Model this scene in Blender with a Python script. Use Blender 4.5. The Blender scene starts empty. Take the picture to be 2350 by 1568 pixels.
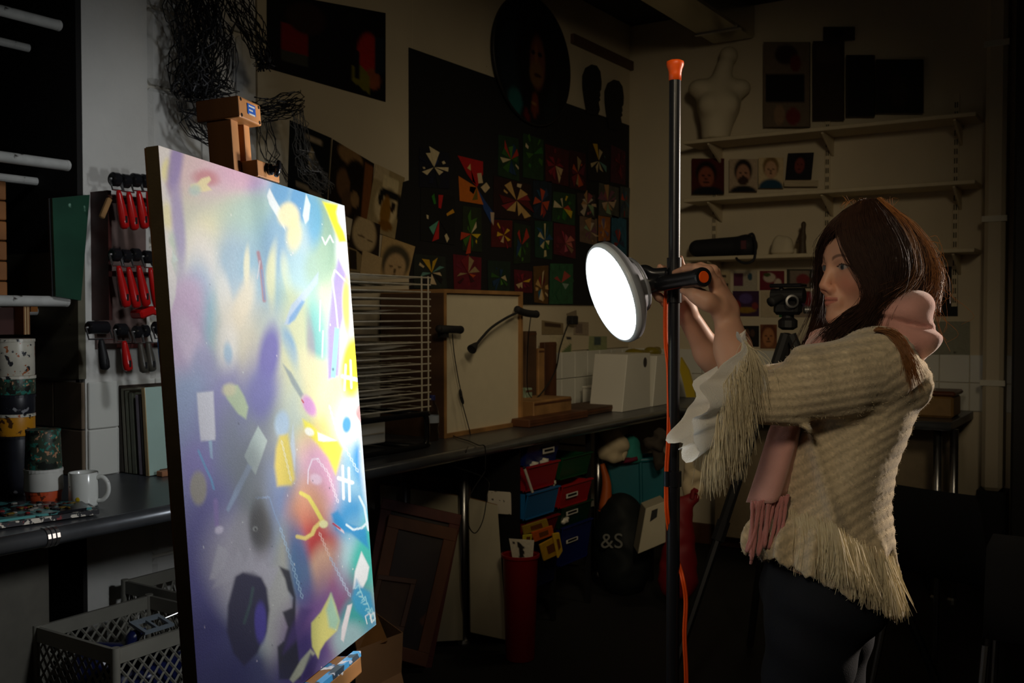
import bpy, math, random
import numpy as np
from mathutils import Vector, Matrix
random.seed(7); rng = np.random.default_rng(7)
S = bpy.context.scene
COL = S.collection

# ------------------------------------------------------------------ camera
FPX, CX, CY = 2311.0, 1175.0, 784.0
TH, PI_ = math.radians(32.9), math.atan(62/2311.0)
CAM = np.array([0, 0, 1.42])
cd = bpy.data.cameras.new('camera'); cam = bpy.data.objects.new('camera', cd); COL.objects.link(cam)
cd.sensor_width = 36; cd.lens = FPX/2350*36; cd.clip_start = .05
cam.location = CAM; cam.rotation_euler = (math.pi/2-PI_, 0, TH)
S.camera = cam
cd.dof.use_dof = True; cd.dof.focus_distance = 1.95; cd.dof.aperture_fstop = 10.0

# ------------------------------------------------------------------ world, lights, exposure
w = bpy.data.worlds.new('World'); S.world = w; w.use_nodes = True
bg = w.node_tree.nodes['Background']; bg.inputs[0].default_value = (.9, .8, .65, 1); bg.inputs[1].default_value = .0012
S.view_settings.view_transform = 'Standard'; S.view_settings.look = 'None'
S.view_settings.gamma = 1; S.view_settings.exposure = 0; S.view_settings.use_curve_mapping = False

def spot(name, loc, target, power, color, size, angle, blend):
    l = bpy.data.lights.new(name, 'SPOT'); l.energy = power; l.color = color; l.shadow_soft_size = size
    l.spot_size = math.radians(angle); l.spot_blend = blend
    o = bpy.data.objects.new(name, l); COL.objects.link(o); o.location = loc
    o.rotation_euler = (Vector(target)-Vector(loc)).to_track_quat('-Z', 'Y').to_euler(); return o
def area(name, loc, target, power, color, sx, sy):
    l = bpy.data.lights.new(name, 'AREA'); l.energy = power; l.color = color; l.shape = 'RECTANGLE'; l.size = sx; l.size_y = sy
    o = bpy.data.objects.new(name, l); COL.objects.link(o); o.location = loc
    o.rotation_euler = (Vector(target)-Vector(loc)).to_track_quat('-Z', 'Y').to_euler(); return o
# unseen fill spots added to brighten parts of the room, plus the rim lamp
spot('fill_spot_warm', (.45, .5, 2.85), (-2.1, 4.6, 1.4), 125, (1, .81, .53), .28, 46, 1.0)  # added warm fill; its soft cone fades out towards the frame edges
spot('fill_spot_portrait', (-.25, -.35, 2.25), (-.64, 1.95, 1.30), 43, (1, .83, .60), .16, 40, 1.0)  # added front fill for the person
spot('fill_spot_left', (-.35, -1.0, 2.6), (-2.0, 2.4, 1.55), 8, (1, .84, .60), .22, 44, 1.0)  # added weak fill for the canvas edge and left side
spot('fill_spot_wall', (-.55, 2.5, 3.1), (-2.9, 3.3, 1.75), 11, (1, .82, .55), .2, 70, 1.0)  # added fill over the posters
spot('fill_spot_cool', (-.75, 1.75, 3.0), (-2.9, 2.25, 1.5), 46, (.92, .96, 1), .12, 42, 1.0)  # added cool fill that brightens the left wall
spot('back_light', (.75, 4.1, 2.0), (-.5, 2.0, 1.3), 320, (1, .83, .68), .10, 40, .6)
spot('fill_spot_bench', (-1.2, 4.3, 3.1), (-2.5, 4.3, 1.0), 13, (1, .80, .50), .25, 80, 1.0)  # added fill above the bench

# ------------------------------------------------------------------ pixel -> room helpers (2350 x 1568 frame)
_f = np.array([-math.sin(TH)*math.cos(PI_), math.cos(TH)*math.cos(PI_), -math.sin(PI_)])
_r = np.array([math.cos(TH), math.sin(TH), 0]); _u = np.cross(_r, _f)
def ray(x, y): return _f+_r*(x-CX)/FPX-_u*(y-CY)/FPX
def P(x, y, D): return CAM+ray(x, y)*D
def onX(x, y, X): q = ray(x, y); return CAM+q*(X-CAM[0])/q[0]
def onY(x, y, Y): q = ray(x, y); return CAM+q*(Y-CAM[1])/q[1]
def onZ(x, y, Z): q = ray(x, y); return CAM+q*(Z-CAM[2])/q[2]
def lin(c):
    c = np.asarray(c, float); return np.where(c <= .04045, c/12.92, ((c+.055)/1.055)**2.4)
def hx(s): return tuple(lin([int(s[i:i+2], 16)/255 for i in (0, 2, 4)]))

# ------------------------------------------------------------------ materials
MATS = {}
def mat(name, col=(.5, .5, .5), rough=.6, metal=0, var=.0, scale=20, bump=0, bscale=60, spec=.5, spots=None, trans=0, sheen=0, sss=0, ior=1.45, wood=None, coat=0, attr=False, transl=0, alpha=1):
    if name in MATS: return MATS[name]
    m = bpy.data.materials.new(name); m.use_nodes = True; nt = m.node_tree; b = nt.nodes['Principled BSDF']
    N = lambda t: nt.nodes.new('ShaderNode'+t); L = nt.links.new
    b.inputs['Roughness'].default_value = rough; b.inputs['Metallic'].default_value = metal
    b.inputs['Specular IOR Level'].default_value = spec; b.inputs['IOR'].default_value = ior
    if trans: b.inputs['Transmission Weight'].default_value = trans
    if sheen: b.inputs['Sheen Weight'].default_value = sheen; b.inputs['Sheen Roughness'].default_value = .4
    if coat: b.inputs['Coat Weight'].default_value = coat
    if alpha < 1: b.inputs['Alpha'].default_value = alpha
    if sss: b.inputs['Subsurface Weight'].default_value = sss; b.inputs['Subsurface Radius'].default_value = (.012, .005, .003); b.inputs['Subsurface Scale'].default_value = 1
    tc = N('TexCoord'); out = None
    def rgb(c): n = N('RGB'); n.outputs[0].default_value = (*c[:3], 1); return n.outputs[0]
    if attr:
        a = N('Attribute'); a.attribute_name = 'Col'; out = a.outputs['Color']
    else: out = rgb(col)
    def mix(fac, a, bb, mode='MIX'):
        x = N('Mix'); x.data_type = 'RGBA'; x.blend_type = mode
        if isinstance(fac, float): x.inputs[0].default_value = fac
        else: L(fac, x.inputs[0])
        L(a, x.inputs[6]); L(bb, x.inputs[7]); return x.outputs[2]
    def ramp(sock, lo, hi):
        r = N('MapRange'); r.inputs[1].default_value = lo; r.inputs[2].default_value = hi; L(sock, r.inputs[0]); return r.outputs[0]
    def noise(sc, det=4, st=None):
        n = N('TexNoise'); n.inputs['Scale'].default_value = sc; n.inputs['Detail'].default_value = det
        if st:
            mp = N('Mapping'); mp.inputs['Scale'].default_value = st; L(tc.outputs['Object'], mp.inputs[0]); L(mp.outputs[0], n.inputs['Vector'])
        else: L(tc.outputs['Object'], n.inputs['Vector'])
        return n.outputs['Fac']
    if wood:
        g = noise(scale, 6, wood); out = mix(ramp(g, .3, .7), out, rgb([c*.45 for c in col]))
    if var:
        out = mix(ramp(noise(scale), .3, .7), out, mix(1.0, out, rgb([1-var]*3), 'MULTIPLY'))
    if spots:
        for (sc, th, c2) in spots: out = mix(ramp(noise(sc, 3), th, th+.03), out, rgb(c2))
    L(out, b.inputs['Base Color'])
    if bump:
        bp = N('Bump'); bp.inputs['Strength'].default_value = bump; bp.inputs['Distance'].default_value = .004
        L(noise(bscale, 5), bp.inputs['Height']); L(bp.outputs[0], b.inputs['Normal'])
    if transl:
        t = N('BsdfTranslucent'); L(out, t.inputs[0]); mx = N('MixShader'); mx.inputs[0].default_value = transl
        L(b.outputs[0], mx.inputs[1]); L(t.outputs[0], mx.inputs[2]); L(mx.outputs[0], nt.nodes['Material Output'].inputs[0])
    MATS[name] = m; return m
def emis(name, col, s):
    m = bpy.data.materials.new(name); m.use_nodes = True; b = m.node_tree.nodes['Principled BSDF']
    b.inputs['Emission Color'].default_value = (*col, 1); b.inputs['Emission Strength'].default_value = s; b.inputs['Base Color'].default_value = (.8, .8, .8, 1)
    MATS[name] = m; return m

# ------------------------------------------------------------------ geometry helpers: every shape is (V, F)
def A(v): return np.asarray(v, float)
def box(p0, p1, R=None, c=None):
    a, b = np.minimum(A(p0), A(p1)), np.maximum(A(p0), A(p1))
    V = np.array([[x, y, z] for x in (a[0], b[0]) for y in (a[1], b[1]) for z in (a[2], b[2])])
    F = [(0, 1, 3, 2), (4, 6, 7, 5), (0, 4, 5, 1), (2, 3, 7, 6), (0, 2, 6, 4), (1, 5, 7, 3)]
    if R is not None:
        c = V.mean(0) if c is None else A(c); V = (V-c)@R.T+c
    return V, F
def rbox(p0, p1, r):
    """box with chamfered edges (8 corners cut into a softened hull)"""
    a, b = np.minimum(A(p0), A(p1)), np.maximum(A(p0), A(p1)); c = (a+b)/2; h = (b-a)/2; r = min(r, *(h*.95))
    V = []; idx = {}
    for sx in (-1, 1):
        for sy in (-1, 1):
            for sz in (-1, 1):
                for ax in range(3):
                    q = h.copy(); q -= r; q[ax] += r; idx[(sx, sy, sz, ax)] = len(V); V.append(c+q*[sx, sy, sz])
    F = []
    for ax in range(3):
        o1, o2 = [(1, 2), (2, 0), (0, 1)][ax]
        for s in (-1, 1):
            lp = []
            for (u, v) in ((-1, -1), (1, -1), (1, 1), (-1, 1)):
                k = [0, 0, 0]; k[ax] = s; k[o1] = u; k[o2] = v; lp.append(idx[(*k, ax)])
            F.append(tuple(lp if s > 0 else lp[::-1]))
    for ax in range(3):                      # 12 edges
        o1, o2 = [(1, 2), (2, 0), (0, 1)][ax]
        for u in (-1, 1):
            for v in (-1, 1):
                def g(s, a2): k = [0, 0, 0]; k[ax] = s; k[o1] = u; k[o2] = v; return idx[(*k, a2)]
                q = [g(-1, o1), g(1, o1), g(1, o2), g(-1, o2)]; F.append(tuple(q if u*v < 0 else q[::-1]))
    for sx in (-1, 1):
        for sy in (-1, 1):
            for sz in (-1, 1):
                q = [idx[(sx, sy, sz, k)] for k in range(3)]; F.append(tuple(q if sx*sy*sz > 0 else q[::-1]))
    return np.array(V), F
def rot(ax, deg):
    return np.array(Matrix.Rotation(math.radians(deg), 3, ax))
def turn(g, R, c):
    c = A(c); return ((g[0]-c)@A(R).T+c, g[1])
def mv(g, d): return (g[0]+A(d), g[1])
def basis(d):
    d = A(d)/np.linalg.norm(d); h = np.array([0, 0, 1.]) if abs(d[2]) < .9 else np.array([1., 0, 0])
    u = np.cross(h, d); u /= np.linalg.norm(u); return u, np.cross(d, u)
def loft(rings, closed=True, cap=True):
    n = len(rings[0]); V = np.vstack(rings); F = []
    for i in range(len(rings)-1):
        for j in range(n if closed else n-1):
            k = (j+1) % n; F.append((i*n+j, i*n+k, (i+1)*n+k, (i+1)*n+j))
    if cap and closed:
        F.append(tuple(range(n))[::-1]); F.append(tuple((len(rings)-1)*n+j for j in range(n)))
    return V, F
def tube(path, r, n=8, cap=True):
    path = A(path); m = len(path); r = np.broadcast_to(r, (m,)); T = np.gradient(path, axis=0) if m > 2 else np.repeat([path[1]-path[0]], 2, 0)
    T /= np.linalg.norm(T, axis=1)[:, None]+1e-12; u, v = basis(T[0]); R = []
    for i in range(m):
        u = u-T[i]*(u@T[i]); u /= np.linalg.norm(u)+1e-12; v = np.cross(T[i], u)
        a = np.arange(n)*2*math.pi/n; R.append(path[i]+r[i]*(np.cos(a)[:, None]*u+np.sin(a)[:, None]*v))
    return loft(R, True, cap)
def cyl(a, b, r, r2=None, n=20): return tube([a, b], [r, r if r2 is None else r2], n)
def lathe(base, axis, prof, n=28, cap=True):
    """prof: (distance along axis, radius)"""
    base = A(base); d = A(axis)/np.linalg.norm(axis); u, v = basis(d); a = np.arange(n)*2*math.pi/n
    return loft([base+d*h+r*(np.cos(a)[:, None]*u+np.sin(a)[:, None]*v) for h, r in prof], True, cap)
def sphere(c, r, n=16, m=10):
    r = np.broadcast_to(r, (3,)); R = []
    for i in range(m+1):
        t = math.pi*i/m; s = max(math.sin(t), .02); a = np.arange(n)*2*math.pi/n
        R.append(A(c)+r*np.stack([np.cos(a)*s, np.sin(a)*s, np.full(n, -math.cos(t))], 1))
    return loft(R)
def slab(poly, d):
    """polygon (3D points, any plane) thickened by vector d"""
    p = A(poly); n = len(p); V = np.vstack([p, p+A(d)])
    return V, [tuple(range(n))[::-1], tuple(range(n, 2*n))]+[(i, (i+1) % n, n+(i+1) % n, n+i) for i in range(n)]
def bez(pts, n=24):
    """smooth Catmull-Rom through points"""
    p = A(pts); p = np.vstack([2*p[0]-p[1], p, 2*p[-1]-p[-2]]); out = []; m = len(p)-3
    for t in np.linspace(0, m-1e-9, n):
        i = int(t); s = t-i; a, b, c, d = p[i:i+4]
        out.append(.5*((2*b)+(-a+c)*s+(2*a-5*b+4*c-d)*s*s+(-a+3*b-3*c+d)*s**3))
    return np.array(out)
def join(gs):
    V = []; F = []; o = 0
    for v, f in gs:
        V.append(v); F += [tuple(i+o for i in q) for q in f]; o += len(v)
    return np.vstack(V), F

# ------------------------------------------------------------------ objects
WM = {}
def tag(o, label=None, cat=None, group=None, kind=None):
    if label: o['label'] = label
    if cat: o['category'] = cat
    if group: o['group'] = group
    if kind: o['kind'] = kind
    return o
def thing(name, label, cat, loc=(0, 0, 0), group=None, rz=0):
    o = bpy.data.objects.new(name, None); COL.objects.link(o); o.empty_display_size = .05
    o.location = Vector(loc); o.rotation_euler = (0, 0, rz); WM[o.name] = Matrix.Translation(Vector(loc))@Matrix.Rotation(rz, 4, 'Z')
    return tag(o, label, cat, group)
def obj(name, geo, m, parent=None, smooth=False, local=False, label=None, cat=None, group=None, kind=None, col=None, bevel=0):
    V, F = join(geo) if isinstance(geo, list) else geo
    V = A(V); base = np.zeros(3)
    if parent is None:
        base = (V.min(0)+V.max(0))/2; base[2] = V[:, 2].min(); V = V-base
    elif not local:
        Mi = np.array(WM[parent.name].inverted()); V = V@Mi[:3, :3].T+Mi[:3, 3]
    me = bpy.data.meshes.new(name)
    if isinstance(F, np.ndarray): F = F.tolist()
    me.from_pydata(V.tolist(), [], F); me.update()
    if col is not None:
        ca = me.color_attributes.new('Col', 'FLOAT_COLOR', 'POINT'); c = np.ones((len(V), 4), np.float32); c[:, :3] = col; ca.data.foreach_set('color', c.ravel())
    if smooth: me.polygons.foreach_set('use_smooth', np.ones(len(me.polygons), bool))
    if m: me.materials.append(m if not isinstance(m, str) else MATS[m])
    o = bpy.data.objects.new(name, me); COL.objects.link(o)
    if parent is None: o.location = base; WM[o.name] = Matrix.Translation(Vector(base))
    else: o.parent = parent; WM[o.name] = WM[parent.name].copy()
    if bevel:
        b = o.modifiers.new('bevel', 'BEVEL'); b.width = bevel; b.segments = 2; b.limit_method = 'ANGLE'
    if smooth == 'auto': me.set_sharp_from_angle(angle=math.radians(40))
    return tag(o, label, cat, group, kind)
def struct(name, geo, m, parent=None, **k): return obj(name, geo, m, parent, kind='structure' if parent is None else None, **k)
def dup(root, loc, label, rz=None):
    r = root.copy(); COL.objects.link(r); r.location = Vector(loc); r['label'] = label
    if rz is not None: r.rotation_euler = (0, 0, rz)
    for ch in list(root.children):
        c = ch.copy(); COL.objects.link(c); c.parent = r
        for g in ch.children:
            d = g.copy(); COL.objects.link(d); d.parent = c
    return r

# ------------------------------------------------------------------ implicit surfaces (smooth unions of tapered limbs and ellipsoids)
def rc(a, b, ra, rb, k=.02, op='u'): return ('rc', A(a), A(b), ra, rb, k, op)
def el(c, r, k=.02, R=None, op='u'): return ('el', A(c), np.broadcast_to(A(r), (3,)), None if R is None else A(R), None, k, op)
def _pd(p, X):
    if p[0] == 'rc':
        a, b, ra, rb = p[1:5]; ab = b-a; t = np.clip(((X-a)@ab)/(ab@ab+1e-12), 0, 1)
        return np.linalg.norm(X-a-t[:, None]*ab, axis=1)-(ra+(rb-ra)*t)
    q = X-p[1]
    if p[3] is not None: q = q@p[3]
    r = p[2]; k0 = np.linalg.norm(q/r, axis=1); k1 = np.linalg.norm(q/(r*r), axis=1)
    return np.where(k1 > 1e-9, k0*(k0-1)/(k1+1e-9), -r.min())
def _eval(pr, X):
    d = np.full(len(X), 9.)
    for p in pr:
        e = _pd(p, X); k = p[5]
        if p[6] == 'u':
            h = np.clip(.5+.5*(d-e)/k, 0, 1); d = d*(1-h)+e*h-k*h*(1-h)
        else:
            h = np.clip(.5-.5*(d+e)/k, 0, 1); d = d*(1-h)-e*h+k*h*(1-h)
    return d
def sdf_mesh(pr, res, disp=None, pad=.01, nb=14, cut=None):
    lo = np.min([np.minimum(p[1]-p[3], p[2]-p[4]) if p[0] == 'rc' else p[1]-p[2].max() for p in pr if p[6] == 'u'], axis=0)-pad-2*res
    hi = np.max([np.maximum(p[1]+p[3], p[2]+p[4]) if p[0] == 'rc' else p[1]+p[2].max() for p in pr if p[6] == 'u'], axis=0)+pad+2*res
    nbk = np.ceil((hi-lo)/(res*nb)).astype(int); NN = nbk*nb+2; bs = res*nb; hd = bs*.87*1.35+pad
    ii = np.stack(np.meshgrid(*[np.arange(n) for n in nbk], indexing='ij'), -1).reshape(-1, 3)
    ctr = lo+(ii+.5)*bs; dc = np.concatenate([_eval(pr, c) for c in np.array_split(ctr, max(1, len(ctr)//20000))])
    act = ii[np.abs(dc) < hd*1.15]
    g = np.stack(np.meshgrid(*[np.arange(nb+1)]*3, indexing='ij'), -1).reshape(-1, 3)
    keys, poss, edges = [], [], []
    E = [(0, 1), (2, 3), (4, 5), (6, 7), (0, 2), (1, 3), (4, 6), (5, 7), (0, 4), (1, 5), (2, 6), (3, 7)]
    off = np.array([[i, j, k] for i in (0, 1) for j in (0, 1) for k in (0, 1)])
    for b in act:
        c0 = lo+(b+.5)*bs; d0 = _eval(pr, c0[None])[0]; sub = []
        for p in pr:
            e = _pd(p, c0[None])[0]
            if p[6] == 'u':
                if e-hd > d0+hd+p[5]: continue
            elif -e+2*hd+p[5] < d0: continue
            sub.append(p)
        if not sub: continue
        G = g+b*nb; X = lo+G*res; d = _eval(sub, X)
        if disp is not None: d = disp(X, d)
        if cut is not None: d = np.maximum(d, cut(X))
        D = d.reshape(nb+1, nb+1, nb+1); s = D < 0
        if s.all() or not s.any(): continue
        cr = np.stack([D[o[0]:nb+o[0], o[1]:nb+o[1], o[2]:nb+o[2]] for o in off], -1).reshape(-1, 8); sg = cr < 0
        ac = np.where(sg.any(1) & ~sg.all(1))[0]
        cr = cr[ac]; sg = sg[ac]; acc = np.zeros((len(ac), 3)); cnt = np.zeros(len(ac))
        for (i, j) in E:
            m = sg[:, i] != sg[:, j]; t = np.where(m, cr[:, i]/(cr[:, i]-cr[:, j]+1e-20), 0)
            acc += np.where(m[:, None], off[i]+(off[j]-off[i])*t[:, None], 0); cnt += m
        ci = np.stack(np.unravel_index(ac, (nb, nb, nb)), -1)+b*nb
        keys.append((ci[:, 0]*NN[1]+ci[:, 1])*NN[2]+ci[:, 2]); poss.append(lo+(ci+acc/cnt[:, None])*res)
        for ax in range(3):
            sl0 = [slice(0, nb)]*3; sl1 = [slice(0, nb)]*3; sl1[ax] = slice(1, nb+1)
            a0 = s[tuple(sl0)]; m = a0 != s[tuple(sl1)]; w_ = np.argwhere(m)
            if len(w_): edges.append((ax, w_+b*nb, a0[m]))
    K = np.concatenate(keys); V = np.concatenate(poss); o = np.argsort(K); K = K[o]; V = V[o]; F = []
    for ax, w_, ins in edges:
        o1, o2 = [(1, 2), (2, 0), (0, 1)][ax]; q = []
        for (u, v) in ((-1, -1), (0, -1), (0, 0), (-1, 0)):
            c = w_.copy(); c[:, o1] += u; c[:, o2] += v; kk = (c[:, 0]*NN[1]+c[:, 1])*NN[2]+c[:, 2]
            p = np.searchsorted(K, kk); p = np.minimum(p, len(K)-1); q.append(np.where(K[p] == kk, p, -1))
        q = np.stack(q, 1); ok = (q >= 0).all(1); q[~ins] = q[~ins][:, ::-1]; F.append(q[ok])
    return V, np.concatenate(F)
# ================================================================== STRUCTURE
XW, YB, ZC, XR, YN = -2.91, 5.89, 3.27, 2.6, -1.6
mat('wall_white', hx('d9d3c6'), .75, var=.10, scale=3, bump=.25, bscale=35, spots=[(38, .745, hx('6b5a48')), (9, .73, hx('b8ad9a'))])
mat('wall_panel', hx('d2c5aa'), .7, var=.12, scale=2.2, bump=.12, bscale=80, spots=[(30, .76, hx('5b4a36'))])
mat('block_paint', hx('d8d6d0'), .7, var=.10, scale=5, bump=.8, bscale=40)
mat('floor_dark', (.012, .012, .013), .7, var=.3, scale=4, bump=.2, bscale=30)
mat('ceiling_dark', (.035, .03, .025), .9, var=.2, scale=3)
mat('tile_white', hx('dcdcd4'), .18, var=.05, scale=4, spots=[(22, .76, hx('8b8070'))])
mat('grout', hx('9a9484'), .9)
mat('steel', (.55, .55, .56), .3, metal=1, var=.15, scale=8)
mat('bench_dark', (.055, .06, .07), .32, var=.25, scale=10, bump=.05)
mat('black', (.008, .008, .009), .55); mat('black_gloss', (.01, .01, .012), .22)
mat('rubber', (.012, .012, .013), .75)
mat('wood', hx('b2763e'), .5, scale=9, wood=(1, 1, .08), bump=.05)
mat('wood_dark', hx('6a4026'), .55, scale=9, wood=(1, 1, .1))
mat('wood_pale', hx('b98a55'), .55, scale=7, wood=(.1, 1, 1))
mat('brown_board', hx('5f4430'), .65, scale=7, wood=(.1, 1, 1))
mat('white_paint', hx('e0dccb'), .45, var=.12, scale=9, spots=[(14, .74, hx('8a7a5c'))])
mat('white_plastic', hx('e2e0d6'), .35, var=.05, scale=6)

struct('floor', box((-3.8, YN, -.1), (XR, YB+.3, 0)), 'floor_dark')
struct('ceiling', box((-3.8, YN, ZC), (XR, YB+.3, ZC+.1)), 'ceiling_dark')
wl = struct('wall_left', box((XW-.6, 1.95, 0), (XW, YB+.2, ZC)), 'wall_white')
struct('wall_back', box((XW-.6, YB, 0), (XR+.1, YB+.2, ZC)), 'wall_panel')
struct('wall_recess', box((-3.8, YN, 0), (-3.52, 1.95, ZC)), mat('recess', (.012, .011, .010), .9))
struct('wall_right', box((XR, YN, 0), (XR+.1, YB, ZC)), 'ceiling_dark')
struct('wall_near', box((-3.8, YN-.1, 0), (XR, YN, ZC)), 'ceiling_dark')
# painted concrete blocks between the flush column and the boards
bl = []
def blockpiece(y0, y1, z0, z1):
    return obj('block', rbox((XW-.02, y0, z0), (XW+.028, y1, z1), .016), 'block_paint', wl)
for k in range(12):
    z0 = .06+k*.268; z1 = min(z0+.254, ZC)
    ys = [2.205, 2.44, 2.70] if k % 2 else [2.205, 2.60, 2.70]
    if 1.0 < z0 < 1.1: continue
    for a, b in zip(ys[:-1], ys[1:]): blockpiece(a, b-.006, z0, z1)
obj('column', box((XW-.02, 1.95, 0), (XW+.03, 2.195, ZC)), 'block_paint', wl)
obj('panel_board', box((XW, 2.70, 1.21), (XW+.018, 3.63, ZC)), 'wall_panel', wl, bevel=.003)
obj('panel_board', box((XW, 3.64, 1.21), (XW+.012, YB-.02, ZC)), 'wall_panel', wl, bevel=.003)
# white wall tiles above the worktop, two courses
th_, tw = .150, .150
def tiles(n, f):
    tl = None
    for r_ in range(2):
        for i in range(n):
            g = f(i, r_)
            if g is not None: yield g
for r_ in range(2):
    z0 = .90+r_*.153
    obj('tile', rbox((XW+.03, 1.955, z0), (XW+.042, 2.06, z0+th_), .003), 'tile_white', wl)
    for i in range(25):
        y0 = 2.063+i*.153
        obj('tile', rbox((XW-.005, y0, z0), (XW+.034, min(y0+.150, YB-.002), z0+th_), .003), 'tile_white', wl)
    for i in range(3):   # brown return face of the column
        x1 = XW+.028-i*.153
        obj('tile', rbox((x1-.15, 1.939, z0), (x1, 1.951, z0+th_), .003), mat('tile_brown', hx('7a6a58'), .25), wl)
wb = bpy.data.objects['wall_back']
for r_ in range(2):
    for i in range(16):
        x0 = XW+.05+i*.153
        obj('tile', rbox((x0, YB-.012, .90+r_*.153), (x0+.15, YB+.005, 1.05+r_*.153), .003), 'tile_white', wb)
obj('return_board', box((-3.5, 1.925, 1.215), (XW+.034, 1.951, 1.62)), mat('board_green_brown', hx('6b6654'), .7, var=.3, scale=8, spots=[(25, .7, hx('2c2a22'))]), wl)
c1, c2 = onX(1312, 98, XW+.02), onX(1441, 166, XW+.02)
struct('trim_1', box((XW+.012, c1[1], 2.985), (XW+.035, YB-.01, 3.04)), mat('strip_brown', hx('5a4030'), .6))
# satin metal duct under the ceiling, running to the back wall
dk = thing('ceiling_duct', 'satin metal duct running under the ceiling to the back wall', 'duct', (-2.2, 4, 3.07))
obj('duct_body', [rbox((-2.34, 1.2, 3.07), (-2.07, YB-.02, ZC), .012)], mat('duct_metal', (.5, .47, .36), .25, metal=.85, var=.15, scale=3), dk)
for yy in (2.6, 4.2, 5.6): obj('hanger_strap', box((-2.345, yy, 3.062), (-2.065, yy+.03, 3.069)), 'steel', dk)
# pipe column at the right end of the back wall
pc = thing('pipe_column', 'tall cream painted pipe casing at the right end of the shelves', 'pipe', (-.72, YB-.1, 0))
obj('casing', rbox((-.79, YB-.16, .5), (-.69, YB-.01, ZC), .02), 'wall_panel', pc)
obj('foot_board', box((-.81, YB-.17, 0), (-.67, YB-.01, .5)), 'black', pc)
for z in (1.05, 1.9, 2.8): obj('pipe_clip', box((-.80, YB-.168, z), (-.68, YB-.155, z+.03)), 'white_paint', pc)

# ------------------------------------------------------------------ worktops
XF = -2.262
wt = thing('worktop', 'long dark worktop with a rounded metal edge along the left wall', 'worktop', (-2.6, 3.4, .86))
obj('top', box((-3.5, .55, .86), (XF-.015, 1.94, .9)), 'bench_dark', wt)
obj('top', box((XW+.045, 1.94, .86), (XF-.015, 5.2, .9)), 'bench_dark', wt)
obj('edge_strip', tube([(XF-.012, .55, .878), (XF-.012, 5.2, .878)], .022, 14), mat('edge_metal', (.32, .34, .37), .28, metal=.8, var=.3, scale=12), wt, smooth=True)
obj('edge_clip', [tube([(XF-.012, 1.42+i*.012, .878), (XF-.012, 1.428+i*.012, .878)], .025, 14) for i in range(3)], 'steel', wt)
def leg(x, y, lab):
    t = thing('bench_leg', lab, 'table leg', (x, y, 0), 'steel legs of the worktop')
    obj('tube', cyl((x, y, .01), (x, y, .858), .021), 'steel', t, smooth=True)
    obj('foot', lathe((x, y, 0), (0, 0, 1), [(0, .03), (.008, .03), (.02, .022)], 18), 'steel', t)
    obj('flange', lathe((x, y, .835), (0, 0, 1), [(0, .022), (.012, .035), (.022, .035)], 18), 'steel', t)
q = onZ(1065, 1478, .0); leg(q[0], q[1], 'steel worktop leg beside the leaning wooden print frames')
q2 = P(930, 1100, 4.24); leg(q2[0], q2[1], 'steel worktop leg in shadow behind the print frames')
q3 = onZ(1372, 1320, 0); leg(q3[0], q3[1], 'steel worktop leg right of the coloured trays')
wt2 = thing('worktop', 'dark worktop across the back wall under the shelves', 'worktop', (-1.8, 5.5, .86))
obj('top', box((XW+.045, 5.21, .86), (-.85, YB-.015, .9)), 'bench_dark', wt2, bevel=.004)
obj('edge_strip', tube([(-2.27, 5.205, .878), (-.85, 5.205, .878)], .02, 10), 'edge_metal', wt2, smooth=True)
for i, (px_, lab) in enumerate(((2152, 'left of a pair of pale pipes under the back worktop'), (2190, 'right of a pair of pale pipes under the back worktop'))):
    q = onY(px_, 1000, 5.3); t = thing('support_pipe', 'pale support pipe, '+lab, 'pipe', (q[0], 5.3, 0), 'pale pipes under the back worktop')
    obj('pipe', cyl((q[0], 5.3, .01), (q[0], 5.3, .859), .02), 'steel', t, smooth=True); obj('collar', lathe((q[0], 5.3, 0), (0, 0, 1), [(0, .028), (.02, .028), (.03, .021)], 16), 'steel', t)
q = P(1650, 1075, 4.6)
struct('baseboard_back', box((XW, YB-.03, 0), (-.85, YB-.002, .12)), 'wood_dark')

# ================================================================== CANVAS ON EASEL
TL = A((-1.2204, .9475, 1.6636)); E1 = A((-.24113, .65703, -.01281)); E2 = A((.07989, .00456, -.88316))
a_ = E1/np.linalg.norm(E1); up_ = -E2/np.linalg.norm(E2); n_ = np.cross(a_, up_); n_ /= np.linalg.norm(n_)
def loc_uv(px_, py_, off=0.):
    q = ray(px_, py_); o = TL+n_*off; t = ((o-CAM)@n_)/(q@n_); X = CAM+q*t-o; return X@a_, X@up_
def pt(s, t, off): return TL+a_*s+up_*t+n_*off
def obox(s0, s1, t0, t1, o0, o1):
    V = np.array([pt(s, t, o) for s in (s0, s1) for t in (t0, t1) for o in (o0, o1)])
    return V, [(0, 1, 3, 2), (4, 6, 7, 5), (0, 4, 5, 1), (2, 3, 7, 6), (0, 2, 6, 4), (1, 5, 7, 3)]
W_, H_ = np.linalg.norm(E1), np.linalg.norm(E2)
cv = thing('canvas_painting', 'large spray-painted abstract canvas in pastel blues, purples and yellows on the easel', 'painting', pt(W_/2, -H_, -.01))
NU, NV = 330, 400
uu, vv = np.meshgrid(np.linspace(0, 1, NU), np.linspace(0, 1, NV), indexing='xy')
GP = TL+uu[..., None]*E1+vv[..., None]*E2
rel = GP-CAM; zc = rel@_f; PXX = CX+FPX*(rel@_r)/zc; PYY = CY-FPX*(rel@_u)/zc
IMG = np.zeros((NV, NU, 3)); IMG[:] = lin((.74, .80, .80))
def blend(m, c, a=1.0):
    global IMG
    IMG = IMG*(1-m[..., None]*a)+lin(c)*m[..., None]*a
def hexc(s): return [int(s[i:i+2], 16)/255 for i in (0, 2, 4)]
def sstep(x): x = np.clip(x, 0, 1); return x*x*(3-2*x)
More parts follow.
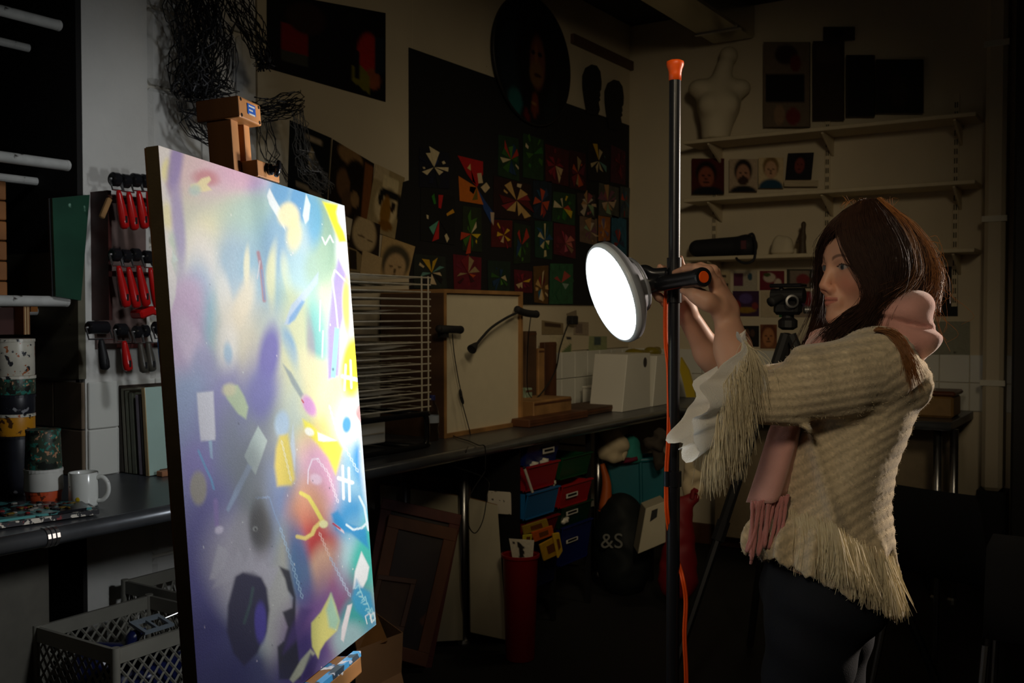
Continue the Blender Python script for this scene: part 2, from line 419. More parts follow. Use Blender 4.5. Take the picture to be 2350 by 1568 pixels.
_wob = np.zeros((NV, NU)); _wob2 = np.zeros((NV, NU))
for k in range(22):
    fx, fy, ph = rng.normal(0, .022), rng.normal(0, .016), rng.uniform(0, 6.3); _wob += np.sin(PXX*fx+PYY*fy+ph); _wob2 += np.sin(PXX*fy*1.7-PYY*fx*1.2+ph*2)
_wob /= 3.3; _wob2 /= 3.3
def E_(x, y, rx, ry, c, a=1., rot_=0, soft=1., wob=4):
    X, Y = PXX+_wob*wob-x, PYY+_wob2*wob-y; t = math.radians(rot_); u = X*math.cos(t)+Y*math.sin(t); v = -X*math.sin(t)+Y*math.cos(t)
    d = np.sqrt((u/rx)**2+(v/ry)**2); blend(sstep((1+soft*.5-d)/max(soft, .02)), hexc(c), a)
def PL(pts, c, a=1., soft=3.):
    p = A(pts); d = np.full(PXX.shape, 1e9); ins = np.zeros(PXX.shape, bool); n = len(p)
    for i in range(n):
        x0, y0 = p[i]; x1, y1 = p[(i+1) % n]; ex, ey = x1-x0, y1-y0; wx, wy = PXX-x0, PYY-y0
        t = np.clip((wx*ex+wy*ey)/(ex*ex+ey*ey+1e-9), 0, 1); d = np.minimum(d, (wx-ex*t)**2+(wy-ey*t)**2)
        ins ^= ((y0 > PYY) != (y1 > PYY)) & (PXX < ex*(PYY-y0)/(ey+1e-12)+x0)
    d = np.sqrt(d)*np.where(ins, -1, 1); blend(sstep(.5-d/(2*soft)), hexc(c), a)
def LN(pts, wd, c, a=1., soft=1.2):
    p = A(pts); d = np.full(PXX.shape, 1e9)
    for i in range(len(p)-1):
        x0, y0 = p[i]; ex, ey = p[i+1]-p[i]; wx, wy = PXX-x0, PYY-y0; t = np.clip((wx*ex+wy*ey)/(ex*ex+ey*ey+1e-9), 0, 1)
        d = np.minimum(d, (wx-ex*t)**2+(wy-ey*t)**2)
    blend(sstep((wd/2+soft-np.sqrt(d))/(2*soft)), hexc(c), a)
def CH(p0, p1, n, wd, c, sag=0):
    for i in range(n):
        t0 = (i+.05)/n; t1 = (i+.95)/n; a0 = A(p0)+(A(p1)-A(p0))*t0; a1 = A(p0)+(A(p1)-A(p0))*t1; m = (a0+a1)/2; d = a1-a0; nn = np.array([-d[1], d[0]])/np.hypot(*d)*wd*.7
        LN([a0, m+nn, a1, m-nn, a0], 1.6, c, .85, 1.)
# -- broad sprayed fields
E_(430, 420, 110, 130, 'd8c8b8', .9); E_(470, 395, 90, 60, 'dcc0c4', .9); E_(545, 420, 75, 70, 'dcaec8', .95, soft=1.4); E_(600, 440, 34, 36, 'd49ad0', .9)
E_(660, 470, 80, 80, 'a9cbd8', .8); E_(500, 560, 130, 120, 'cfd6c4', .8); E_(470, 560, 40, 70, 'f2ecc2', .8, 15); E_(560, 490, 70, 45, 'c9d6b8', .7); E_(600, 500, 80, 60, '9cc8c8', .6)
E_(545, 620, 60, 90, '8fb6d4', .8, -15); E_(455, 610, 40, 80, 'e9e6e4', .8); E_(450, 690, 36, 90, '8fb4dc', .8); E_(470, 740, 30, 60, '84b9cc', .7); E_(620, 620, 60, 110, '86b4cc', .75); E_(640, 560, 30, 90, '7fa8c8', .7)
E_(628, 640, 10, 70, 'ece8b4', .85, 6); E_(665, 650, 10, 60, 'ece8b4', .8, -8); E_(572, 610, 8, 45, 'efe9c2', .8); E_(560, 700, 20, 70, 'ecdfc0', .75, 20); E_(520, 690, 18, 70, 'e6e4dc', .75, -14); E_(700, 720, 60, 120, 'bcd0ac', .8); E_(760, 640, 50, 60, 'd8e0b8', .7); E_(700, 620, 40, 60, '9fc6d6', .7)
E_(745, 540, 26, 110, '86ac94', .9, -8); E_(730, 600, 28, 60, '9fbca4', .8); E_(795, 560, 22, 60, 'f4f6f4', .9); E_(805, 760, 24, 200, 'f0efe8', .9)
E_(560, 810, 60, 130, 'd8cbb0', .8); E_(615, 760, 40, 60, 'c4c9bc', .6); E_(680, 800, 40, 110, 'dcd8a8', .85); E_(725, 790, 22, 110, '6fbcb8', .85); E_(660, 800, 14, 50, '5f9fd0', .8, -15); E_(710, 800, 10, 70, 'b48a9c', .55); E_(640, 880, 30, 90, 'e4dca0', .7)
E_(425, 700, 44, 70, 'c8aed0', .9); E_(420, 780, 46, 110, 'd6b0d4', .95); E_(440, 790, 26, 70, 'e8cce4', .9, -20); E_(462, 830, 26, 50, 'b0acd4', .9); E_(500, 850, 60, 50, '9c94c0', .6)
E_(525, 800, 24, 60, 'efe8dc', .9, 4); E_(526, 808, 10, 26, '9cc4e0', .8); E_(575, 840, 26, 90, 'e0d2b4', .8)
E_(430, 950, 60, 110, '93a7d2', .95); E_(440, 1100, 60, 160, '8d93c4', .9); E_(520, 960, 60, 110, '8c82be', .95); E_(480, 1090, 60, 120, '8886bf', .9); E_(560, 1060, 60, 150, '7f8496', .95); E_(600, 930, 46, 120, '7f7cb4', .9); E_(620, 1010, 60, 80, '868c92', .9)
E_(700, 960, 60, 100, 'c9cfbc', .8); E_(740, 900, 50, 70, 'eadfa4', .95); E_(725, 870, 30, 70, 'f0e2b0', .9, -30); E_(720, 1060, 60, 90, 'a2a99a', .7); E_(750, 1030, 50, 70, 'f0dc4c', .9, -20)
E_(800, 970, 40, 60, 'd4e4e0', .8); E_(815, 1010, 34, 60, 'eef4f6', .9); E_(740, 1090, 46, 90, 'e4a9c6', .95, -10, 1.2); E_(810, 1110, 40, 90, '8fc4e0', .9); E_(835, 1060, 22, 60, '3a9cd8', .95); E_(810, 1200, 50, 60, '2e92cc', .95, -20); E_(850, 1180, 26, 60, '7cc4e4', .9)
E_(640, 1200, 60, 130, '6d7fae', .9); E_(580, 1180, 46, 90, '8b9096', .9); E_(705, 1180, 44, 80, 'e0a07c', .95); E_(700, 1290, 46, 70, 'e6a878', .95); E_(700, 1250, 40, 40, 'd87c80', .8); E_(760, 1290, 46, 120, 'c8403f', .95, -28, 1.0); E_(735, 1320, 34, 70, 'eac0a0', .8, 20); E_(815, 1330, 40, 120, 'a4d0d8', .9)
E_(840, 1290, 30, 120, '35bcae', .95, 10); E_(470, 1260, 80, 160, '6f66a6', .95); E_(440, 1400, 70, 200, '5b5596', .95); E_(480, 1520, 110, 130, '443f78', .95); E_(600, 1560, 120, 70, '3d3a6c', .9)
E_(580, 1240, 40, 80, '80807e', .9); E_(560, 1320, 80, 130, 'bdb6c0', .95, -20); E_(660, 1340, 26, 130, 'a8ad98', .8, -6); E_(650, 1420, 46, 130, 'c4c0bc', .95); E_(560, 1240, 30, 60, 'a8a4ac', .6); E_(600, 1210, 26, 60, '55524f', .8)
E_(690, 1310, 26, 110, '4a78a8', .9, -10); E_(740, 1440, 80, 120, '7a4f92', .95, 28, 1.); E_(690, 1530, 60, 90, '4a3a78', .95, 30); E_(800, 1420, 50, 90, '84486c', .6); E_(830, 1440, 40, 60, '3f9cc8', .8); E_(810, 1440, 30, 70, '2fa8a0', .85, 12); E_(800, 1475, 40, 40, 'a9c4cc', .8)
# -- edges of masks, crisp shapes
PL([(360, 330), (392, 342), (388, 380), (378, 420), (396, 470), (402, 540), (392, 600), (405, 640), (402, 680), (390, 720), (378, 560), (366, 400)], 'e3dfdc', .9, 3); E_(384, 392, 14, 26, 'ece4a0', .9, soft=.8); E_(388, 500, 14, 30, 'e6dfa8', .9); E_(396, 556, 12, 20, 'b9d0bc', .8); E_(402, 380, 16, 70, '8b7ab8', .9, 3); E_(410, 520, 14, 100, '9a8cc4', .8); PL([(395, 575), (408, 598), (396, 603)], 'c8dcd8', .9, 2)
E_(470, 410, 28, 18, 'c87c84', .8); PL([(436, 424), (452, 420), (462, 410), (480, 405), (484, 413), (474, 424), (486, 436), (470, 440), (455, 440), (438, 432)], 'ece0ac', .95, 2); E_(447, 440, 12, 12, 'b4cec8', .8)
E_(645, 440, 26, 40, '5b9ccc', .9); E_(688, 470, 22, 40, '5b9ccc', .95, soft=.5); E_(715, 500, 20, 60, '5ea6cc', .85); PL([(618, 432), (630, 456), (645, 482), (650, 510), (655, 530), (640, 505), (618, 470), (612, 450)], 'e8f0f2', .95, 2); PL([(702, 445), (712, 470), (708, 505), (700, 515), (694, 495), (698, 470)], 'dcebe8', .95, 2)
E_(660, 500, 22, 26, 'f0e6b8', .95, soft=.6); E_(672, 540, 14, 34, 'ece2ae', .9)
PL([(740, 463), (775, 470), (771, 487), (776, 510), (788, 530), (795, 555), (778, 556), (764, 520), (752, 490)], 'f6ee10', .97, 4); PL([(776, 470), (792, 474), (797, 545), (785, 524), (773, 492)], 'f6f6f6', .97, 2); LN([(739, 545), (746, 561), (757, 541), (764, 556)], 3, 'fafafa')
LN([(592, 580), (598, 610), (602, 650), (606, 690)], 8, 'b06c74', .8, 3); LN([(596, 600), (590, 640)], 3, 'd8d0d4', .7); LN([(600, 620), (607, 688)], 3, '6c94c4', .8)
PL([(730, 625), (728, 650), (690, 700), (665, 745), (652, 745), (668, 700), (705, 660)], 'b9c8e0', .85, 3); PL([(692, 690), (700, 692), (676, 735), (660, 745), (664, 728)], '6ca2d4', .8, 3)
PL([(776, 592), (800, 642), (802, 668), (780, 760), (776, 862), (752, 872), (752, 760), (762, 660)], 'a695d4', .97, 5); LN([(799, 652), (768, 620), (762, 640), (770, 700), (775, 752)], 3.2, 'f6f6fa'); PL([(768, 752), (778, 754), (769, 868), (759, 866)], '96dcd2', .97, 1.6); E_(764, 848, 2.5, 4, '5f6d8c', .9, wob=0)
E_(798, 700, 8, 60, 'f4dc60', .95); E_(806, 840, 24, 70, 'f6e21c', .97, 4, .6); LN([(793, 838), (790, 895)], 5, 'fdfdf0'); LN([(804, 828), (806, 890)], 5, 'fdfdf0'); LN([(786, 864), (820, 872)], 9, 'fdfdf0'); LN([(735, 690), (733, 760)], 3, 'e4f0e0', .8); LN([(741, 760), (739, 820)], 4, 'd8e8d8', .8)
E_(615, 812, 22, 66, '6f62b0', .97, 4, .9); E_(604, 905, 26, 60, '736cb2', .8)
PL([(648, 835), (668, 855), (696, 905), (690, 915), (668, 880)], '8a9598', .85, 3); E_(709, 930, 13, 26, 'd898cc', .97, -28, .7, 1); LN([(692, 918), (696, 924)], 3, 'c03c3c')
PL([(513, 886), (545, 884), (560, 910), (569, 935), (564, 962), (546, 950), (520, 915)], 'c2d0a4', .97, 4); E_(528, 898, 16, 16, 'e4d8ac', .9)
PL([(451, 902), (489, 898), (494, 1000), (493, 1010), (460, 1013), (455, 960)], 'e9e4ec', .97, 3); PL([(478, 1012), (486, 1012), (488, 1054), (482, 1050)], 'a8c8e0', .9, 2); E_(450, 1075, 34, 60, '8c7cc2', .8); E_(454, 1120, 20, 38, 'a99f8e', .95, 0, .5, 2); LN([(455, 1035), (472, 1075), (484, 1100), (490, 1122)], 5, '6ca8d8', .9, 2); LN([(494, 1150), (497, 1205)], 10, '9c80c0', .7, 4); E_(498, 1218, 10, 9, 'e0d4e8', .95, soft=.8)
PL([(592, 978), (613, 1012), (600, 1050), (586, 1090), (573, 1072), (560, 1047), (576, 1010)], 'bccac4', .97, 2); PL([(568, 1065), (578, 1072), (545, 1138), (524, 1176), (518, 1170), (540, 1120)], '9fb0cc', .85, 3)
E_(652, 975, 16, 30, 'b9cee2', .95, soft=.7); PL([(641, 1000), (660, 996), (670, 1050), (676, 1100), (668, 1114), (636, 1116), (630, 1070), (633, 1030)], 'ecd460', .97, 6); CH((645, 1010), (668, 1105), 7, 3, 'f2ecc8'); PL([(672, 975), (678, 1040), (676, 1080), (666, 1020)], 'c4d4e6', .7, 3)
PL([(694, 962), (712, 972), (735, 995), (775, 1012), (786, 1030), (776, 1070), (770, 1090), (752, 1050), (728, 1020), (700, 990)], 'f6e63c', .9, 5); E_(714, 990, 8, 12, 'fbf7ea', .95, -40, .6); PL([(728, 992), (742, 998), (775, 1012), (742, 1014), (730, 1012)], 'fbfaf2', .95, 2)
LN([(706, 1110), (707, 1080), (716, 1055), (730, 1052)], 2.5, 'f6e6f0'); CH((726, 1052), (752, 1085), 3, 4, 'f8eaf2'); CH((752, 1085), (776, 1155), 6, 4, 'f8eaf2'); E_(722, 1100, 12, 12, 'f4d6e6', .7, soft=.8)
for (xx, yy) in ((786, 1070), (800, 1075)): LN([(xx, yy), (xx+2, yy+75)], 6, 'f4fafa')
LN([(777, 1098), (808, 1108)], 9, 'f4fafa'); CH((755, 930), (772, 990), 5, 3, 'e8f0f0'); CH((772, 990), (822, 1085), 8, 4, 'e8f4f8')
PL([(800, 940), (830, 945), (832, 965), (815, 975), (795, 962)], 'f6f0f0', .95, 3); PL([(812, 935), (826, 930), (828, 972), (818, 955)], 'f09090', .9, 3); E_(795, 965, 10, 20, '3f9edc', .95, soft=.6); E_(830, 1045, 8, 26, '2f96dc', .95, soft=.5); PL([(760, 1180), (775, 1172), (790, 1200), (840, 1215), (846, 1260), (805, 1225), (770, 1215)], '2290cc', .9, 5)
LN([(690, 1132), (708, 1142), (722, 1165), (736, 1190)], 9, 'f4e46c', .97, 2); LN([(682, 1232), (700, 1236), (716, 1226), (722, 1212), (740, 1195)], 9, 'f2d87c', .97, 2); E_(742, 1198, 10, 10, 'f6eeb0', .95, soft=.5); LN([(795, 1205), (810, 1216), (830, 1212), (842, 1200), (836, 1165), (824, 1140)], 5, 'dff2fa', .95); LN([(842, 1200), (846, 1216)], 7, 'dff2fa'); PL([(764, 1200), (772, 1205), (788, 1218), (790, 1225), (774, 1214)], 'e8d4da', .95, 1.5); LN([(764, 1202), (780, 1214)], 4, 'b83850')
CH((585, 1142), (618, 1142), 3, 4, '9cb4d8'); LN([(618, 1142), (630, 1180), (645, 1215)], 2, '8aa8d0', .7); CH((642, 1210), (672, 1300), 6, 4, 'a8c8e4'); CH((672, 1300), (694, 1375), 5, 5, 'b4d0e4'); CH((732, 1222), (756, 1278), 5, 4, 'f2d0c0'); CH((756, 1278), (804, 1370), 8, 4, 'bcd0e8')
PL([(829, 1266), (847, 1302), (842, 1330), (832, 1350), (810, 1352), (814, 1312)], 'f0f4f6', .97, 2.5); PL([(818, 1330), (826, 1345), (850, 1360), (858, 1400), (840, 1425), (815, 1400), (806, 1372)], '2f9ccc', .85, 6)
for k in range(9):
    c_ = A((815+k*5, 1352+k*9)); LN([c_, c_+(8, -10+k % 3*6), c_+(12, 8), c_+(3, 14-k % 2*6)], 1.8, 'a8e4ec', .9)
LN([(842, 1432), (838, 1415), (848, 1408), (852, 1428)], 2, 'f4fafc'); LN([(853, 1430), (850, 1412), (858, 1406), (860, 1420), (854, 1428)], 2.2, 'f4fafc')
PL([(540, 1322), (556, 1313), (580, 1312), (600, 1325), (612, 1350), (618, 1400), (612, 1450), (590, 1500), (560, 1530), (535, 1500), (520, 1450), (522, 1390)], '332f4c', .97, 5); E_(600, 1428, 15, 44, '5a4ea8', .95, 3, .6); LN([(580, 1350), (574, 1385), (560, 1430)], 6, '4f6a66', .6, 3)
PL([(640, 1300), (654, 1330), (660, 1355), (672, 1372), (670, 1395), (648, 1405), (660, 1440), (652, 1470), (636, 1485), (640, 1560), (690, 1560), (678, 1440), (678, 1370), (664, 1310)], '2d2c38', .93, 4)
PL([(500, 1250), (520, 1260), (515, 1300), (495, 1330), (480, 1330), (490, 1290)], 'c9c3cc', .7, 4); E_(585, 1214, 6, 6, 'd8d8d4', .95, soft=.4, wob=0); E_(586, 1215, 2.5, 2.5, '303030', .95, soft=.4, wob=0)
PL([(759, 1362), (770, 1392), (779, 1425), (773, 1448), (746, 1474), (734, 1494), (730, 1512), (716, 1485), (714, 1462), (714, 1430), (736, 1405)], 'dcd87c', .97, 3); PL([(759, 1362), (779, 1425), (771, 1446), (755, 1440), (748, 1400)], '9ccbb8', .9, 6); PL([(712, 1490), (722, 1500), (690, 1550), (672, 1568), (664, 1560), (690, 1515)], 'b9b8a0', .95, 3); PL([(712, 1500), (730, 1515), (718, 1550), (690, 1568), (700, 1530)], '352764', .9, 4)
PL([(797, 1390), (808, 1386), (798, 1430), (788, 1474), (782, 1468), (784, 1440)], 'ece6ea', .97, 2)
PL([(690, 1395), (715, 1400), (680, 1470), (650, 1500), (660, 1460)], '55407e', .7, 8); PL([(455, 1560), (640, 1560), (640, 1760), (455, 1760)], '3a3766', .6, 60)
PL([(522, 1262), (500, 1288), (506, 1310), (488, 1350), (520, 1338), (540, 1322), (556, 1313), (600, 1325), (618, 1352), (640, 1302), (616, 1304), (602, 1288), (588, 1300), (574, 1268), (562, 1292), (546, 1258), (536, 1288)], 'c4bec8', .6, 6); E_(592, 1195, 18, 60, '4c4a4c', .7); E_(570, 1085, 34, 70, '74787c', .5)
PL([(822, 975), (836, 985), (842, 1100), (850, 1180), (838, 1150), (826, 1080)], 'eef4f8', .8, 8); E_(800, 925, 18, 16, 'f6f4f4', .8)
# paint flecks
for k in range(60):
    x, y = rng.uniform(380, 850), rng.uniform(360, 1540); E_(x, y, rng.uniform(.8, 1.8), rng.uniform(1, 2.6), rng.choice(['f4f4f0', 'f0f0e8', '4a4a5a', 'e8d8e0']), .7, wob=0, soft=.6)
IMG *= (1+.035*rng.normal(size=(NV, NU, 1)))
IMG = np.clip(IMG*.68, 0, 1)
Fq = np.array([(j*NU+i, (j+1)*NU+i, (j+1)*NU+i+1, j*NU+i+1) for j in range(NV-1) for i in range(NU-1)])
obj('painted_face', ((GP+n_*.0004).reshape(-1, 3), Fq), mat('canvas_paint', rough=.62, attr=True, bump=.12, bscale=420, spec=.35), cv, col=IMG.reshape(-1, 3))
obj('canvas_edge', obox(0, W_, -H_, 0, -.02, 0), mat('raw_canvas', hx('a5906a'), .85, bump=.3, bscale=300, var=.2, scale=30), cv)
for s0, s1, t0, t1 in ((.0005, .04, -H_+.001, -.001), (W_-.04, W_-.0005, -H_+.001, -.001), (.04, W_-.04, -.04, -.001), (.04, W_-.04, -H_+.001, -H_+.04)):
    obj('stretcher_bar', obox(s0, s1, t0, t1, -.023, -.0201), 'wood_pale', cv)

# easel ---------------------------------------------------------------
es = thing('easel', 'wooden studio easel with a slotted mast holding the abstract canvas', 'easel', (pt(.3, -1.4, -.1)[0], pt(.3, -1.4, -.1)[1], 0))
sA, tA = loc_uv(546, 224, -.004); sB, tB = loc_uv(597, 242, -.004); sC, tC = loc_uv(548, 270, -.004)
s_l, s_r = sA, sB; t_t, t_b = (tA+tB)/2, tC
sm0, sm1 = s_l+.006, s_r-.008
zb = -(pt(0, 0, 0)[2]-.05)
obj('mast_rail', obox(sm0, sm0+.026, -1.55, t_b+.002, -.07, -.024), 'wood', es, bevel=.002)
obj('mast_rail', obox(sm1-.022, sm1, -1.55, t_b+.002, -.07, -.024), 'wood', es, bevel=.002)
obj('mast_back', obox(sm0+.026, sm1-.022, -1.5, t_b, -.066, -.056), 'wood_dark', es)
hb = obj('mast_head', obox(s_l, s_r, t_b, t_t, -.085, -.004), 'wood', es, bevel=.003)
lb = obj('maker_plate', obox(s_l+(s_r-s_l)*.36, s_l+(s_r-s_l)*.72, t_b+.012, t_t-.007, -.004, -.003), mat('label_blue', hx('1d4fa0'), .35), hb)
for k in range(3):
    obj('lettering', [obox(s_l+(s_r-s_l)*(.42+.045*j), s_l+(s_r-s_l)*(.45+.045*j), t_t-.0125-.007*k, t_t-.0095-.007*k, -.003, -.0027) for j in range(6 if k != 1 else 4)], 'white_plastic', hb)
for (ss, tt) in ((.1, .14), (.9, .14), (.1, .86), (.9, .86)):
    c = pt(s_l+(s_r-s_l)*ss, t_b+(t_t-t_b)*tt, -.0045); obj('screw', lathe(c, n_, [(0, .0034), (.0012, .003)], 12), mat('screw_dark', (.12, .11, .1), .3, metal=1), hb)
sD, tD = loc_uv(583, 372, -.002); sE, tE = loc_uv(633, 386, -.002)
tcl = (tD+tE)/2
cl = obj('canvas_clamp', obox(sD, sE, .0015, tcl, -.07, .004), 'wood', es, bevel=.002)
obj('clamp_pad', obox(sD+.008, sE-.004, .0003, .0014, -.02, .003), 'rubber', cl)
c = pt((sD+sE)/2, tcl*.62, .004)
obj('wing_knob', [lathe(c, n_, [(0, .010), (.006, .010), (.008, .006), (.02, .006)], 14), tube([c+n_*.016-up_*.014-a_*.006, c+n_*.018, c+n_*.016+up_*.014+a_*.008], [.004, .006, .004], 8)], 'black_gloss', cl, smooth=True)
sF, _t = loc_uv(813, 1478, .03)
ty = obj('tray_ledge', obox(.08, sF, -H_-.035, -H_-.003, -.02, .045), mat('tray_wood', hx('a8743f'), .6, scale=9, wood=(1, .1, 1), spots=[(16, .57, hx('2f6f9c')), (23, .62, hx('d8d4d0')), (30, .66, hx('1c2630'))]), es, bevel=.003)
obj('tray_lip', obox(.08, sF, -H_-.004, -H_+.006, .030, .045), mat('lip_paint', hx('43505c'), .4, spots=[(18, .5, hx('4fa4dc')), (34, .62, hx('d6d6e0'))]), ty)
obj('front_post', obox(sm0-.005, sm1+.03, -1.5, -H_-.035, -.022, .02), 'wood', es, bevel=.003)
for sgn in (-1, 1):
    p0 = pt(.3+sgn*.05, -H_-.25, -.04); p1 = A((p0[0], p0[1], 0))+a_*sgn*.33+n_*.1; p1[2] = .02
    obj('front_leg', tube([p0, p1], .022, 6), 'wood', es)
p0 = pt(.3, -H_-.1, -.08); p1 = p0-n_*.55; p1[2] = .02; obj('rear_leg', tube([p0, p1], .02, 6), 'wood', es)
obj('return_shade_sheet', box((-3.5, 1.93, 1.62), (XW+.03, 1.949, ZC)), MATS['recess'], wl); obj('return_shade_sheet', box((-3.5, 1.935, 0), (XW+.03, 1.949, .858)), MATS['recess'], wl)  # dark sheets added on the return wall where only shade lies
# ================================================================== LAMP ON POLE
PD = 2.05
pb = P(1547, 700, PD); pxy = pb[:2]
def zat(y): return P(1547, y, PD)[2]
lamp = thing('floor_lamp', 'black pole lamp with a glowing round head, orange cap and orange cable', 'lamp', (pxy[0], pxy[1], 0))
mat('lamp_black', (.012, .013, .016), .28); mat('lamp_orange', hx('f05a14'), .4); mat('cable_orange', hx('f2560c'), .45)
def vtube(y0, y1, r, n=24): return cyl((*pxy, zat(y1)), (*pxy, zat(y0)), r, n=n)
po = obj('pole', [cyl((*pxy, .03), (*pxy, zat(1085)), .0136, n=24), vtube(184, 1085, .0118)], 'lamp_black', lamp, smooth='auto')
c = A((*pxy, zat(186)))
obj('pole_cap', lathe(c, (0, 0, 1), [(-.002, .0126), (.012, .0128), (.020, .0142), (.027, .0172), (.032, .0178), (.036, .0172), (.0385, .012), (.039, .004)], 28), 'lamp_orange', lamp, smooth=True)
obj('base_plate', lathe((*pxy, 0), (0, 0, 1), [(0, .16), (.012, .16), (.02, .15), (.026, .03), (.05, .018)], 40), 'lamp_black', lamp)
obj('clamp_sleeve', vtube(592, 695, .0152), 'lamp_black', lamp, smooth='auto')
obj('cable_clip', [vtube(1083, 1118, .0165), cyl(P(1530, 1082, PD), P(1530, 1116, PD), .006, n=10)], 'lamp_black', lamp)
# handle: a barrel that points right and towards the camera
hA = P(1512, 652, PD-.02); hB = P(1602, 638, PD-.135); hd = (hB-hA)/np.linalg.norm(hB-hA)
hd_obj = obj('handle_barrel', lathe(hA, hd, [(0, .010), (.004, .0145), (.02, .0158), (np.linalg.norm(hB-hA), .0165)], 28), 'lamp_black', lamp, smooth='auto')
obj('handle_end', lathe(hB, hd, [(-.001, .0185), (.014, .0192), (.018, .0180), (.0182, .0125), (.015, .0120)], 30, cap=False), 'lamp_black', hd_obj)
obj('orange_button', lathe(hB+hd*.012, hd, [(0, .0115), (.006, .0115), (.0075, .0105)], 26), 'lamp_orange', hd_obj)
# head: disc aimed at the canvas
hc = P(1406, 673, 2.03)
tgt = TL+.5*E1+.5*E2
hn = (-.925*.88*_r-.275*_f-.30*_u); hn /= np.linalg.norm(hn)
RD = .0955
obj('diffuser', lathe(hc, hn, [(0, RD), (.001, RD*.985), (.003, RD*.5), (.0035, .002)], 64, cap=False), emis('lamp_glow', (.93, .97, 1), 92), lamp)
hs = obj('head_shell', lathe(hc, hn, [(-.001, RD+.0085), (-.004, RD+.0095), (-.014, RD+.0085), (-.026, RD-.008), (-.036, RD*.68), (-.048, RD*.62), (-.049, .03)], 64, cap=False), mat('shell_grey', (.30, .32, .36), .35, metal=.2), lamp, smooth=True)
obj('rim_ring', lathe(hc, hn, [(.003, RD+.0002), (.006, RD+.002), (.005, RD+.007), (.000, RD+.0095), (-.004, RD+.0092)], 64, cap=False), mat('rim_pale', (.62, .68, .74), .35), hs, smooth=True)
obj('heat_sink', lathe(hc, hn, [(-.0475, .060), (-.056, .058), (-.062, .045), (-.066, .03), (-.070, .012)], 40), 'shell_grey', hs, smooth=True)
for sgn, py in ((1, 640), (-1, 662)):
    s0 = hc-hn*.062+_u*(.028*sgn)-_f*.0; s1 = P(1490+(8 if sgn > 0 else 0), 628 if sgn > 0 else 664, PD-.01); s2 = P(1530, 628 if sgn > 0 else 650, PD-.012)
    path = bez([s0, s0*.5+s1*.5+_u*.004*sgn, s1, s2], 14); obj('yoke_arm', tube(path, np.linspace(.009, .013, 14), 10), 'lamp_black', lamp, smooth=True)
obj('pivot_knuckle', [lathe(P(1475, 655, PD-.02), -hn, [(-.012, .010), (0, .019), (.03, .017), (.05, .013)], 20)], 'lamp_black', lamp, smooth=True)
cabp = [P(1529, 662, PD+.012), P(1527, 720, PD+.012), P(1528, 790, PD+.012), P(1534, 850, PD+.01), P(1535, 980, PD), P(1530, 1070, PD), P(1529, 1130, PD), P(1531, 1180, PD), P(1540, 1240, PD+.015), P(1556, 1290, PD+.02), P(1567, 1330, PD), P(1574, 1380, PD), P(1571, 1460, PD), P(1575, 1560, PD), P(1576, 1750, PD), P(1580, 2000, PD)]
e_ = A((pxy[0]+.05, pxy[1]-.02, .035)); cabp += [e_+(0, 0, .1), e_+(.03, .0, .004), e_+(.4, .1, -.025), e_+(.9, .3, -.025)]
obj('power_cable', [tube(bez(cabp, 110)+_r*o_, .0026, 8) for o_ in (-.0022, .0022)], 'cable_orange', lamp, smooth=True)

# ================================================================== LEFT RECESS AND BENCH THINGS
mat('tube_white', hx('c9c9c4'), .4, var=.2, scale=20, spots=[(22, .66, hx('4a4640'))])
for y_, xe, lab in ((50, 132, 'dim white painted shelf tube high in the dark recess'), (372, 152, 'white painted shelf tube at middle height in the dark recess'), (692, 150, 'paint-flecked white shelf tube just above the wooden blocks in the recess')):
    e = onX(xe, y_+(8 if y_ < 600 else 0), -2.88)
    t = thing('shelf_tube', lab, 'rail', e, 'white shelf tubes in the recess')
    obj('tube', cyl((-2.88, .2, e[2]), e, .0165, n=18), 'tube_white', t, smooth='auto'); obj('end_cap', lathe(e, (0, 1, 0), [(-.004, .0172), (.006, .0172), (.010, .013)], 18), 'tube_white', t)
    b2 = A((-3.1, e[1]+.04, e[2]-.03)); obj('rear_tube', cyl((-3.1, .2, b2[2]), b2, .013, n=12), 'tube_white', t)
t = thing('green_board', 'dark green painted board hanging on the edge of the recess', 'board', onX(165, 690, -2.84))
pp = [onX(120, 455, -2.85), onX(206, 447, -2.85), onX(186, 690, -2.85), onX(128, 680, -2.85)]
obj('panel', slab(pp, (-.012, 0, 0)), mat('panel_green', hx('1c4a36'), .4, var=.5, scale=6, spots=[(12, .64, hx('88b49c'))]), t)
obj('backing', slab([p+A((-.013, -.004, 0)) for p in pp], (-.006, 0, 0)), 'black', t)
t = thing('box_stack', 'stacked wooden drawer fronts at the left edge of the recess', 'box', onX(0, 690, -2.95))
for k in range(6):
    za, zb_ = onX(0, 690-(k)*46, -3.0)[2], onX(0, 690-(k+1)*46+3, -3.0)[2]; obj('drawer_front', rbox((-3.12, .9, za), (-2.98, onX(17, 600, -2.98)[1], zb_), .003), mat('drawer_wood', hx('a86c38'), .6, scale=6, wood=(1, .1, 1)), t)
t = thing('wooden_block', 'end grain plywood block hanging under the lower shelf tube', 'wood block', onX(52, 770, -2.9))
q0, q1 = onX(46, 768, -2.9), onX(60, 704, -2.9)
for k in range(5):
    ya = q0[1]+(q1[1]-q0[1])*k/5; obj('ply', box((-3.0, ya, q0[2]), (-2.88, ya+(q1[1]-q0[1])/5-.0007, q1[2])), mat('ply%d' % (k % 2), hx('c9a878' if k % 2 else '8a5c34'), .6), t)
t = thing('wooden_offcut', 'dark brown wood offcut beside the plywood block', 'wood block', onX(20, 770, -2.95))
q0, q1 = onX(0, 768, -2.95), onX(44, 706, -2.95); obj('offcut', box((-3.05, q0[1]-.1, q0[2]), (-2.93, q1[1], q1[2])), mat('offcut_red', hx('4a2218'), .6, scale=5, wood=(1, .1, 1)), t)
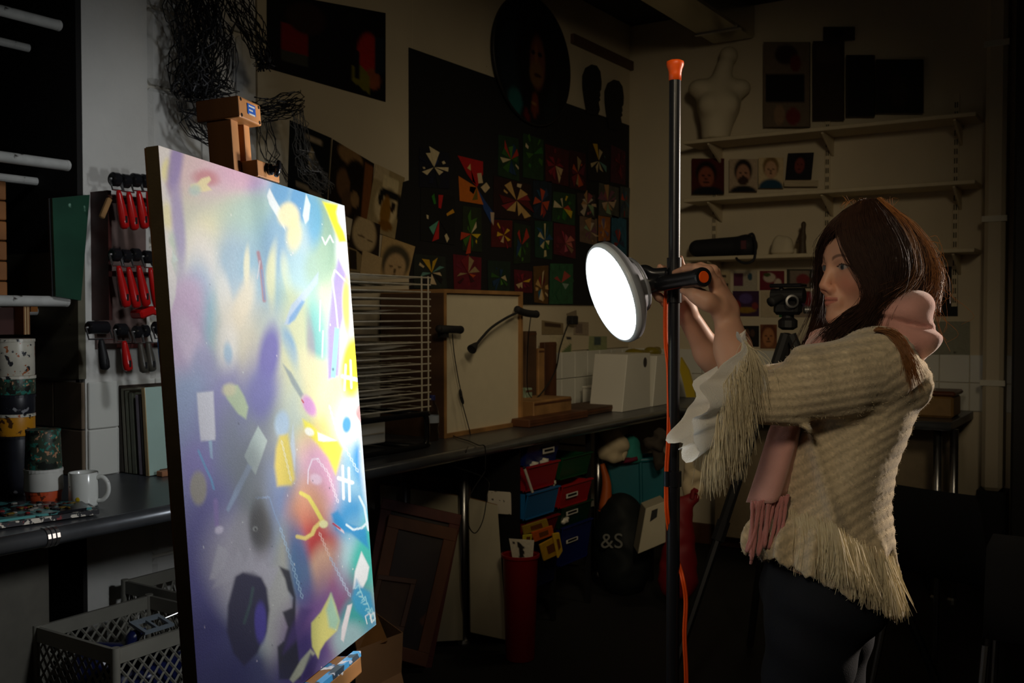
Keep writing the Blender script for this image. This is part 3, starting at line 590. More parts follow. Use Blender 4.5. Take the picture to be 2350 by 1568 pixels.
q0, q1 = onX(62, 716, -2.95), onX(78, 704, -2.95); obj('batten', box((-3.05, q0[1], q0[2]), (-2.93, q1[1], q1[2])), mat('batten_orange', hx('b06a20'), .6), t)

def pot(name, lab, c, r, h, m, mrim, group, rt=None):
    t = thing(name, lab, 'paint pot', c, group); rt = rt or r
    obj('body', lathe(c, (0, 0, 1), [(0, r*.97), (.004, r), (h-.006, rt), (h, rt*.98)], 30), m, t, smooth='auto')
    obj('rim', lathe(c+A((0, 0, h-.008)), (0, 0, 1), [(0, rt*1.03), (.008, rt*1.03), (.0085, rt*.9)], 30), mrim, t)
    return t
drip = [(42, .60, hx('2a2c30')), (60, .64, hx('a85c30'))]
mat('pot_white', hx('cfc9b8'), .35, spots=drip, var=.2); mat('pot_mix', hx('3a4638'), .4, spots=[(60, .54, hx('2f7a6c')), (80, .6, hx('b98a68')), (34, .58, hx('20241f'))]); mat('pot_navy', hx('23242c'), .35, spots=[(30, .68, hx('8c8c90'))], var=.4)
mat('pot_yellow', hx('c8881c'), .4, spots=[(45, .58, hx('4a2c12'))]); mat('pot_orange', hx('c8502a'), .4, spots=[(50, .6, hx('5a2a1a'))]); mat('pot_plain', hx('d8d6cf'), .35, var=.1)
zz = .9; bx = A((-2.78, 1.655, .9))
for (h, r, m, lab) in ((.172, .056, 'pot_navy', 'dark tub at the bottom of the left pot stack'), (.062, .054, 'pot_yellow', 'yellow smeared pot in the left stack under the navy pot'), (.054, .055, 'pot_navy', 'navy spattered pot in the middle of the left stack'), (.053, .056, 'pot_mix', 'green spattered pot near the top of the left stack'), (.105, .055, 'pot_white', 'tall off-white dripped pot topping the left stack')):
    pot('paint_pot', lab, A((bx[0], bx[1], zz)), r, h, MATS[m], MATS['pot_white' if m != 'pot_navy' else 'pot_navy'], 'stacked paint pots in the recess', r*1.0); zz += h+.001
zz = .9; bx = onZ(116, 1165, .9); bx = A((bx[0]-.03, bx[1], .9))
for (h, r, rt, m, lab) in ((.045, .043, .045, 'pot_orange', 'orange pot at the bottom of the stack beside the mug'), (.058, .05, .048, 'pot_plain', 'plain white pot in the middle of the stack beside the mug'), (.105, .047, .043, 'pot_mix', 'dripped green and brown pot topping the stack beside the mug')):
    pot('paint_pot', lab, A((bx[0], bx[1], zz)), r, h, MATS[m], MATS[m], 'stacked paint pots in the recess', rt); zz += h+.001
# mug
c = onZ(192, 1163, .9); c[2] = .9005
t = thing('mug', 'white paint-spattered mug with a yellow mark beside the paint pots', 'mug', c)
m_ = mat('mug_glaze', hx('dfe0da'), .18, spots=[(70, .70, hx('4a3a3c'))])
obj('cup', lathe(c, (0, 0, 1), [(0, .030), (.003, .0365), (.008, .038), (.092, .038), (.094, .0365), (.09, .0345), (.012, .034), (.010, .002)], 36), m_, t, smooth=True)
cr = _r*1.0; hp = [c+cr*.034+A((0, 0, .078)), c+cr*.052+A((0, 0, .080)), c+cr*.066+A((0, 0, .062)), c+cr*.066+A((0, 0, .036)), c+cr*.052+A((0, 0, .018)), c+cr*.034+A((0, 0, .016))]
obj('handle', tube(bez(hp, 18), .0062, 10), m_, t, smooth=True)
obj('yellow_mark', [turn(sphere(c+A((0, 0, .024))-_f*.0375+_r*(.0+k*.006), (.006, .0012, .007), 10, 6), rot('Z', 33), c+A((0, 0, .024))-_f*.0375) for k in (0, 1)], mat('mark_yellow', hx('d8b818'), .4), t)
# palette and glass sheet at the bench edge
t = thing('palette_board', 'paint-crusted palette board on the bench edge in front of the pots', 'palette', onZ(120, 1200, .9))
pp = [onZ(-60, 1222, .905), onZ(228, 1180, .905), onZ(205, 1166, .905), onZ(-60, 1168, .905)]
obj('board', slab(pp, (0, 0, .012)), mat('palette_white', hx('c9c4b8'), .5, spots=[(40, .44, hx('1c1c22')), (60, .62, hx('7a2c2c'))]), t)
pp2 = [p+A((-.01, -.015, .0135)) for p in pp]; gl = obj('glass_sheet', slab(pp2, (0, 0, .006)), mat('sheet_teal', hx('4c8c8c'), .25, spots=[(20, .47, hx('14141a'))]), t)
for k in range(40):
    u, v = rng.uniform(.05, .9), rng.uniform(.1, .9); b0 = (pp2[0]*(1-u)+pp2[1]*u)*(1-v)+(pp2[3]*(1-u)+pp2[2]*u)*v
    obj('paint_dab', sphere(b0+A((0, 0, .008)), (rng.uniform(.004, .012), rng.uniform(.004, .012), .003), 8, 5), mat('dab%d' % (k % 6), hx(['1c1c22', '7a2424', '8c8880', '6a5418', '4a2a20', '26262c'][k % 6]), .4), gl)
# boards standing on the bench against the tiles
def upright(name, lab, px0, px1, m, x0, x1, zt, lean=.0, grp='thin panels standing on the bench behind the canvas'):
    ya, yb = onX(px0, 1100, x1)[1], onX(px1, 1100, x1)[1]
    t = thing(name, lab, 'panel', (x0, ya, .9), grp); g = rbox((x0, ya, .901), (x1, yb, zt), .002)
    obj('sheet', turn(g, rot('X', lean), (x0, ya, .9)), m, t); obj('top_edge', turn(box((x0, ya+.0005, zt+.0005), (x1, yb-.0005, zt+.002)), rot('X', lean), (x0, ya, .9)), 'brown_board', t); return t
cols = ['5a5446', '3a322a', '767464', '686c5a', '5c6050', '8d8494', '28221e']; YL = 2.068
labs = ['thin olive panel at the back of the leaning panel stack', 'dark brown panel second in the leaning stack', 'grey green panel third in the leaning stack', 'moss green panel fourth in the leaning stack', 'dull green panel fifth in the leaning stack', 'mauve edged panel sixth in the leaning stack', 'black panel just behind the pale glass plate']
for k, (a0, a1) in enumerate(((258, 265), (267, 280), (282, 289), (291, 298), (300, 309), (315, 322), (324, 329))):
    x0, x1 = onY(a0, 1010, YL)[0], onY(a1, 1010, YL)[0]; t = thing('thin_panel', labs[k], 'panel', (x0, YL, .9), 'thin panels leaning on the tiles behind the canvas'); zt = 1.19-.006*k
    g = [rbox((x0, YL, .901), (x1, YL+.20, zt), .002)]; ln_ = rot('Y', -4); o = (x0, YL, 1.02)
    obj('sheet', [turn(q_, ln_, o) for q_ in g], mat('panel%d' % k, hx(cols[k]), .5, var=.3), t); obj('top_edge', turn(box((x0+.001, YL+.002, zt+.0003), (x1-.001, YL+.198, zt+.0015)), ln_, o), 'brown_board', t)
GX = onY(333, 1010, 2.068)[0]; g0, g1 = A((GX, 2.068, .9)), A((GX, 2.268, .9))
t = thing('glass_plate', 'pale mint glass plate at the front of the leaning panels', 'panel', (GX, g0[1], .9))
obj('plate', turn(box((GX, g0[1], .901), (GX+.012, g1[1], 1.185)), rot('Y', -4), (GX, g0[1], 1.02)), mat('mint', hx('b9d6cc'), .2, var=.12, scale=8, spots=[(12, .7, hx('9aa890'))]), t, bevel=.002)
obj('edge_tape', turn(box((GX-.001, g0[1]-.003, .901), (GX+.013, g0[1], 1.185)), rot('Y', -4), (GX, g0[1], 1.02)), mat('tape_tan', hx('b9a070'), .6), t)
WX = GX+.035; q = onX(373, 1140, WX+.03); t = thing('wood_wedge', 'small pale wood block propping the mint glass plate', 'wood block', q)
obj('wedge', rbox((WX, q[1], .9005), (WX+.03, q[1]+.09, .918), .002), mat('wedge_wood', hx('c98a62'), .6, scale=9, wood=(1, .1, 1)), t); obj('wedge_stop', box((WX-.008, q[1]+.02, .9005), (WX-.0005, q[1]+.07, .92)), 'wood_dark', t)
# panels below the bench on the left
t = thing('base_cupboard', 'dull grey cupboard door under the bench at the far left', 'cupboard', (-2.6, 1.0, 0))
ye = onX(113, 1300, -2.62)[1]; obj('door', rbox((-2.65, .2, .06), (-2.62, ye, .80), .003), mat('door_grey', hx('6a665c'), .6, var=.2), t); obj('plinth', box((-2.68, .2, 0), (-2.65, ye, .8)), 'black', t)
# wall tool rack with rollers
XT = XW+.03
rk = thing('roller_rack', 'dark red wooden wall rack with three shelves holding ink rollers', 'rack', onX(290, 880, XT))
mat('rack_red', hx('4a1c16'), .5, var=.3); mat('handle_red', hx('c01818'), .25); mat('roller_black', (.012, .012, .014), .25); mat('handle_blue', hx('1f7fc8'), .35); mat('handle_grey', hx('4a463e'), .35)
def YZ(px_, py_, X): q = onX(px_, py_, X); return q[1], q[2]
y0, zt = YZ(216, 440, XT+.02); y1, zb1 = YZ(300, 715, XT+.02)
obj('back_board', box((XT, y0+.01, YZ(280, 800, XT)[1]), (XT+.012, YZ(330, 600, XT)[0], zt)), mat('rack_board', hx('7c6660'), .7, var=.4, scale=14), rk)
obj('side_panel', box((XT, y0, YZ(225, 735, XT)[1]), (XT+.09, y0+.012, zt)), 'rack_red', rk)
for pyy in (448, 622, 790):
    z = YZ(260, pyy, XT+.1)[1]; obj('shelf', box((XT+.012, y0+.012, z-.014), (XT+.11, y0+.36, z)), 'rack_red', rk)
def roller(px_, pyt, ln, rr, hm, hl, tilt, lab, hz, drum=True):
    """ink roller: black drum on top, frame, handle hanging below"""
    y, z = YZ(px_, pyt, XT+.12); t = thing('ink_roller', lab, 'ink roller', (XT+.12, y, z-hl), 'ink rollers on the wall rack')
    if drum:
        dr = obj('drum', lathe((XT+.125, y-ln/2, z), (0, 1, 0), [(0, rr*.8), (.004, rr), (ln-.004, rr), (ln, rr*.8)], 22), 'roller_black', t, smooth='auto')
        obj('axle_end', lathe((XT+.125, y-ln/2-.006, z), (0, 1, 0), [(0, .004), (.006, .005)], 10), 'steel', dr)
    obj('frame', tube([(XT+.125, y-ln/2-.006, z), (XT+.14, y-ln/2-.006, z-.035), (XT+.14, y+ln/2+.006, z-.035), (XT+.125, y+ln/2+.006, z)], .003, 6), 'steel', t)
    a = A((XT+.14, y, z-.035)); d = A((.10, math.sin(math.radians(tilt)), -1)); d /= np.linalg.norm(d); zh = hz
    h = obj('handle', lathe(a, d, [(0, .006), (zh*.1, .009), (zh*.5, .0135), (zh*.8, .0155), (zh, .014), (zh+.006, .007)], 16), hm, t, smooth=True)
    obj('hang_hole', rbox(a+d*zh*.8+A((.0135, -.004, -.011)), a+d*zh*.8+A((.0165, .004, .011)), .002), 'black', h)
R_ = MATS['handle_red']; G_ = MATS['handle_grey']
top = [(262, 412), (285, 416), (308, 414), (330, 416)]
for k, (x, y) in enumerate(top): roller(x, y, .0285, .022, R_, .14, 7, ['red-handled roller at the left of the top rack row', 'second red-handled roller in the top rack row', 'third red-handled roller in the top rack row', 'brightest red-handled roller at the right of the top row'][k], .115)
mid = [(262, 585, R_), (285, 588, R_), (308, 585, R_), (335, 590, R_), (358, 600, MATS['black'])]
for k, (x, y, m) in enumerate(mid): roller(x, y, .0285, .021, m, .14, 9, ['dark red-handled roller at the left of the middle rack row', 'second red-handled roller in the middle rack row', 'third red-handled roller in the middle rack row', 'fourth red-handled roller in the middle rack row', 'black-handled roller at the right of the middle rack row'][k], .125)
low = [(222, 752, MATS['black'], 0), (275, 757, R_, 0), (312, 762, G_, 0), (330, 760, G_, 0), (357, 752, MATS['handle_blue'], 4), (367, 760, R_, 4)]
for k, (x, y, m, ti) in enumerate(low): roller(x, y, .07 if k == 0 else .022 if k > 1 else .036, .02, m, .12, 5+ti, ['long black roller sticking out at the left of the bottom rack row', 'red-handled roller at the left of the bottom rack row', 'grey-handled roller in the bottom rack row', 'second grey-handled roller in the bottom rack row', 'blue-handled roller in the bottom rack row', 'red-handled roller at the right of the bottom rack row'][k], .09)
y, z = YZ(328, 716, XT+.13); t = thing('red_clamp', 'red plastic clamp lying on the bottom row of rollers', 'clamp', (XT+.13, y, z))
obj('jaw', turn(rbox((XT+.1, y-.03, z-.015), (XT+.16, y+.03, z+.012), .006), rot('X', 18), (XT+.13, y, z)), 'handle_red', t); obj('arm', tube(bez([(XT+.15, y+.02, z), (XT+.16, y+.06, z-.01), (XT+.16, y+.09, z-.04)], 8), .009, 8), 'handle_red', t)
y, z = YZ(240, 475, XT+.1); t = thing('pencil_stub', 'pale wooden stick poking from the top rack row', 'stick', (XT+.1, y, z-.03)); obj('stick', turn(rbox((XT+.1, y-.008, z-.04), (XT+.115, y+.008, z+.03), .003), rot('X', -25), (XT+.1, y, z)), 'wood_pale', t); obj('stick_tip', turn(rbox((XT+.101, y-.006, z+.03), (XT+.114, y+.006, z+.04), .003), rot('X', -25), (XT+.1, y, z)), 'wood_dark', t)
# milk crates on the floor under the bench
def crate(lab, c, sx, sy, h, cont):
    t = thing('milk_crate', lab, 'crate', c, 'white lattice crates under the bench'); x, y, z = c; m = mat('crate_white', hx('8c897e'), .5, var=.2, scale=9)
    for nm, (ax, s) in (('lattice_side', ('x', 1)), ('lattice_side', ('x', -1)), ('lattice_side', ('y', 1)), ('lattice_side', ('y', -1))):
        L_ = sy if ax == 'x' else sx; g = []; nst = 11
        def q(u, v, o): return A((x+s*(sx/2+o), y-sy/2+u*L_, z+v)) if ax == 'x' else A((x-sx/2+u*L_, y+s*(sy/2+o), z+v))
        for k in range(-5, nst+1):
            for dr in (1, -1):
                u0, u1 = (k/nst, (k+5)/nst) if dr > 0 else ((k+5)/nst, k/nst); v0, v1 = .03, h-.04
                lo_, hi_ = 0., 1.; du = u1-u0
                ta, tb = (0-u0)/du, (1-u0)/du; ta, tb = max(0, min(ta, tb)), min(1, max(ta, tb))
                if tb-ta < .03: continue
                g.append(tube([q(u0+du*ta, v0+(v1-v0)*ta, 0), q(u0+du*tb, v0+(v1-v0)*tb, 0)], .004, 4))
        obj('lattice_side', g, m, t)
    for v0, v1 in ((0, .03), (h-.04, h)):
        for s in (1, -1):
            obj('rim_band', box((x+s*(sx/2-.005), y-sy/2-.006, z+v0), (x+s*(sx/2+.006), y+sy/2+.006, z+v1)), m, t); obj('rim_band', box((x-sx/2, y+s*(sy/2-.005), z+v0), (x+sx/2, y+s*(sy/2+.006), z+v1)), m, t)
    for s in (1, -1):
        for s2 in (1, -1): obj('corner_post', cyl((x+s*sx/2, y+s2*sy/2, z), (x+s*sx/2, y+s2*sy/2, z+h+.004), .012, n=10), m, t, smooth='auto')
    obj('crate_floor', box((x-sx/2, y-sy/2, z), (x+sx/2, y+sy/2, z+.012)), m, t); return t
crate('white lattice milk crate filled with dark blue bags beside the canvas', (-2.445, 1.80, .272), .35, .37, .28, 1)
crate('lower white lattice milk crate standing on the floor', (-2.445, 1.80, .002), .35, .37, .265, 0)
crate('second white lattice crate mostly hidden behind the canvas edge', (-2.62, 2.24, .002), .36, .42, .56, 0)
t = thing('blue_bag', 'dark blue plastic bag slumped in the milk crate', 'bag', (-2.44, 1.8, .29)); V_, F_ = sdf_mesh([el((-2.45, 1.79, .39), (.13, .13, .09)), el((-2.48, 1.72, .43), (.08, .08, .07)), el((-2.40, 1.88, .44), (.07, .07, .06))], .010, disp=lambda X, d: d+.007*np.sin(X[:, 0]*60+X[:, 1]*30)*np.sin(X[:, 2]*70)); obj('bag_body', (V_, F_), mat('bag_blue', hx('182050'), .3), t, smooth=True); obj('bag_knot', tube(bez([(-2.44, 1.78, .47), (-2.45, 1.80, .50), (-2.43, 1.83, .52)], 8), [.02, .012, .015, .02, .02, .015, .01, .006], 8), 'bag_blue', t, smooth=True)
t = thing('plastic_clip', 'pale plastic frame clip lying on the blue bag', 'clip', (-2.42, 1.86, .52)); cz = .525
obj('clip_frame', turn(join([box((-2.47, 1.80, cz), (-2.455, 1.90, cz+.008)), box((-2.405, 1.80, cz), (-2.395, 1.90, cz+.008)), box((-2.455, 1.80, cz), (-2.405, 1.812, cz+.008)), box((-2.455, 1.845, cz), (-2.405, 1.853, cz+.008)), box((-2.455, 1.888, cz), (-2.405, 1.90, cz+.008))]), rot('Y', 14), (-2.43, 1.85, cz)), mat('clip_grey', hx('8a949c'), .3), t); obj('clip_pin', cyl((-2.44, 1.895, cz+.006), (-2.42, 1.955, cz+.02), .003, n=8), 'steel', t)
# ================================================================== ON THE LEFT WALL
def netlimb(path, rad, ns=16, step=.028, jit=.006, wr=.0011, seed=0, flat=.8):
    wr *= 1.5
    """chicken wire around a limb: strands that touch their neighbours in turn"""
    rg = np.random.default_rng(seed); L_ = np.linalg.norm(np.diff(A(path), axis=0), axis=1).sum(); m = max(6, int(L_/step)); C_ = bez(path, m)
    rr = np.interp(np.linspace(0, 1, m), np.linspace(0, 1, len(rad)), rad); T = np.gradient(C_, axis=0); T /= np.linalg.norm(T, axis=1)[:, None]
    g = []; ph = rg.uniform(0, 6.28, 4)
    for k in range(ns):
        pts = []
        for i in range(m):
            u, v = basis(T[i]); s_ = (1 if ((i//2+k) % 2) else -1)*.42
            a = 2*math.pi*(k+s_)/ns; r = rr[i]*(1+.22*math.sin(3*a+ph[0]+i*.35)+.14*math.sin(5*a+ph[1]-i*.5))
            pts.append(C_[i]+r*(math.cos(a)*u+math.sin(a)*v*flat)+rg.normal(0, jit, 3))
        g.append(tube(pts, wr, 3, cap=False))
    return g
XS = XW+.16
def WP(x, y, dx=0): return onX(x, y, XS+dx)
ws = thing('wire_sculpture', 'black chicken wire figure with bent limbs hanging on the white blocks', 'sculpture', WP(540, 440))
mat('wire', (.02, .02, .022), .45, metal=.6); mat('wire_grey', (.16, .16, .16), .45, metal=.5)
obj('torso', netlimb([WP(455, -50), WP(460, 60), WP(455, 140), WP(450, 225)], [.10, .10, .09, .075], 26, .022, .004, .0014, 1)+netlimb([WP(455, -50), WP(462, 60), WP(452, 150), WP(450, 225)], [.075, .08, .07, .06], 24, .02, .005, .0015, 2)+netlimb([WP(455, -50), WP(465, 60), WP(455, 150), WP(448, 225)], [.045, .05, .045, .04], 20, .02, .005, .0016, 12)+netlimb([WP(455, -50), WP(465, 60), WP(455, 150), WP(448, 225)], [.02, .025, .025, .02], 14, .02, .005, .0018, 22), 'wire', ws)
obj('haunch', netlimb([WP(430, 200), WP(480, 205), WP(528, 212)], [.05, .06, .035], 20, .022, .003, .0013, 3)+netlimb([WP(430, 205), WP(480, 205), WP(520, 212)], [.03, .04, .025], 16, .022, .003, .0014, 13), 'wire', ws)
obj('bent_leg', netlimb([WP(440, 230), WP(452, 275), WP(482, 308), WP(512, 326)], [.055, .06, .052, .02], 18, .022, .003, .0013, 4)+netlimb([WP(450, 255), WP(475, 296), WP(505, 318)], [.04, .04, .02], 12, .022, .004, .0013, 14), 'wire', ws)
obj('raised_arm', netlimb([WP(520, -40), WP(555, 30), WP(588, 90), WP(612, 158)], [.055, .05, .042, .034], 18, .022, .003, .0014, 5)+netlimb([WP(540, 0), WP(570, 60), WP(600, 115), WP(614, 155)], [.03, .03, .03, .026], 14, .02, .003, .0016, 15)+netlimb([WP(598, 110), WP(616, 158)], [.03, .03], 18, .014, .004, .0016, 25), 'wire', ws)
obj('mesh_strut', netlimb([WP(508, 60), WP(528, 120), WP(515, 200)], [.03, .022, .03], 12, .022, .003, .0013, 6), 'wire', ws)
obj('fore_leg', netlimb([WP(588, 240), WP(620, 246), WP(655, 234), WP(684, 226)], [.03, .04, .042, .036], 16, .022, .003, .0012, 7)+netlimb([WP(598, 262), WP(645, 254), WP(686, 242)], [.032, .034, .03], 14, .022, .003, .0012, 17)+netlimb([WP(600, 250), WP(645, 244), WP(684, 234)], [.015, .02, .02], 10, .022, .003, .0012, 27), 'wire', ws)
obj('hanging_net', netlimb([WP(607, 275), WP(616, 330), WP(628, 372), WP(650, 415)], [.032, .034, .03, .03], 11, .026, .002, .0010, 8), 'wire', ws)
obj('trailing_net', netlimb([WP(680, 250), WP(690, 300), WP(700, 360), WP(730, 412), WP(748, 436)], [.022, .024, .035, .045, .026], 16, .02, .005, .0010, 9)+netlimb([WP(700, 375), WP(728, 408), WP(750, 430)], [.03, .04, .026], 16, .016, .007, .0010, 19), 'wire_grey', ws)
for (x, y) in ((480, -20), (560, 0)):
    obj('wall_hook', tube([onX(x, y, XW+.002), WP(x, y, -.06)], .004, 6), 'steel', ws)

def face_art(px, py, c, rx, ry, skin, dark, hair=None, img=None, tilt=0):
    pass
def sheet(name, lab, cat_, quad, X, base, ops, group=None, n=26, thick=.0025, rough=.6):
    """paper sheet on the wall plane x = X; ops paint flat print in its own 0..1 space. quad: TL, TR, BR, BL pixels"""
    q = [onX(*p, X) for p in quad]; t = thing(name, lab, cat_, (X, q[3][1], min(p[2] for p in q)), group)
    return art(t, q, A((1, 0, 0)), base, ops, n, thick, rough)
def art(t, q, nrm, base, ops, n=26, thick=.0025, rough=.6, part='sheet'):
    u, v = np.meshgrid(np.linspace(0, 1, n), np.linspace(0, 1, n), indexing='xy'); U, Vv = u[..., None], v[..., None]
    G = (q[0]*(1-U)+q[1]*U)*(1-Vv)+(q[3]*(1-U)+q[2]*U)*Vv
    im = np.zeros((n, n, 3)); im[:] = lin(hexc(base))
    for o in ops:
        k = o[0]
        if k == 'e':
            _, x, y, rx, ry, c = o[:6]; m = sstep((1.15-np.sqrt(((u-x)/rx)**2+((v-y)/ry)**2))/.3)
        elif k == 'r':
            _, x0, y0, x1, y1, c = o[:6]; m = ((u >= x0) & (u <= x1) & (v >= y0) & (v <= y1)).astype(float)
        else:
            _, p, c = o[:3]; m = np.zeros(u.shape, bool); p = A(p)
            for i in range(len(p)):
                x0, y0 = p[i]; x1, y1 = p[(i+1) % len(p)]; m ^= ((y0 > v) != (y1 > v)) & (u < (x1-x0)*(v-y0)/(y1-y0+1e-12)+x0)
            m = m.astype(float)
        im = im*(1-m[..., None])+lin(hexc(c))*m[..., None]
    im *= 1+.05*rng.normal(size=(n, n, 1))
    d = A(nrm)*thick; N_ = n*n; V = np.vstack([(G+d).reshape(-1, 3), G.reshape(-1, 3)])
    F = [(j*n+i, (j+1)*n+i, (j+1)*n+i+1, j*n+i+1) for j in range(n-1) for i in range(n-1)]
    if np.dot(np.cross(q[3]-q[0], q[1]-q[0]), nrm) < 0: F = [f[::-1] for f in F]
    ring = [i for i in range(n)]+[j*n+n-1 for j in range(1, n)]+[(n-1)*n+i for i in range(n-2, -1, -1)]+[j*n for j in range(n-2, 0, -1)]
    F += [(ring[i], ring[(i+1) % len(ring)], N_+ring[(i+1) % len(ring)], N_+ring[i]) for i in range(len(ring))]
    obj(part, (V, F), mat('print', attr=True, rough=rough, spec=.3), t, col=np.clip(np.vstack([im.reshape(-1, 3)]*2), 0, 1))
    return t
def pins(t, q, off):
    for p in q: obj('pin', lathe(p, off, [(0, .003), (.004, .004), (.006, .0025)], 8), 'black', t)
XP = XW+.019
def FACE(x, y, rx, ry, skin, hair, shade, beard=None):
    o = [('e', x, y-ry*.25, rx*1.15, ry*1.0, hair), ('e', x, y+ry*.08, rx*.86, ry*.86, skin), ('e', x-rx*.35, y-ry*.05, rx*.17, ry*.07, shade), ('e', x+rx*.35, y-ry*.05, rx*.17, ry*.07, shade), ('e', x, y+ry*.2, rx*.1, ry*.16, shade), ('e', x, y+ry*.48, rx*.3, ry*.07, shade)]
    if beard: o.insert(2, ('e', x, y+ry*.6, rx*.7, ry*.36, beard))
    return o
sheet('collage_poster', 'large black collage poster with red and olive cut shapes high on the wall', 'poster', [(612, -20), (884, 30), (884, 234), (612, 156)], XP, '0c0c12', [('r', .1, .35, .32, .72, '7a1414'), ('r', .1, .72, .32, .86, '3c3c34'), ('e', .3, .25, .16, .2, '2c1a18'), ('e', .84, .55, .11, .28, 'a02018'), ('e', .88, .78, .07, .12, '8a4a28'), ('p', [(.68, .70), (.78, .66), (.86, .78), (.86, .98), (.68, .86)], '6f6a1c'), ('r', .72, .5, .75, .82, '14141c'), ('r', .9, .3, .99, .7, '14202e')], n=44)
sheet('painting_print', 'dark poster with a white brush title behind the trailing wire net', 'poster', [(665, 276), (762, 318), (752, 468), (660, 430)], XP, '10161a', [('e', .55, .14, .22, .05, 'a89880'), ('e', .52, .44, .07, .16, 'b8a888'), ('e', .62, .5, .1, .1, '5c584c'), ('p', [(.2, .84), (.9, .93), (.9, 1), (.2, .93)], '8c7c64'), ('r', .97, 0, 1, 1, '9c8c70')])
sheet('painting_print', 'brown smudged charcoal figure print with a copper border strip', 'poster', [(764, 320), (858, 376), (846, 520), (752, 476)], XP+.001, '1c120c', [('e', .42, .1, .3, .14, '8a6a44'), ('e', .3, .55, .16, .22, '6a4c30'), ('e', .6, .3, .24, .2, '140c08'), ('r', .78, .05, .96, 1, '7a4a24'), ('e', .42, .8, .12, .2, '58402a'), ('e', .6, .7, .1, .12, '8a6c48')])
sheet('portrait_print', 'ochre and cream paper cut portrait with black curly hair', 'portrait', [(862, 376), (928, 408), (914, 552), (838, 524)], XP+.003, '9c8a64', [('r', .0, .0, .45, .22, 'b8a684'), ('r', .3, .1, .8, .36, 'c8b890'), ('e', .5, .55, .36, .3, 'cdb98f'), ('e', .58, .36, .34, .08, '141414'), ('e', .3, .46, .07, .12, '141414'), ('e', .9, .5, .06, .2, '141414'), ('e', .5, .66, .16, .26, '8a6018'), ('e', .72, .5, .1, .03, '1c1410'), ('e', .7, .57, .07, .04, '2c1c12'), ('e', .55, .85, .22, .08, '7a5214')])
sheet('portrait_print', 'plain cream paper face with closed eyes below the curly portrait', 'portrait', [(812, 492), (872, 516), (868, 592), (800, 566)], XP+.005, '2a2018', [('e', .45, .45, .42, .55, 'bfa880'), ('e', .35, .55, .13, .03, '5c4830'), ('e', .66, .6, .1, .03, '5c4830')])
sheet('portrait_print', 'pencil portrait with dark short hair above the drying rack', 'portrait', [(878, 540), (952, 566), (936, 636), (868, 634)], XP+.004, 'b89c6c', FACE(.5, .75, .4, .5, 'b89c74', '4a4436', '5c4a32'))
sheet('sketch_sheet', 'small brown sketch sheet beside the canvas edge', 'drawing', [(796, 538), (836, 556), (836, 626), (800, 622)], XP+.002, '93805c', [('r', .05, .4, .5, .95, '2c241c'), ('p', [(.0, .1), (1, .4), (1, .5), (0, .2)], '2a1f16')])
sheet('sketch_sheet', 'cream blank card under the closed-eyes face', 'drawing', [(832, 574), (876, 592), (870, 634), (826, 628)], XP+.006, 'bfa67c', [])
# the big black board and what is pinned to it
bq = [onX(938, 110, XP), onX(1440, 291, XP)]
bb = thing('pinboard', 'large black display board covered with colourful collages', 'board', (XW+.02, 4.7, 1.47))
Y0, Y1 = onX(938, 300, XP)[1], YB-.045
obj('board', box((XW+.0125, Y0, 1.475), (XW+.024, Y1, 2.63)), mat('board_black', (.006, .006, .007), .8), bb, bevel=.002)
obj('board_flap', slab([onX(924, 418, XP+.004), onX(944, 412, XP+.004), onX(944, 580, XP+.004), onX(904, 560, XP+.004)], (.002, 0, 0)), 'board_black', bb)
XA = XW+.0255
PALS = {'wb': ['d8c8a0', '101430', 'd8c8a0', '1c2c5c', '14181c', 'c8b890'], 'mu': ['c02020', 'd89a20', '5ca088', '2c7a20', 'd8c8a0', '8c1c3c', '101014'], 'gr': ['2c5a1c', '4a7a28', '1c3a5c', 'b03020', 'c8b890', '16321a'], 'gy': ['2c6a28', 'd8b820', '1c3c1c', 'c04020', 'd8c8a0', '3c6a20'], 'my': ['6a1420', 'd8a820', '8c1c2c', 'd0b080', '4a0c14', '7a1838'], 'ma': ['5a1420', '7a1c24', 'c05020', '3c0c14', 'a08860', '6a1c30'], 'dw': ['141014', 'd0bc98', '5c8c84', 'c8a020', '2c1018', 'c8b488'], 'wm': ['5c1418', 'd0b890', 'd0b890', '8c2830', '206080', 'c8a060'], 'bl': ['1c4a6a', '2c3c5c', 'c04a28', '1c2c44', '406c80', '8c2c24'], 'pk': ['a03048', '6a2030', 'c06a5c', '8c6a4c', '401428', 'b05060'], 'or': ['c87828', 'd89858', 'c0a080', 'a85a38', '7a6a8c'], 'pa': ['b88c5c', '8ca880', 'a05058', 'c8b8a0', '7a4c60', 'd0b090'], 'gw': ['3c7a1c', 'd0c08c', '204a6a', 'd0c08c', '14302c'], 'gd': ['2a5a3c', 'a03c38', '88a090', 'b04a40', '1c4030']}
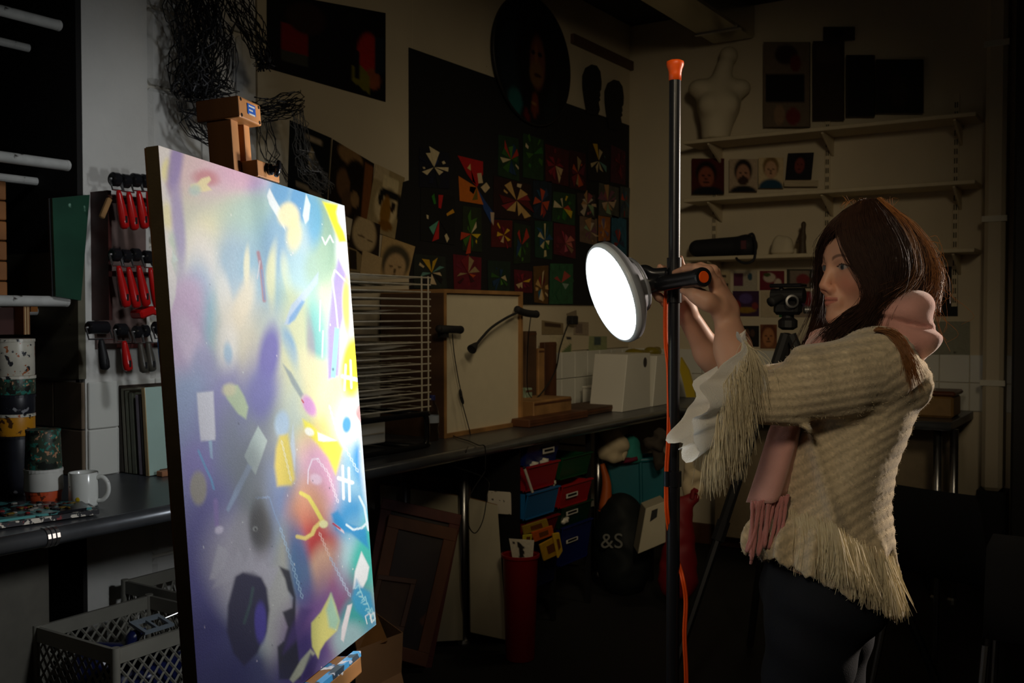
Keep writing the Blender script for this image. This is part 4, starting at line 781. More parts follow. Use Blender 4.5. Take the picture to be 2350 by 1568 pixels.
ROWS = [('top', [(960, 1030, 345, 430, 'wb', '0c1024', 'cream and navy pinwheel'), (1050, 1112, 358, 470, 'x', '', 'red and orange pinwheel'), (1143, 1192, 315, 412, 'gr', '1c3a20', 'dark green and blue painted'), (1200, 1246, 315, 410, 'gy', '204020', 'green and yellow starburst'), (1252, 1306, 338, 426, 'my', '4a1018', 'maroon and yellow fan'), (1306, 1344, 350, 435, 'ma', '380c14', 'dark maroon flower'), (1348, 1396, 335, 420, 'dw', '140c10', 'black, cream and teal star'), (1402, 1434, 340, 422, 'ma', '4a1424', 'dim maroon starburst')]),
        ('second', [(966, 1040, 440, 560, 'mu', '101012', 'multicoloured starburst'), (1133, 1218, 412, 506, 'wm', '281012', 'maroon and cream patchwork'), (1223, 1265, 416, 506, 'bl', '182838', 'blue grey starburst'), (1268, 1319, 440, 512, 'gy', '28482c', 'green picture with a yellow base'), (1326, 1366, 440, 500, 'pa', '3c3434', 'small brown mosaic'), (1374, 1420, 424, 500, 'pa', '54544c', 'pale grey and rose strips'), (1424, 1444, 428, 500, 'bl', '485458', 'narrow teal and rose')]),
        ('third', [(1062, 1106, 478, 578, 'gy', '24301c', 'lime green leaf'), (1128, 1175, 505, 572, 'my', '5c1410', 'red starburst with yellow points'), (1180, 1215, 516, 603, 'gr', '20301c', 'tall dark green and orange'), (1226, 1268, 505, 590, 'gw', '1c4030', 'green, navy and cream torn paper'), (1271, 1320, 515, 590, 'pk', '5c1c28', 'rose and maroon flower'), (1331, 1370, 502, 562, 'pa', '806858', 'pastel mosaic'), (1373, 1398, 494, 552, 'or', 'b87030', 'orange strip'), (1404, 1436, 500, 600, 'bl', '2c6a88', 'blue gradient')]),
        ('bottom', [(950, 1022, 585, 660, 'dw', '242c28', 'grey green fan'), (1042, 1106, 590, 668, 'ma', '6a1426', 'crimson star with an orange blade'), (1120, 1172, 596, 672, 'gr', '1c3028', 'dark teal and red leaf'), (1180, 1220, 618, 672, 'my', '5c1424', 'crimson flower with yellow petals'), (1226, 1258, 610, 694, 'wm', '6a4a20', 'cream, ochre and navy torn strip'), (1261, 1316, 602, 696, 'gd', '2c6040', 'green sheet with a red propeller')])]
ordn = ['leftmost', 'second from left', 'third from left', 'fourth from left', 'fifth from left', 'sixth from left', 'seventh from left', 'rightmost']
for rn, items in ROWS:
    for i, (x0, x1, y0, y1, pal, base, desc) in enumerate(items):
        if pal == 'x': continue
        sh = (x0-1180)*.0  # sheets hang square on the wall
        xc, yc = (x0+x1)/2, (y0+y1)/2; c = onX(xc, yc, XA); ya, yb = onX(x0, yc, XA)[1], onX(x1, yc, XA)[1]; zt, zb2 = onX(xc, y0, XA)[2], onX(xc, y1, XA)[2]
        pos = 'rightmost' if i == len(items)-1 else ordn[i]
        t = thing('paper_collage', '%s collage, %s in %s row on the board' % (desc, pos, rn), 'collage', (XA, c[1], zb2), 'collages pinned to the black board')
        k_ = rng.normal(0, .006, (4, 2)); q = [A((XA, ya+k_[0, 0], zt+k_[0, 1])), A((XA, yb+k_[1, 0], zt+k_[1, 1])), A((XA, yb+k_[2, 0], zb2+k_[2, 1])), A((XA, ya+k_[3, 0], zb2+k_[3, 1]))]
        obj('backing_sheet', slab(q, (.0015, 0, 0)), mat('sheet_'+base, hx(base), .7, var=.4, scale=25), t)
        w2, h2 = (yb-ya)/2, (zt-zb2)/2; cc_ = A((XA, (ya+yb)/2+rng.normal(0, w2*.12), (zt+zb2)/2+rng.normal(0, h2*.12))); na = int(rng.integers(8, 12)); a0 = rng.uniform(0, 1)
        for k in range(na):
            an = (k+a0+rng.uniform(-.25, .25))*2*math.pi/na; dw = rng.uniform(.10, .26); rr = rng.uniform(.65, 1.08); r0 = rng.uniform(.0, .2)
            def q2(a, r): return cc_+A((0, math.cos(a)*r*w2, math.sin(a)*r*h2))
            if rng.random() < .22:
                r0 = rng.uniform(.45, .7); poly = [q2(an-dw*.6, r0), q2(an-dw*.6, rr), q2(an+dw*.6, rr*.95), q2(an+dw*.7, r0)]
            else:
                dw *= rng.uniform(.9, 1.7); poly = [q2(an, r0*.3), q2(an-dw, rr*rng.uniform(.6, 1.1)), q2(an+dw, rr*rng.uniform(.6, 1.1))]
            col_ = PALS[pal][int(rng.integers(0, len(PALS[pal])))]
            obj('paper_piece', slab([p+A((.0016+.0008*(k % 3), 0, 0)) for p in poly], (.0012, 0, 0)), mat('paper_'+col_, hx(col_), .65, var=.2, scale=40), t)
t = thing('paper_collage', 'red and orange pinwheel collage with a blue tail, second from left in the top row', 'collage', onX(1085, 470, XA), 'collages pinned to the black board')
for k, (pts_, c_) in enumerate((([(1050, 357), (1108, 371), (1108, 400), (1094, 430), (1072, 400)], 'b01414'), ([(1052, 404), (1094, 430), (1109, 470), (1055, 461)], 'c86a14'), ([(1095, 398), (1104, 397), (1108, 420), (1098, 421)], 'd0b890'), ([(1103, 430), (1116, 419), (1124, 431), (1113, 443)], 'd0b890'), ([(1078, 428), (1093, 430), (1086, 446), (1077, 438)], 'c8b070'), ([(1094, 432), (1096, 458), (1083, 460)], '6a5a18'), ([(1097, 436), (1112, 460), (1133, 490), (1128, 515), (1110, 480)], '20407c'), ([(1125, 487), (1134, 488), (1132, 518), (1127, 508)], 'c0a890'), ([(1072, 386), (1079, 376), (1080, 392)], 'd0b870'), ([(1080, 388), (1092, 424), (1084, 416)], '2c3c24'))):
    obj('paper_piece', slab([onX(x, y, XA+.0006*(k % 3)) for x, y in pts_], (.0014, 0, 0)), mat('paper_'+c_, hx(c_), .65, var=.15, scale=40), t)
# oval portrait painting
q = onX(1226, 140, XA+.02); t = thing('oval_portrait', 'dark oval painting of a long-haired face hanging over the black board', 'painting', (XA+.02, q[1], onX(1226, 290, XA)[2]))
ry_ = (onX(1312, 140, XA)[1]-onX(1140, 140, XA)[1])/2; rz_ = (onX(1226, -5, XA)[2]-onX(1226, 285, XA)[2])/2
n = 46; R_g = []; Cg = []
for i in range(n):
    r = i/(n-1)
    for j in range(72):
        a = 2*math.pi*j/72; R_g.append((XA+.022+.006*(1-r*r), q[1]+math.cos(a)*r*ry_, q[2]+math.sin(a)*r*rz_)); Cg.append((math.cos(a)*r, math.sin(a)*r))
Cg = A(Cg); im = np.zeros((len(Cg), 3)); im[:] = lin(hexc('0c1016'))
def oe(x, y, rx, ry, c, s=.4):
    global im
    m = sstep((1+s/2-np.sqrt(((Cg[:, 0]-x)/rx)**2+((Cg[:, 1]-y)/ry)**2))/s)[:, None]; im = im*(1-m)+lin(hexc(c))*m
oe(-.55, -.1, .35, .6, '16202a'); oe(-.5, -.75, .18, .22, '1c5a5c'); oe(.45, -.6, .2, .4, '141c20'); oe(0, .1, .5, .9, '0a0a0c'); oe(.06, -.02, .2, .42, '6a4030'); oe(.03, -.2, .18, .2, '70502c'); oe(.02, .1, .05, .16, '7c5030'); oe(.12, .12, .06, .04, '1c120e'); oe(-.06, .12, .05, .04, '1c120e'); oe(.06, -.22, .1, .03, '3c1c16'); oe(0, -.7, .09, .2, '6a3018'); oe(-.02, -.68, .06, .03, '8a6030'); oe(-.2, -.9, .05, .12, '5c1418')
F = [((i)*72+j, (i)*72+(j+1) % 72, (i+1)*72+(j+1) % 72, (i+1)*72+j) for i in range(n-1) for j in range(72)]
obj('painted_panel', (A(R_g), F), MATS['print'], t, col=im)
a = np.arange(72)*2*math.pi/72; obj('panel_rim', loft([np.stack([np.full(72, XA+o_), q[1]+np.cos(a)*ry_*s_, q[2]+np.sin(a)*rz_*s_], 1) for o_, s_ in ((.004, .99), (.004, 1.012), (.022, 1.012), (.0225, .995))], True, False), 'black', t, smooth=True)
# two black head cut-outs
for (x0, y0, lab) in ((1357, 148, 'black paper head silhouette, taller of the pair, above the black board'), (1408, 183, 'black paper head silhouette nearer the room corner')):
    o_ = [(0, 0), (12, 3), (20, 16), (23, 40), (22, 58), (19, 62), (20, 72), (18, 76), (20, 82), (16, 86), (19, 104), (14, 118), (-10, 112), (-16, 80), (-20, 50), (-20, 24), (-14, 8)]
    t = thing('head_cutout', lab, 'silhouette', onX(x0, y0+118, XA+.004)); p_ = [onX(x0+dx, y0+dy, XA+.004) for dx, dy in o_]
    obj('cutout', slab(p_, (.003, 0, 0)), 'board_black', t); obj('pin', lathe(p_[1]+A((0, -.01, -.02)), (1, 0, 0), [(0, .004), (.006, .003)], 8), 'black', t)
# prints under the board near the lamp
for k, (qd, base, ops, lab) in enumerate(([[(1243, 735), (1292, 742), (1292, 768), (1243, 768)], '8c7a5c', [('r', .1, .1, .9, .4, '4a382a')], 'brown notice strip under the black board'], [[(1262, 770), (1312, 772), (1312, 812), (1266, 816)], 'c8bc9c', [('p', [(.4, 1), (1, .3), (1, 1)], '6a7a54'), ('r', .7, .02, .98, .16, '2c2830')], 'cream print with a green corner under the black board'], [[(1316, 738), (1350, 740), (1350, 770), (1316, 768)], '9c8c78', [('r', .1, .1, .6, .9, '7a6a60')], 'mauve printed card near the lamp head'], [[(1352, 772), (1392, 772), (1392, 806), (1350, 808)], '98a078', [('r', .3, .05, .65, .55, '4a5a5c')], 'green landscape print below the lamp head'], [[(1300, 720), (1322, 712), (1325, 740), (1303, 744)], '8a7c68', [], 'small tilted paper scrap under the board'])):
    sheet('wall_print', lab, 'print', qd, XW+.013, base, ops, 'prints below the black board', 14)

# ================================================================== ON THE LONG BENCH
# wire drying rack on a black stand
q = onZ(975, 1028, .9); yR = q[1]; XD = q[0]
def RY(px_): return onX(px_, 800, XD)[1]
def RZ(px_, py_): return onX(px_, py_, XD)[2]
yl, yr, yv = 2.28, RY(988), RY(966); zt_, zb_ = RZ(970, 637), RZ(970, 935); nt_ = 19; dp_ = .50
rk2 = thing('drying_rack', 'white wire print drying rack with many shelves on the bench', 'drying rack', (XD-.2, yR-.3, .9))
mat('wire_white', hx('d8d0bc'), .4, var=.2, scale=30, spots=[(26, .72, hx('5a4434'))])
for k in range(nt_):
    z = zb_+(zt_-zb_)*k/(nt_-1); sh = rng.normal(0, .0015)
    x0, x1 = XD-dp_, XD
    g = [tube([(x1, yl, z+sh), (x1, yr, z)], .0032, 6), tube([(x0, yl, z), (x0, yr, z)], .003, 5)]+[cyl((x0, yl+(yr-.03-yl)*j/7, z), (x1, yl+(yr-.03-yl)*j/7, z), .0014, n=4) for j in range(8)]+[cyl((x0+dp_*j/5, yl, z), (x0+dp_*j/5, yr, z), .0014, n=4) for j in range(1, 5)]
    obj('wire_shelf', g, 'wire_white', rk2)
for xx in (XD+.004, XD-dp_-.004):
    for yy in (yv, RY(981), yl+.05): obj('upright_wire', tube([(xx, yy, zb_-.02), (xx, yy, zt_+.005)], .0032, 6), 'wire_white', rk2)
st = obj('black_stand', [tube(bez([(XD+.01, 2.4, zb_-.024), (XD+.01, yR-.05, zb_-.024), (XD+.01, yR-.012, zb_-.03), (XD+.01, yR, zb_-.055), (XD+.01, yR, .935), (XD+.01, yR-.012, .917), (XD+.01, yR-.05, .912), (XD+.01, 2.4, .912)], 60), .011, 8), tube([(XD-dp_, yR-.02, zb_-.024), (XD-dp_, yR-.02, .903)], .01, 8), tube([(XD+.01, yR-.02, zb_-.024), (XD-dp_, yR-.02, zb_-.024)], .01, 8), tube([(XD+.01, yR-.06, .912), (XD-dp_, yR-.06, .912)], .01, 8)], 'black_gloss', rk2, smooth=True)
for k, (lev, c_, sg) in enumerate(((17, 'd8d4c8', .004), (16, 'c9c5ba', -.004), (13, 'b8b0a0', .01), (8, 'd4d0c4', .012), (5, 'a8a498', .004), (2, 'c8c4b8', .005), (1, 'b0aca0', .004), (11, '9a9a94', .003))):
    z = zb_+(zt_-zb_)*lev/(nt_-1)+.005; yy0, yy1 = 2.5, yr-.05-.03*(k % 3); n = 12; ys = np.linspace(yy0, yy1, n); top_ = [A((XD-.03, y, z+sg*math.sin((y-yy0)/(yy1-yy0)*5)**2)) for y in ys]
    t = thing('print_sheet', ['large pale print sheet on the second shelf from the top of the drying rack', 'curling grey white sheet on the third shelf of the drying rack', 'brownish sheet on an upper shelf of the drying rack', 'curled white sheet in the middle of the drying rack', 'grey sheet low in the drying rack', 'pale sheet near the bottom of the drying rack', 'dull sheet on the second lowest shelf of the drying rack', 'dark grey sheet just above the middle of the drying rack'][k], 'paper', (XD-.2, yy0, z), 'print sheets in the drying rack')
    V = np.vstack([top_, [p+A((-.42, 0, 0)) for p in top_]]); V = np.vstack([V, V-A((0, 0, .0006))])
    F = [(i, i+1, n+i+1, n+i) for i in range(n-1)]+[(2*n+i+1, 2*n+i, 3*n+i, 3*n+i+1) for i in range(n-1)]; obj('sheet', (V, F), mat('sheetpaper_'+c_, hx(c_), .7), t, smooth=True); obj('print_area', (np.vstack([A(top_)[2:7]+A((-.05, 0, .0008)), A(top_)[2:7]+A((-.25, 0, .0008))]), [(i, i+1, 6+i, 5+i) for i in range(4)]), mat('ink_%d' % (k % 3), hx(['2c3848', '7a3028', '33403a'][k % 3]), .6), t)
q0, q1 = onZ(865, 1022, .905), onZ(945, 1005, .905); t = thing('white_carton', 'white carton standing under the drying rack', 'box', (XD-.25, q1[1]-.1, .925))
obj('carton', rbox((XD-.35, RY(880), .923), (XD-.12, RY(940), zb_-.045), .004), 'white_plastic', t); obj('carton_flap', box((XD-.119, RY(885), .96), (XD-.117, RY(935), .965)), 'wall_panel', t)
# clear bottle
c = onZ(992, 1012, .9); c[2] = .9005; t = thing('water_bottle', 'clear plastic water bottle between the drying rack and the white box', 'bottle', c)
obj('bottle_body', lathe(c, (0, 0, 1), [(0, .022), (.004, .027), (.03, .028), (.05, .024), (.07, .028), (.11, .028), (.14, .022), (.16, .012), (.172, .011)], 24), mat('clear_plastic', (.9, .92, .95), .05, trans=1, ior=1.2), t, smooth=True); obj('bottle_cap', lathe(c+A((0, 0, .168)), (0, 0, 1), [(0, .0135), (.018, .0135), (.02, .012)], 18), mat('cap_blue', hx('28306a'), .4), t); obj('bottle_label', lathe(c+A((0, 0, .075)), (0, 0, 1), [(0, .0285), (.03, .0285)], 24, cap=False), mat('label_mist', hx('9aa4b4'), .4), t)
# white light box with wooden frame
XB = onZ(1015, 1008, .9)[0]; ya, yb = onZ(1018, 1007, .9)[1], onX(1200, 975, XB)[1]; zt_ = onX(1018, 672, XB)[2]
bxo = thing('light_box', 'tall white fronted box with pale wooden edges on the bench', 'box', (XB-.2, (ya+yb)/2, .9))
DPT = min(.42, XB-XW-.045)
obj('side_board', box((XB-DPT, ya, .9005), (XB, ya+.016, zt_)), 'brown_board', bxo); obj('side_board', box((XB-DPT, yb-.016, .9005), (XB, yb, zt_)), 'wood_pale', bxo); obj('top_board', box((XB-DPT, ya, zt_), (XB, yb, zt_+.016)), 'wood_pale', bxo); obj('base_board', box((XB-DPT, ya+.016, .9005), (XB, yb-.016, .918)), 'wood_pale', bxo)
obj('front_sheet', box((XB-.022, ya+.016, .918), (XB-.016, yb-.016, zt_)), mat('sheet_cream', hx('ddd2b6'), .6, var=.05, spots=[(26, .77, hx('7a6a50'))]), bxo); obj('front_edge', box((XB-.002, ya-.0005, .9005), (XB+.0015, ya+.016, zt_)), 'wood_pale', bxo)
# clip lamps
mat('cord', (.01, .01, .011), .5)
c = onX(1030, 757, XB+.03); t = thing('clip_lamp', 'black clip lamp head gripping the left edge of the white box', 'clip lamp', c)
obj('clip_body', [tube([onX(1008, 755, XB+.03), onX(1058, 757, XB+.03)], .0165, 14), sphere(onX(1008, 755, XB+.03), .0165, 12, 8), sphere(onX(1056, 757, XB+.03), .0175, 12, 8)], 'rubber', t, smooth=True); obj('clip_jaw', box(onX(1022, 768, XB+.03)+A((-.035, -.006, -.012)), onX(1030, 764, XB+.03)), 'rubber', t)
cp = [onX(1038, 766, XB+.03), onX(1042, 810, XB+.012), onX(1050, 860, XB+.012), onX(1057, 897, XB+.012), onX(1062, 930, XB+.012), onX(1074, 975, XB+.02), onX(1080, 1005, XB+.04), onZ(1079, 1040, .906)+A((-.02, 0, 0))]
obj('cord', tube(bez(cp, 50), .0022, 6), 'cord', t, smooth=True); sw = obj('inline_switch', tube(bez([onX(1056, 894, XB+.012), onX(1058, 910, XB+.012), onX(1063, 927, XB+.012)], 8), [.004, .007, .0075, .0075, .0075, .0075, .007, .004], 10), 'rubber', t, smooth=True)
obj('rocker', sphere(onX(1059, 910, XB+.02), (.003, .004, .006), 8, 6), 'black_gloss', sw)
c = onX(1205, 716, XB+.03); t = thing('gooseneck_lamp', 'black gooseneck clip lamp bending down across the white box', 'clip lamp', c)
obj('clip_body', [tube(bez([onX(1186, 710, XB+.03), onX(1204, 718, XB+.03), onX(1232, 722, XB+.03)], 8), .017, 12), sphere(onX(1188, 711, XB+.03), .018, 12, 8), sphere(onX(1230, 721, XB+.03), .018, 12, 8)], 'rubber', t, smooth=True)
obj('gooseneck', tube(bez([onX(1186, 718, XB+.03), onX(1160, 731, XB+.04), onX(1128, 752, XB+.05), onX(1106, 775, XB+.06), onX(1094, 790, XB+.06)], 24), .0058, 10), 'rubber', t, smooth=True)
d = onX(1076, 810, XB+.065)-onX(1094, 788, XB+.06); obj('lamp_shade', lathe(onX(1094, 788, XB+.06), d, [(0, .006), (.012, .011), (.046, .021), (.05, .021), (.048, .018)], 20), 'rubber', t, smooth='auto')
obj('cord', tube(bez([onX(1218, 728, XB+.03), onX(1213, 770, XB+.01), onX(1210, 830, XB-.05), onX(1212, 900, XB-.1), onX(1235, 935, XB-.12), A((XB-.18, yb+.18, .905))], 30), .0025, 6), 'cord', t, smooth=True)
t = thing('black_cable', 'black cable rising from the bench to the wall socket behind the lamp head', 'cable', onX(1222, 920, XW+.3))
obj('cable', tube(bez([onX(1222, 925, XW+.3), onX(1250, 893, XW+.25), onX(1275, 850, XW+.15), onX(1285, 800, XW+.09), onX(1298, 760, XW+.06), onX(1308, 735, XW+.04)], 30), .004, 6), 'cord', t, smooth=True); obj('plug', rbox(onX(1300, 745, XW+.02), onX(1314, 725, XW+.02)+A((.04, 0, 0)), .005), 'rubber', t)
t = thing('loose_cord', 'thin black cord lying over the bench front by the white box', 'cable', onZ(1050, 1010, .905)); obj('cord', tube(bez([onZ(1005, 972, .906), onZ(1040, 1000, .906), onZ(1075, 1012, .906), onZ(1098, 1022, .905), A((XF+.02, onZ(1098, 1022, .905)[1]+.02, .895)), A((XF+.02, onZ(1098, 1022, .905)[1]+.02, .80))], 30), .0022, 6), 'cord', t, smooth=True); obj('cord_end', tube(bez([A((XF+.02, onZ(1098, 1022, .905)[1]+.02, .80)), onX(1078, 1140, XF+.02), onX(1074, 1200, XF+.02), onX(1090, 1224, XF+.02), onX(1108, 1195, XF+.02), onX(1117, 1140, XF+.02), onX(1116, 1100, XF+.0), A((XF-.05, 3.12, .84))], 40), .0022, 6), 'cord', t, smooth=True)
# wooden odds and ends past the white box
def block(name, lab, p0, p1, X0, X1, m, cat_='wood block', zmin=None, part='block', extra=None, r=.004):
    a, b = onX(*p0, X1), onX(*p1, X1); z0 = .9005 if zmin is None else zmin; t = thing(name, lab, cat_, ((X0+X1)/2, (a[1]+b[1])/2, z0)); obj(part, rbox((X0, a[1], z0), (X1, b[1], max(a[2], b[2])), r), m, t)
    if extra: extra(t, a, b, X0, X1)
    return t
def ex_strip(t, a, b, X0, X1): obj('end_strip', box((X1, a[1]+.004, max(a[2], b[2])-.02), (X1+.002, b[1]-.004, max(a[2], b[2])-.01)), 'wood_dark', t)
block('plank', 'upright brown plank leaning behind the white box', (1208, 930), (1232, 760), XW+.05, XW+.09, MATS['brown_board'], 'plank', extra=ex_strip)
block('plank', 'upright orange wood plank behind the white box', (1236, 930), (1250, 800), XW+.05, XW+.10, MATS['wood_pale'], 'plank', extra=ex_strip)
block('cutting_board', 'dark wood shaped board leaning on the tiles', (1250, 930), (1278, 785), XW+.05, XW+.085, MATS['wood_dark'], 'board', extra=ex_strip)
block('wood_bar', 'flat wooden bar on the bench behind the white box', (1225, 938), (1312, 910), XW+.20, XW+.40, MATS['wood_pale'], extra=ex_strip)
block('wood_bar', 'long brown wooden bar lying along the bench edge', (1215, 964), (1350, 942), XW+.38, XW+.48, MATS['wood_dark'], extra=ex_strip)
block('wood_tray', 'shallow brown wooden tray at the far end of the bench', (1330, 942), (1470, 922), XW+.22, XW+.44, MATS['brown_board'], 'tray', extra=ex_strip)
block('green_tub', 'pale green bottle shaped tub beside the white box', (1206, 968), (1222, 890), XB-.22, XB-.14, mat('tub_green', hx('90a48c'), .4), 'tub', extra=ex_strip)
block('white_jar', 'small white tub on the far bench', (1386, 915), (1428, 888), XW+.10, XW+.24, MATS['white_plastic'], 'tub', extra=lambda t, a, b, X0, X1: obj('lid', rbox((X0-.003, a[1]-.003, b[2]), (X1+.003, b[1]+.003, b[2]+.012), .003), 'white_plastic', t))
c = onX(1412, 862, XW+.12); t = thing('white_cup', 'white conical cup stuck up on the tiles at the far end', 'cup', c); obj('cup', lathe((c[0], c[1], c[2]), (0, 0, 1), [(0, .035), (.12, .055), (.118, .05), (.01, .03)], 22), 'white_plastic', t, smooth='auto'); obj('cup_rim', lathe((c[0], c[1], c[2]+.117), (0, 0, 1), [(0, .056), (.006, .057)], 22, cap=False), 'white_plastic', t); obj('tap_block', rbox((XW+.035, c[1]-.03, c[2]-.08), (c[0]+.03, c[1]+.03, c[2]), .006), 'black', t)
# white magazine file holders
a0, b0 = onZ(1428, 928, .9), onX(1500, 812, XW+.35)
def filebox(lab, px0, px1, X, top_):
    ya_, yb_ = onX(px0, 900, X)[1], onX(px1, 900, X)[1]; zt2 = onX(px0, top_, X)[2]; t = thing('file_holder', lab, 'file holder', (X-.12, ya_, .9), 'white file holders on the far bench')
    p_ = [A((X, ya_, .9005)), A((X, yb_, .9005)), A((X, yb_, zt2)), A((X, ya_+(yb_-ya_)*.18, zt2))]
    obj('body', slab(p_, (-.20, 0, 0)), 'white_plastic', t, bevel=.003)
    n_c = A((X+.001, ya_+(yb_-ya_)*.80, zt2-.05)); obj('finger_cutout', slab([n_c+A((0, math.cos(k*.524)*.022, math.sin(k*.524)*.028)) for k in range(12)], (.0015, 0, 0)), mat('cut_shadow', hx('3a3634'), .7), t)
filebox('white file holder nearer the lamp pole with a dark finger hole', 1498, 1548, XW+.5, 818); filebox('white file holder left of the finger-holed one', 1428, 1492, XW+.5, 815)
t = thing('yellow_bag', 'crumpled yellow bag behind the file holders', 'bag', onX(1480, 815, XW+.2)); V_, F_ = sdf_mesh([el(onX(1478, 830, XW+.22), (.08, .10, .06), .04), el(onX(1500, 808, XW+.2), (.05, .09, .035), .04), el(onX(1458, 812, XW+.2), (.06, .07, .03), .04)], .012, disp=lambda X, d: d+.006*np.sin(X[:, 1]*50+X[:, 2]*40)); obj('bag_body', (V_, F_), mat('bag_yellow', hx('8c7c20'), .4), t, smooth=True); obj('bag_fold', box((XW+.05, onX(1440, 900, XW+.15)[1], .9005), (XW+.25, onX(1490, 900, XW+.15)[1], onX(1475, 838, XW+.22)[2])), 'white_paint', t)
t = thing('yellow_sign', 'yellow curved plastic sign standing on the back bench behind the pole', 'sign', onZ(1575, 915, .9)); p_ = [onY(x, y, 5.5) for x, y in ((1562, 820), (1580, 850), (1592, 890), (1595, 912), (1575, 912), (1568, 880), (1560, 850))]; obj('sign_panel', slab(p_, (0, .02, 0)), mat('sign_yellow', hx('b8a020'), .4), t); obj('sign_back', slab([p+A((.0, .021, -.0)) for p in p_], (0, .01, 0)), 'white_plastic', t)
# ================================================================== UNDER THE LONG BENCH
def quadframe(name, lab, q, bw, th, mw, ms, cat_='print frame', group='wooden print frames leaning under the bench'):
    """leaning picture or screen frame from four 3D corners TL TR BR BL"""
    q = [A(p) for p in q]; nn = np.cross(q[1]-q[0], q[3]-q[0]); nn /= -np.linalg.norm(nn)
    t = thing(name, lab, cat_, (q[2]+q[3])/2, group)
    uw = bw/np.linalg.norm(q[1]-q[0]); vw = bw/np.linalg.norm(q[3]-q[0])
    def bl_(u, v): return (q[0]*(1-u)+q[1]*u)*(1-v)+(q[3]*(1-u)+q[2]*u)*v
    for (u0, u1, v0, v1) in ((0, 1, 0, vw), (0, 1, 1-vw, 1), (0, uw, vw, 1-vw), (1-uw, 1, vw, 1-vw)):
        obj('frame_bar', slab([bl_(u0, v0), bl_(u1, v0), bl_(u1, v1), bl_(u0, v1)], -nn*th), mw, t, bevel=.002)
    obj('screen', slab([bl_(uw, vw)-nn*th*.6, bl_(1-uw, vw)-nn*th*.6, bl_(1-uw, 1-vw)-nn*th*.6, bl_(uw, 1-vw)-nn*th*.6], -nn*.003), ms, t)
    return t
mat('frame_wood', hx('8a5434'), .55, scale=8, wood=(1, 1, .1)); mat('frame_red', hx('6e2c22'), .5, var=.3); mat('screen_dark', hx('3a2c2c'), .5, var=.4, scale=5, spots=[(5, .6, hx('6a3c20'))])
mat('cardboard', hx('a8774a'), .8, var=.15, scale=6); mat('board_grey', hx('b8b098'), .7, var=.15, scale=5, spots=[(22, .76, hx('6a5c48'))])
def lean(px4, d_top, d_bot): return [P(*px4[0], d_top), P(*px4[1], d_top+.03), P(*px4[2], d_bot+.03), P(*px4[3], d_bot)]
quadframe('printing_screen', 'large red-brown screen frame leaning on the steel leg', lean([(878, 1142), (1060, 1182), (990, 1536), (815, 1500)], 4.15, 4.02), .045, .03, MATS['frame_red'], MATS['screen_dark'])
quadframe('printing_screen', 'wood screen frame with dark mesh in front of the red-brown one', lean([(893, 1180), (1052, 1215), (978, 1532), (830, 1492)], 4.08, 3.96), .05, .028, MATS['frame_wood'], MATS['screen_dark'])
quadframe('printing_screen', 'small dark wooden frame propped low in front of the large frames', lean([(868, 1318), (957, 1330), (926, 1452), (840, 1440)], 3.90, 3.82), .02, .02, MATS['wood_dark'], MATS['brown_board'])
def board(name, lab, q, th, m, cat_='board', edge=None):
    q = [A(p) for p in q]; nn = np.cross(q[1]-q[0], q[3]-q[0]); nn /= np.linalg.norm(nn)
    if nn@_f < 0: nn = -nn
    t = thing(name, lab, cat_, (q[2]+q[3])/2); obj('board', slab(q, nn*th), m, t, bevel=.002)
    obj('edge_strip', slab([q[0]-_u*.0+nn*.001, q[1]+nn*.001, q[1]+nn*(th-.001)+_u*.002, q[0]+nn*(th-.001)+_u*.002], _u*.001), edge or m, t); return t
board('white_board', 'long off-white board leaning beside the red waste bin', lean([(1076, 1143), (1142, 1160), (1163, 1470), (1080, 1452)], 4.24, 4.20), .018, MATS['board_grey'], edge=MATS['wood_pale'])
board('brown_plank', 'brown plank lying across behind the print frames', lean([(905, 1085), (1113, 1105), (1113, 1146), (905, 1130)], 4.43, 4.43), .02, MATS['brown_board'], 'plank')
board('grey_board', 'pale grey board behind the screen frames', lean([(872, 1112), (1062, 1140), (1062, 1470), (880, 1480)], 4.33, 4.28), .018, MATS['board_grey'], edge=MATS['wood_pale'])
board('notice_card', 'white typed notice card stuck beside the coloured trays', [P(1119, 1128, 4.33), P(1174, 1132, 4.34), P(1174, 1182, 4.34), P(1119, 1178, 4.33)], .004, mat('notice', hx('c8c0b0'), .7, spots=[(60, .62, hx('5c564c'))]), 'notice')
board('brown_card', 'brown board sheet leaning behind the canvas corner', lean([(800, 1400), (862, 1400), (890, 1470), (820, 1500)], 3.2, 3.1), .012, mat('card_orange', hx('9a6228'), .6, scale=6, wood=(1, 1, .2)))
t = thing('cardboard_box', 'open cardboard box on the floor at the foot of the easel', 'box', P(870, 1568, 3.0)); q = [P(818, 1492, 3.05), P(925, 1452, 3.2), P(921, 1545, 3.2), P(815, 1600, 3.05)]
obj('front_panel', slab(q, _f*.004), 'cardboard', t); obj('side_panel', slab([q[1], q[1]+_f*.3-_r*.15, q[2]+_f*.3-_r*.15, q[2]], -_r*.004), 'cardboard', t); obj('flap', slab([q[3], q[2], q[2]-_u*.03-_f*.02+_r*.01, q[3]-_u*.03-_f*.03], _u*.003), 'cardboard', t)
b_ = onZ(870, 1700, 0); obj('lower_panel', slab([q[3], q[2], A((*q[2][:2], .003)), A((*q[3][:2], .003))], _f*.004), 'cardboard', t)
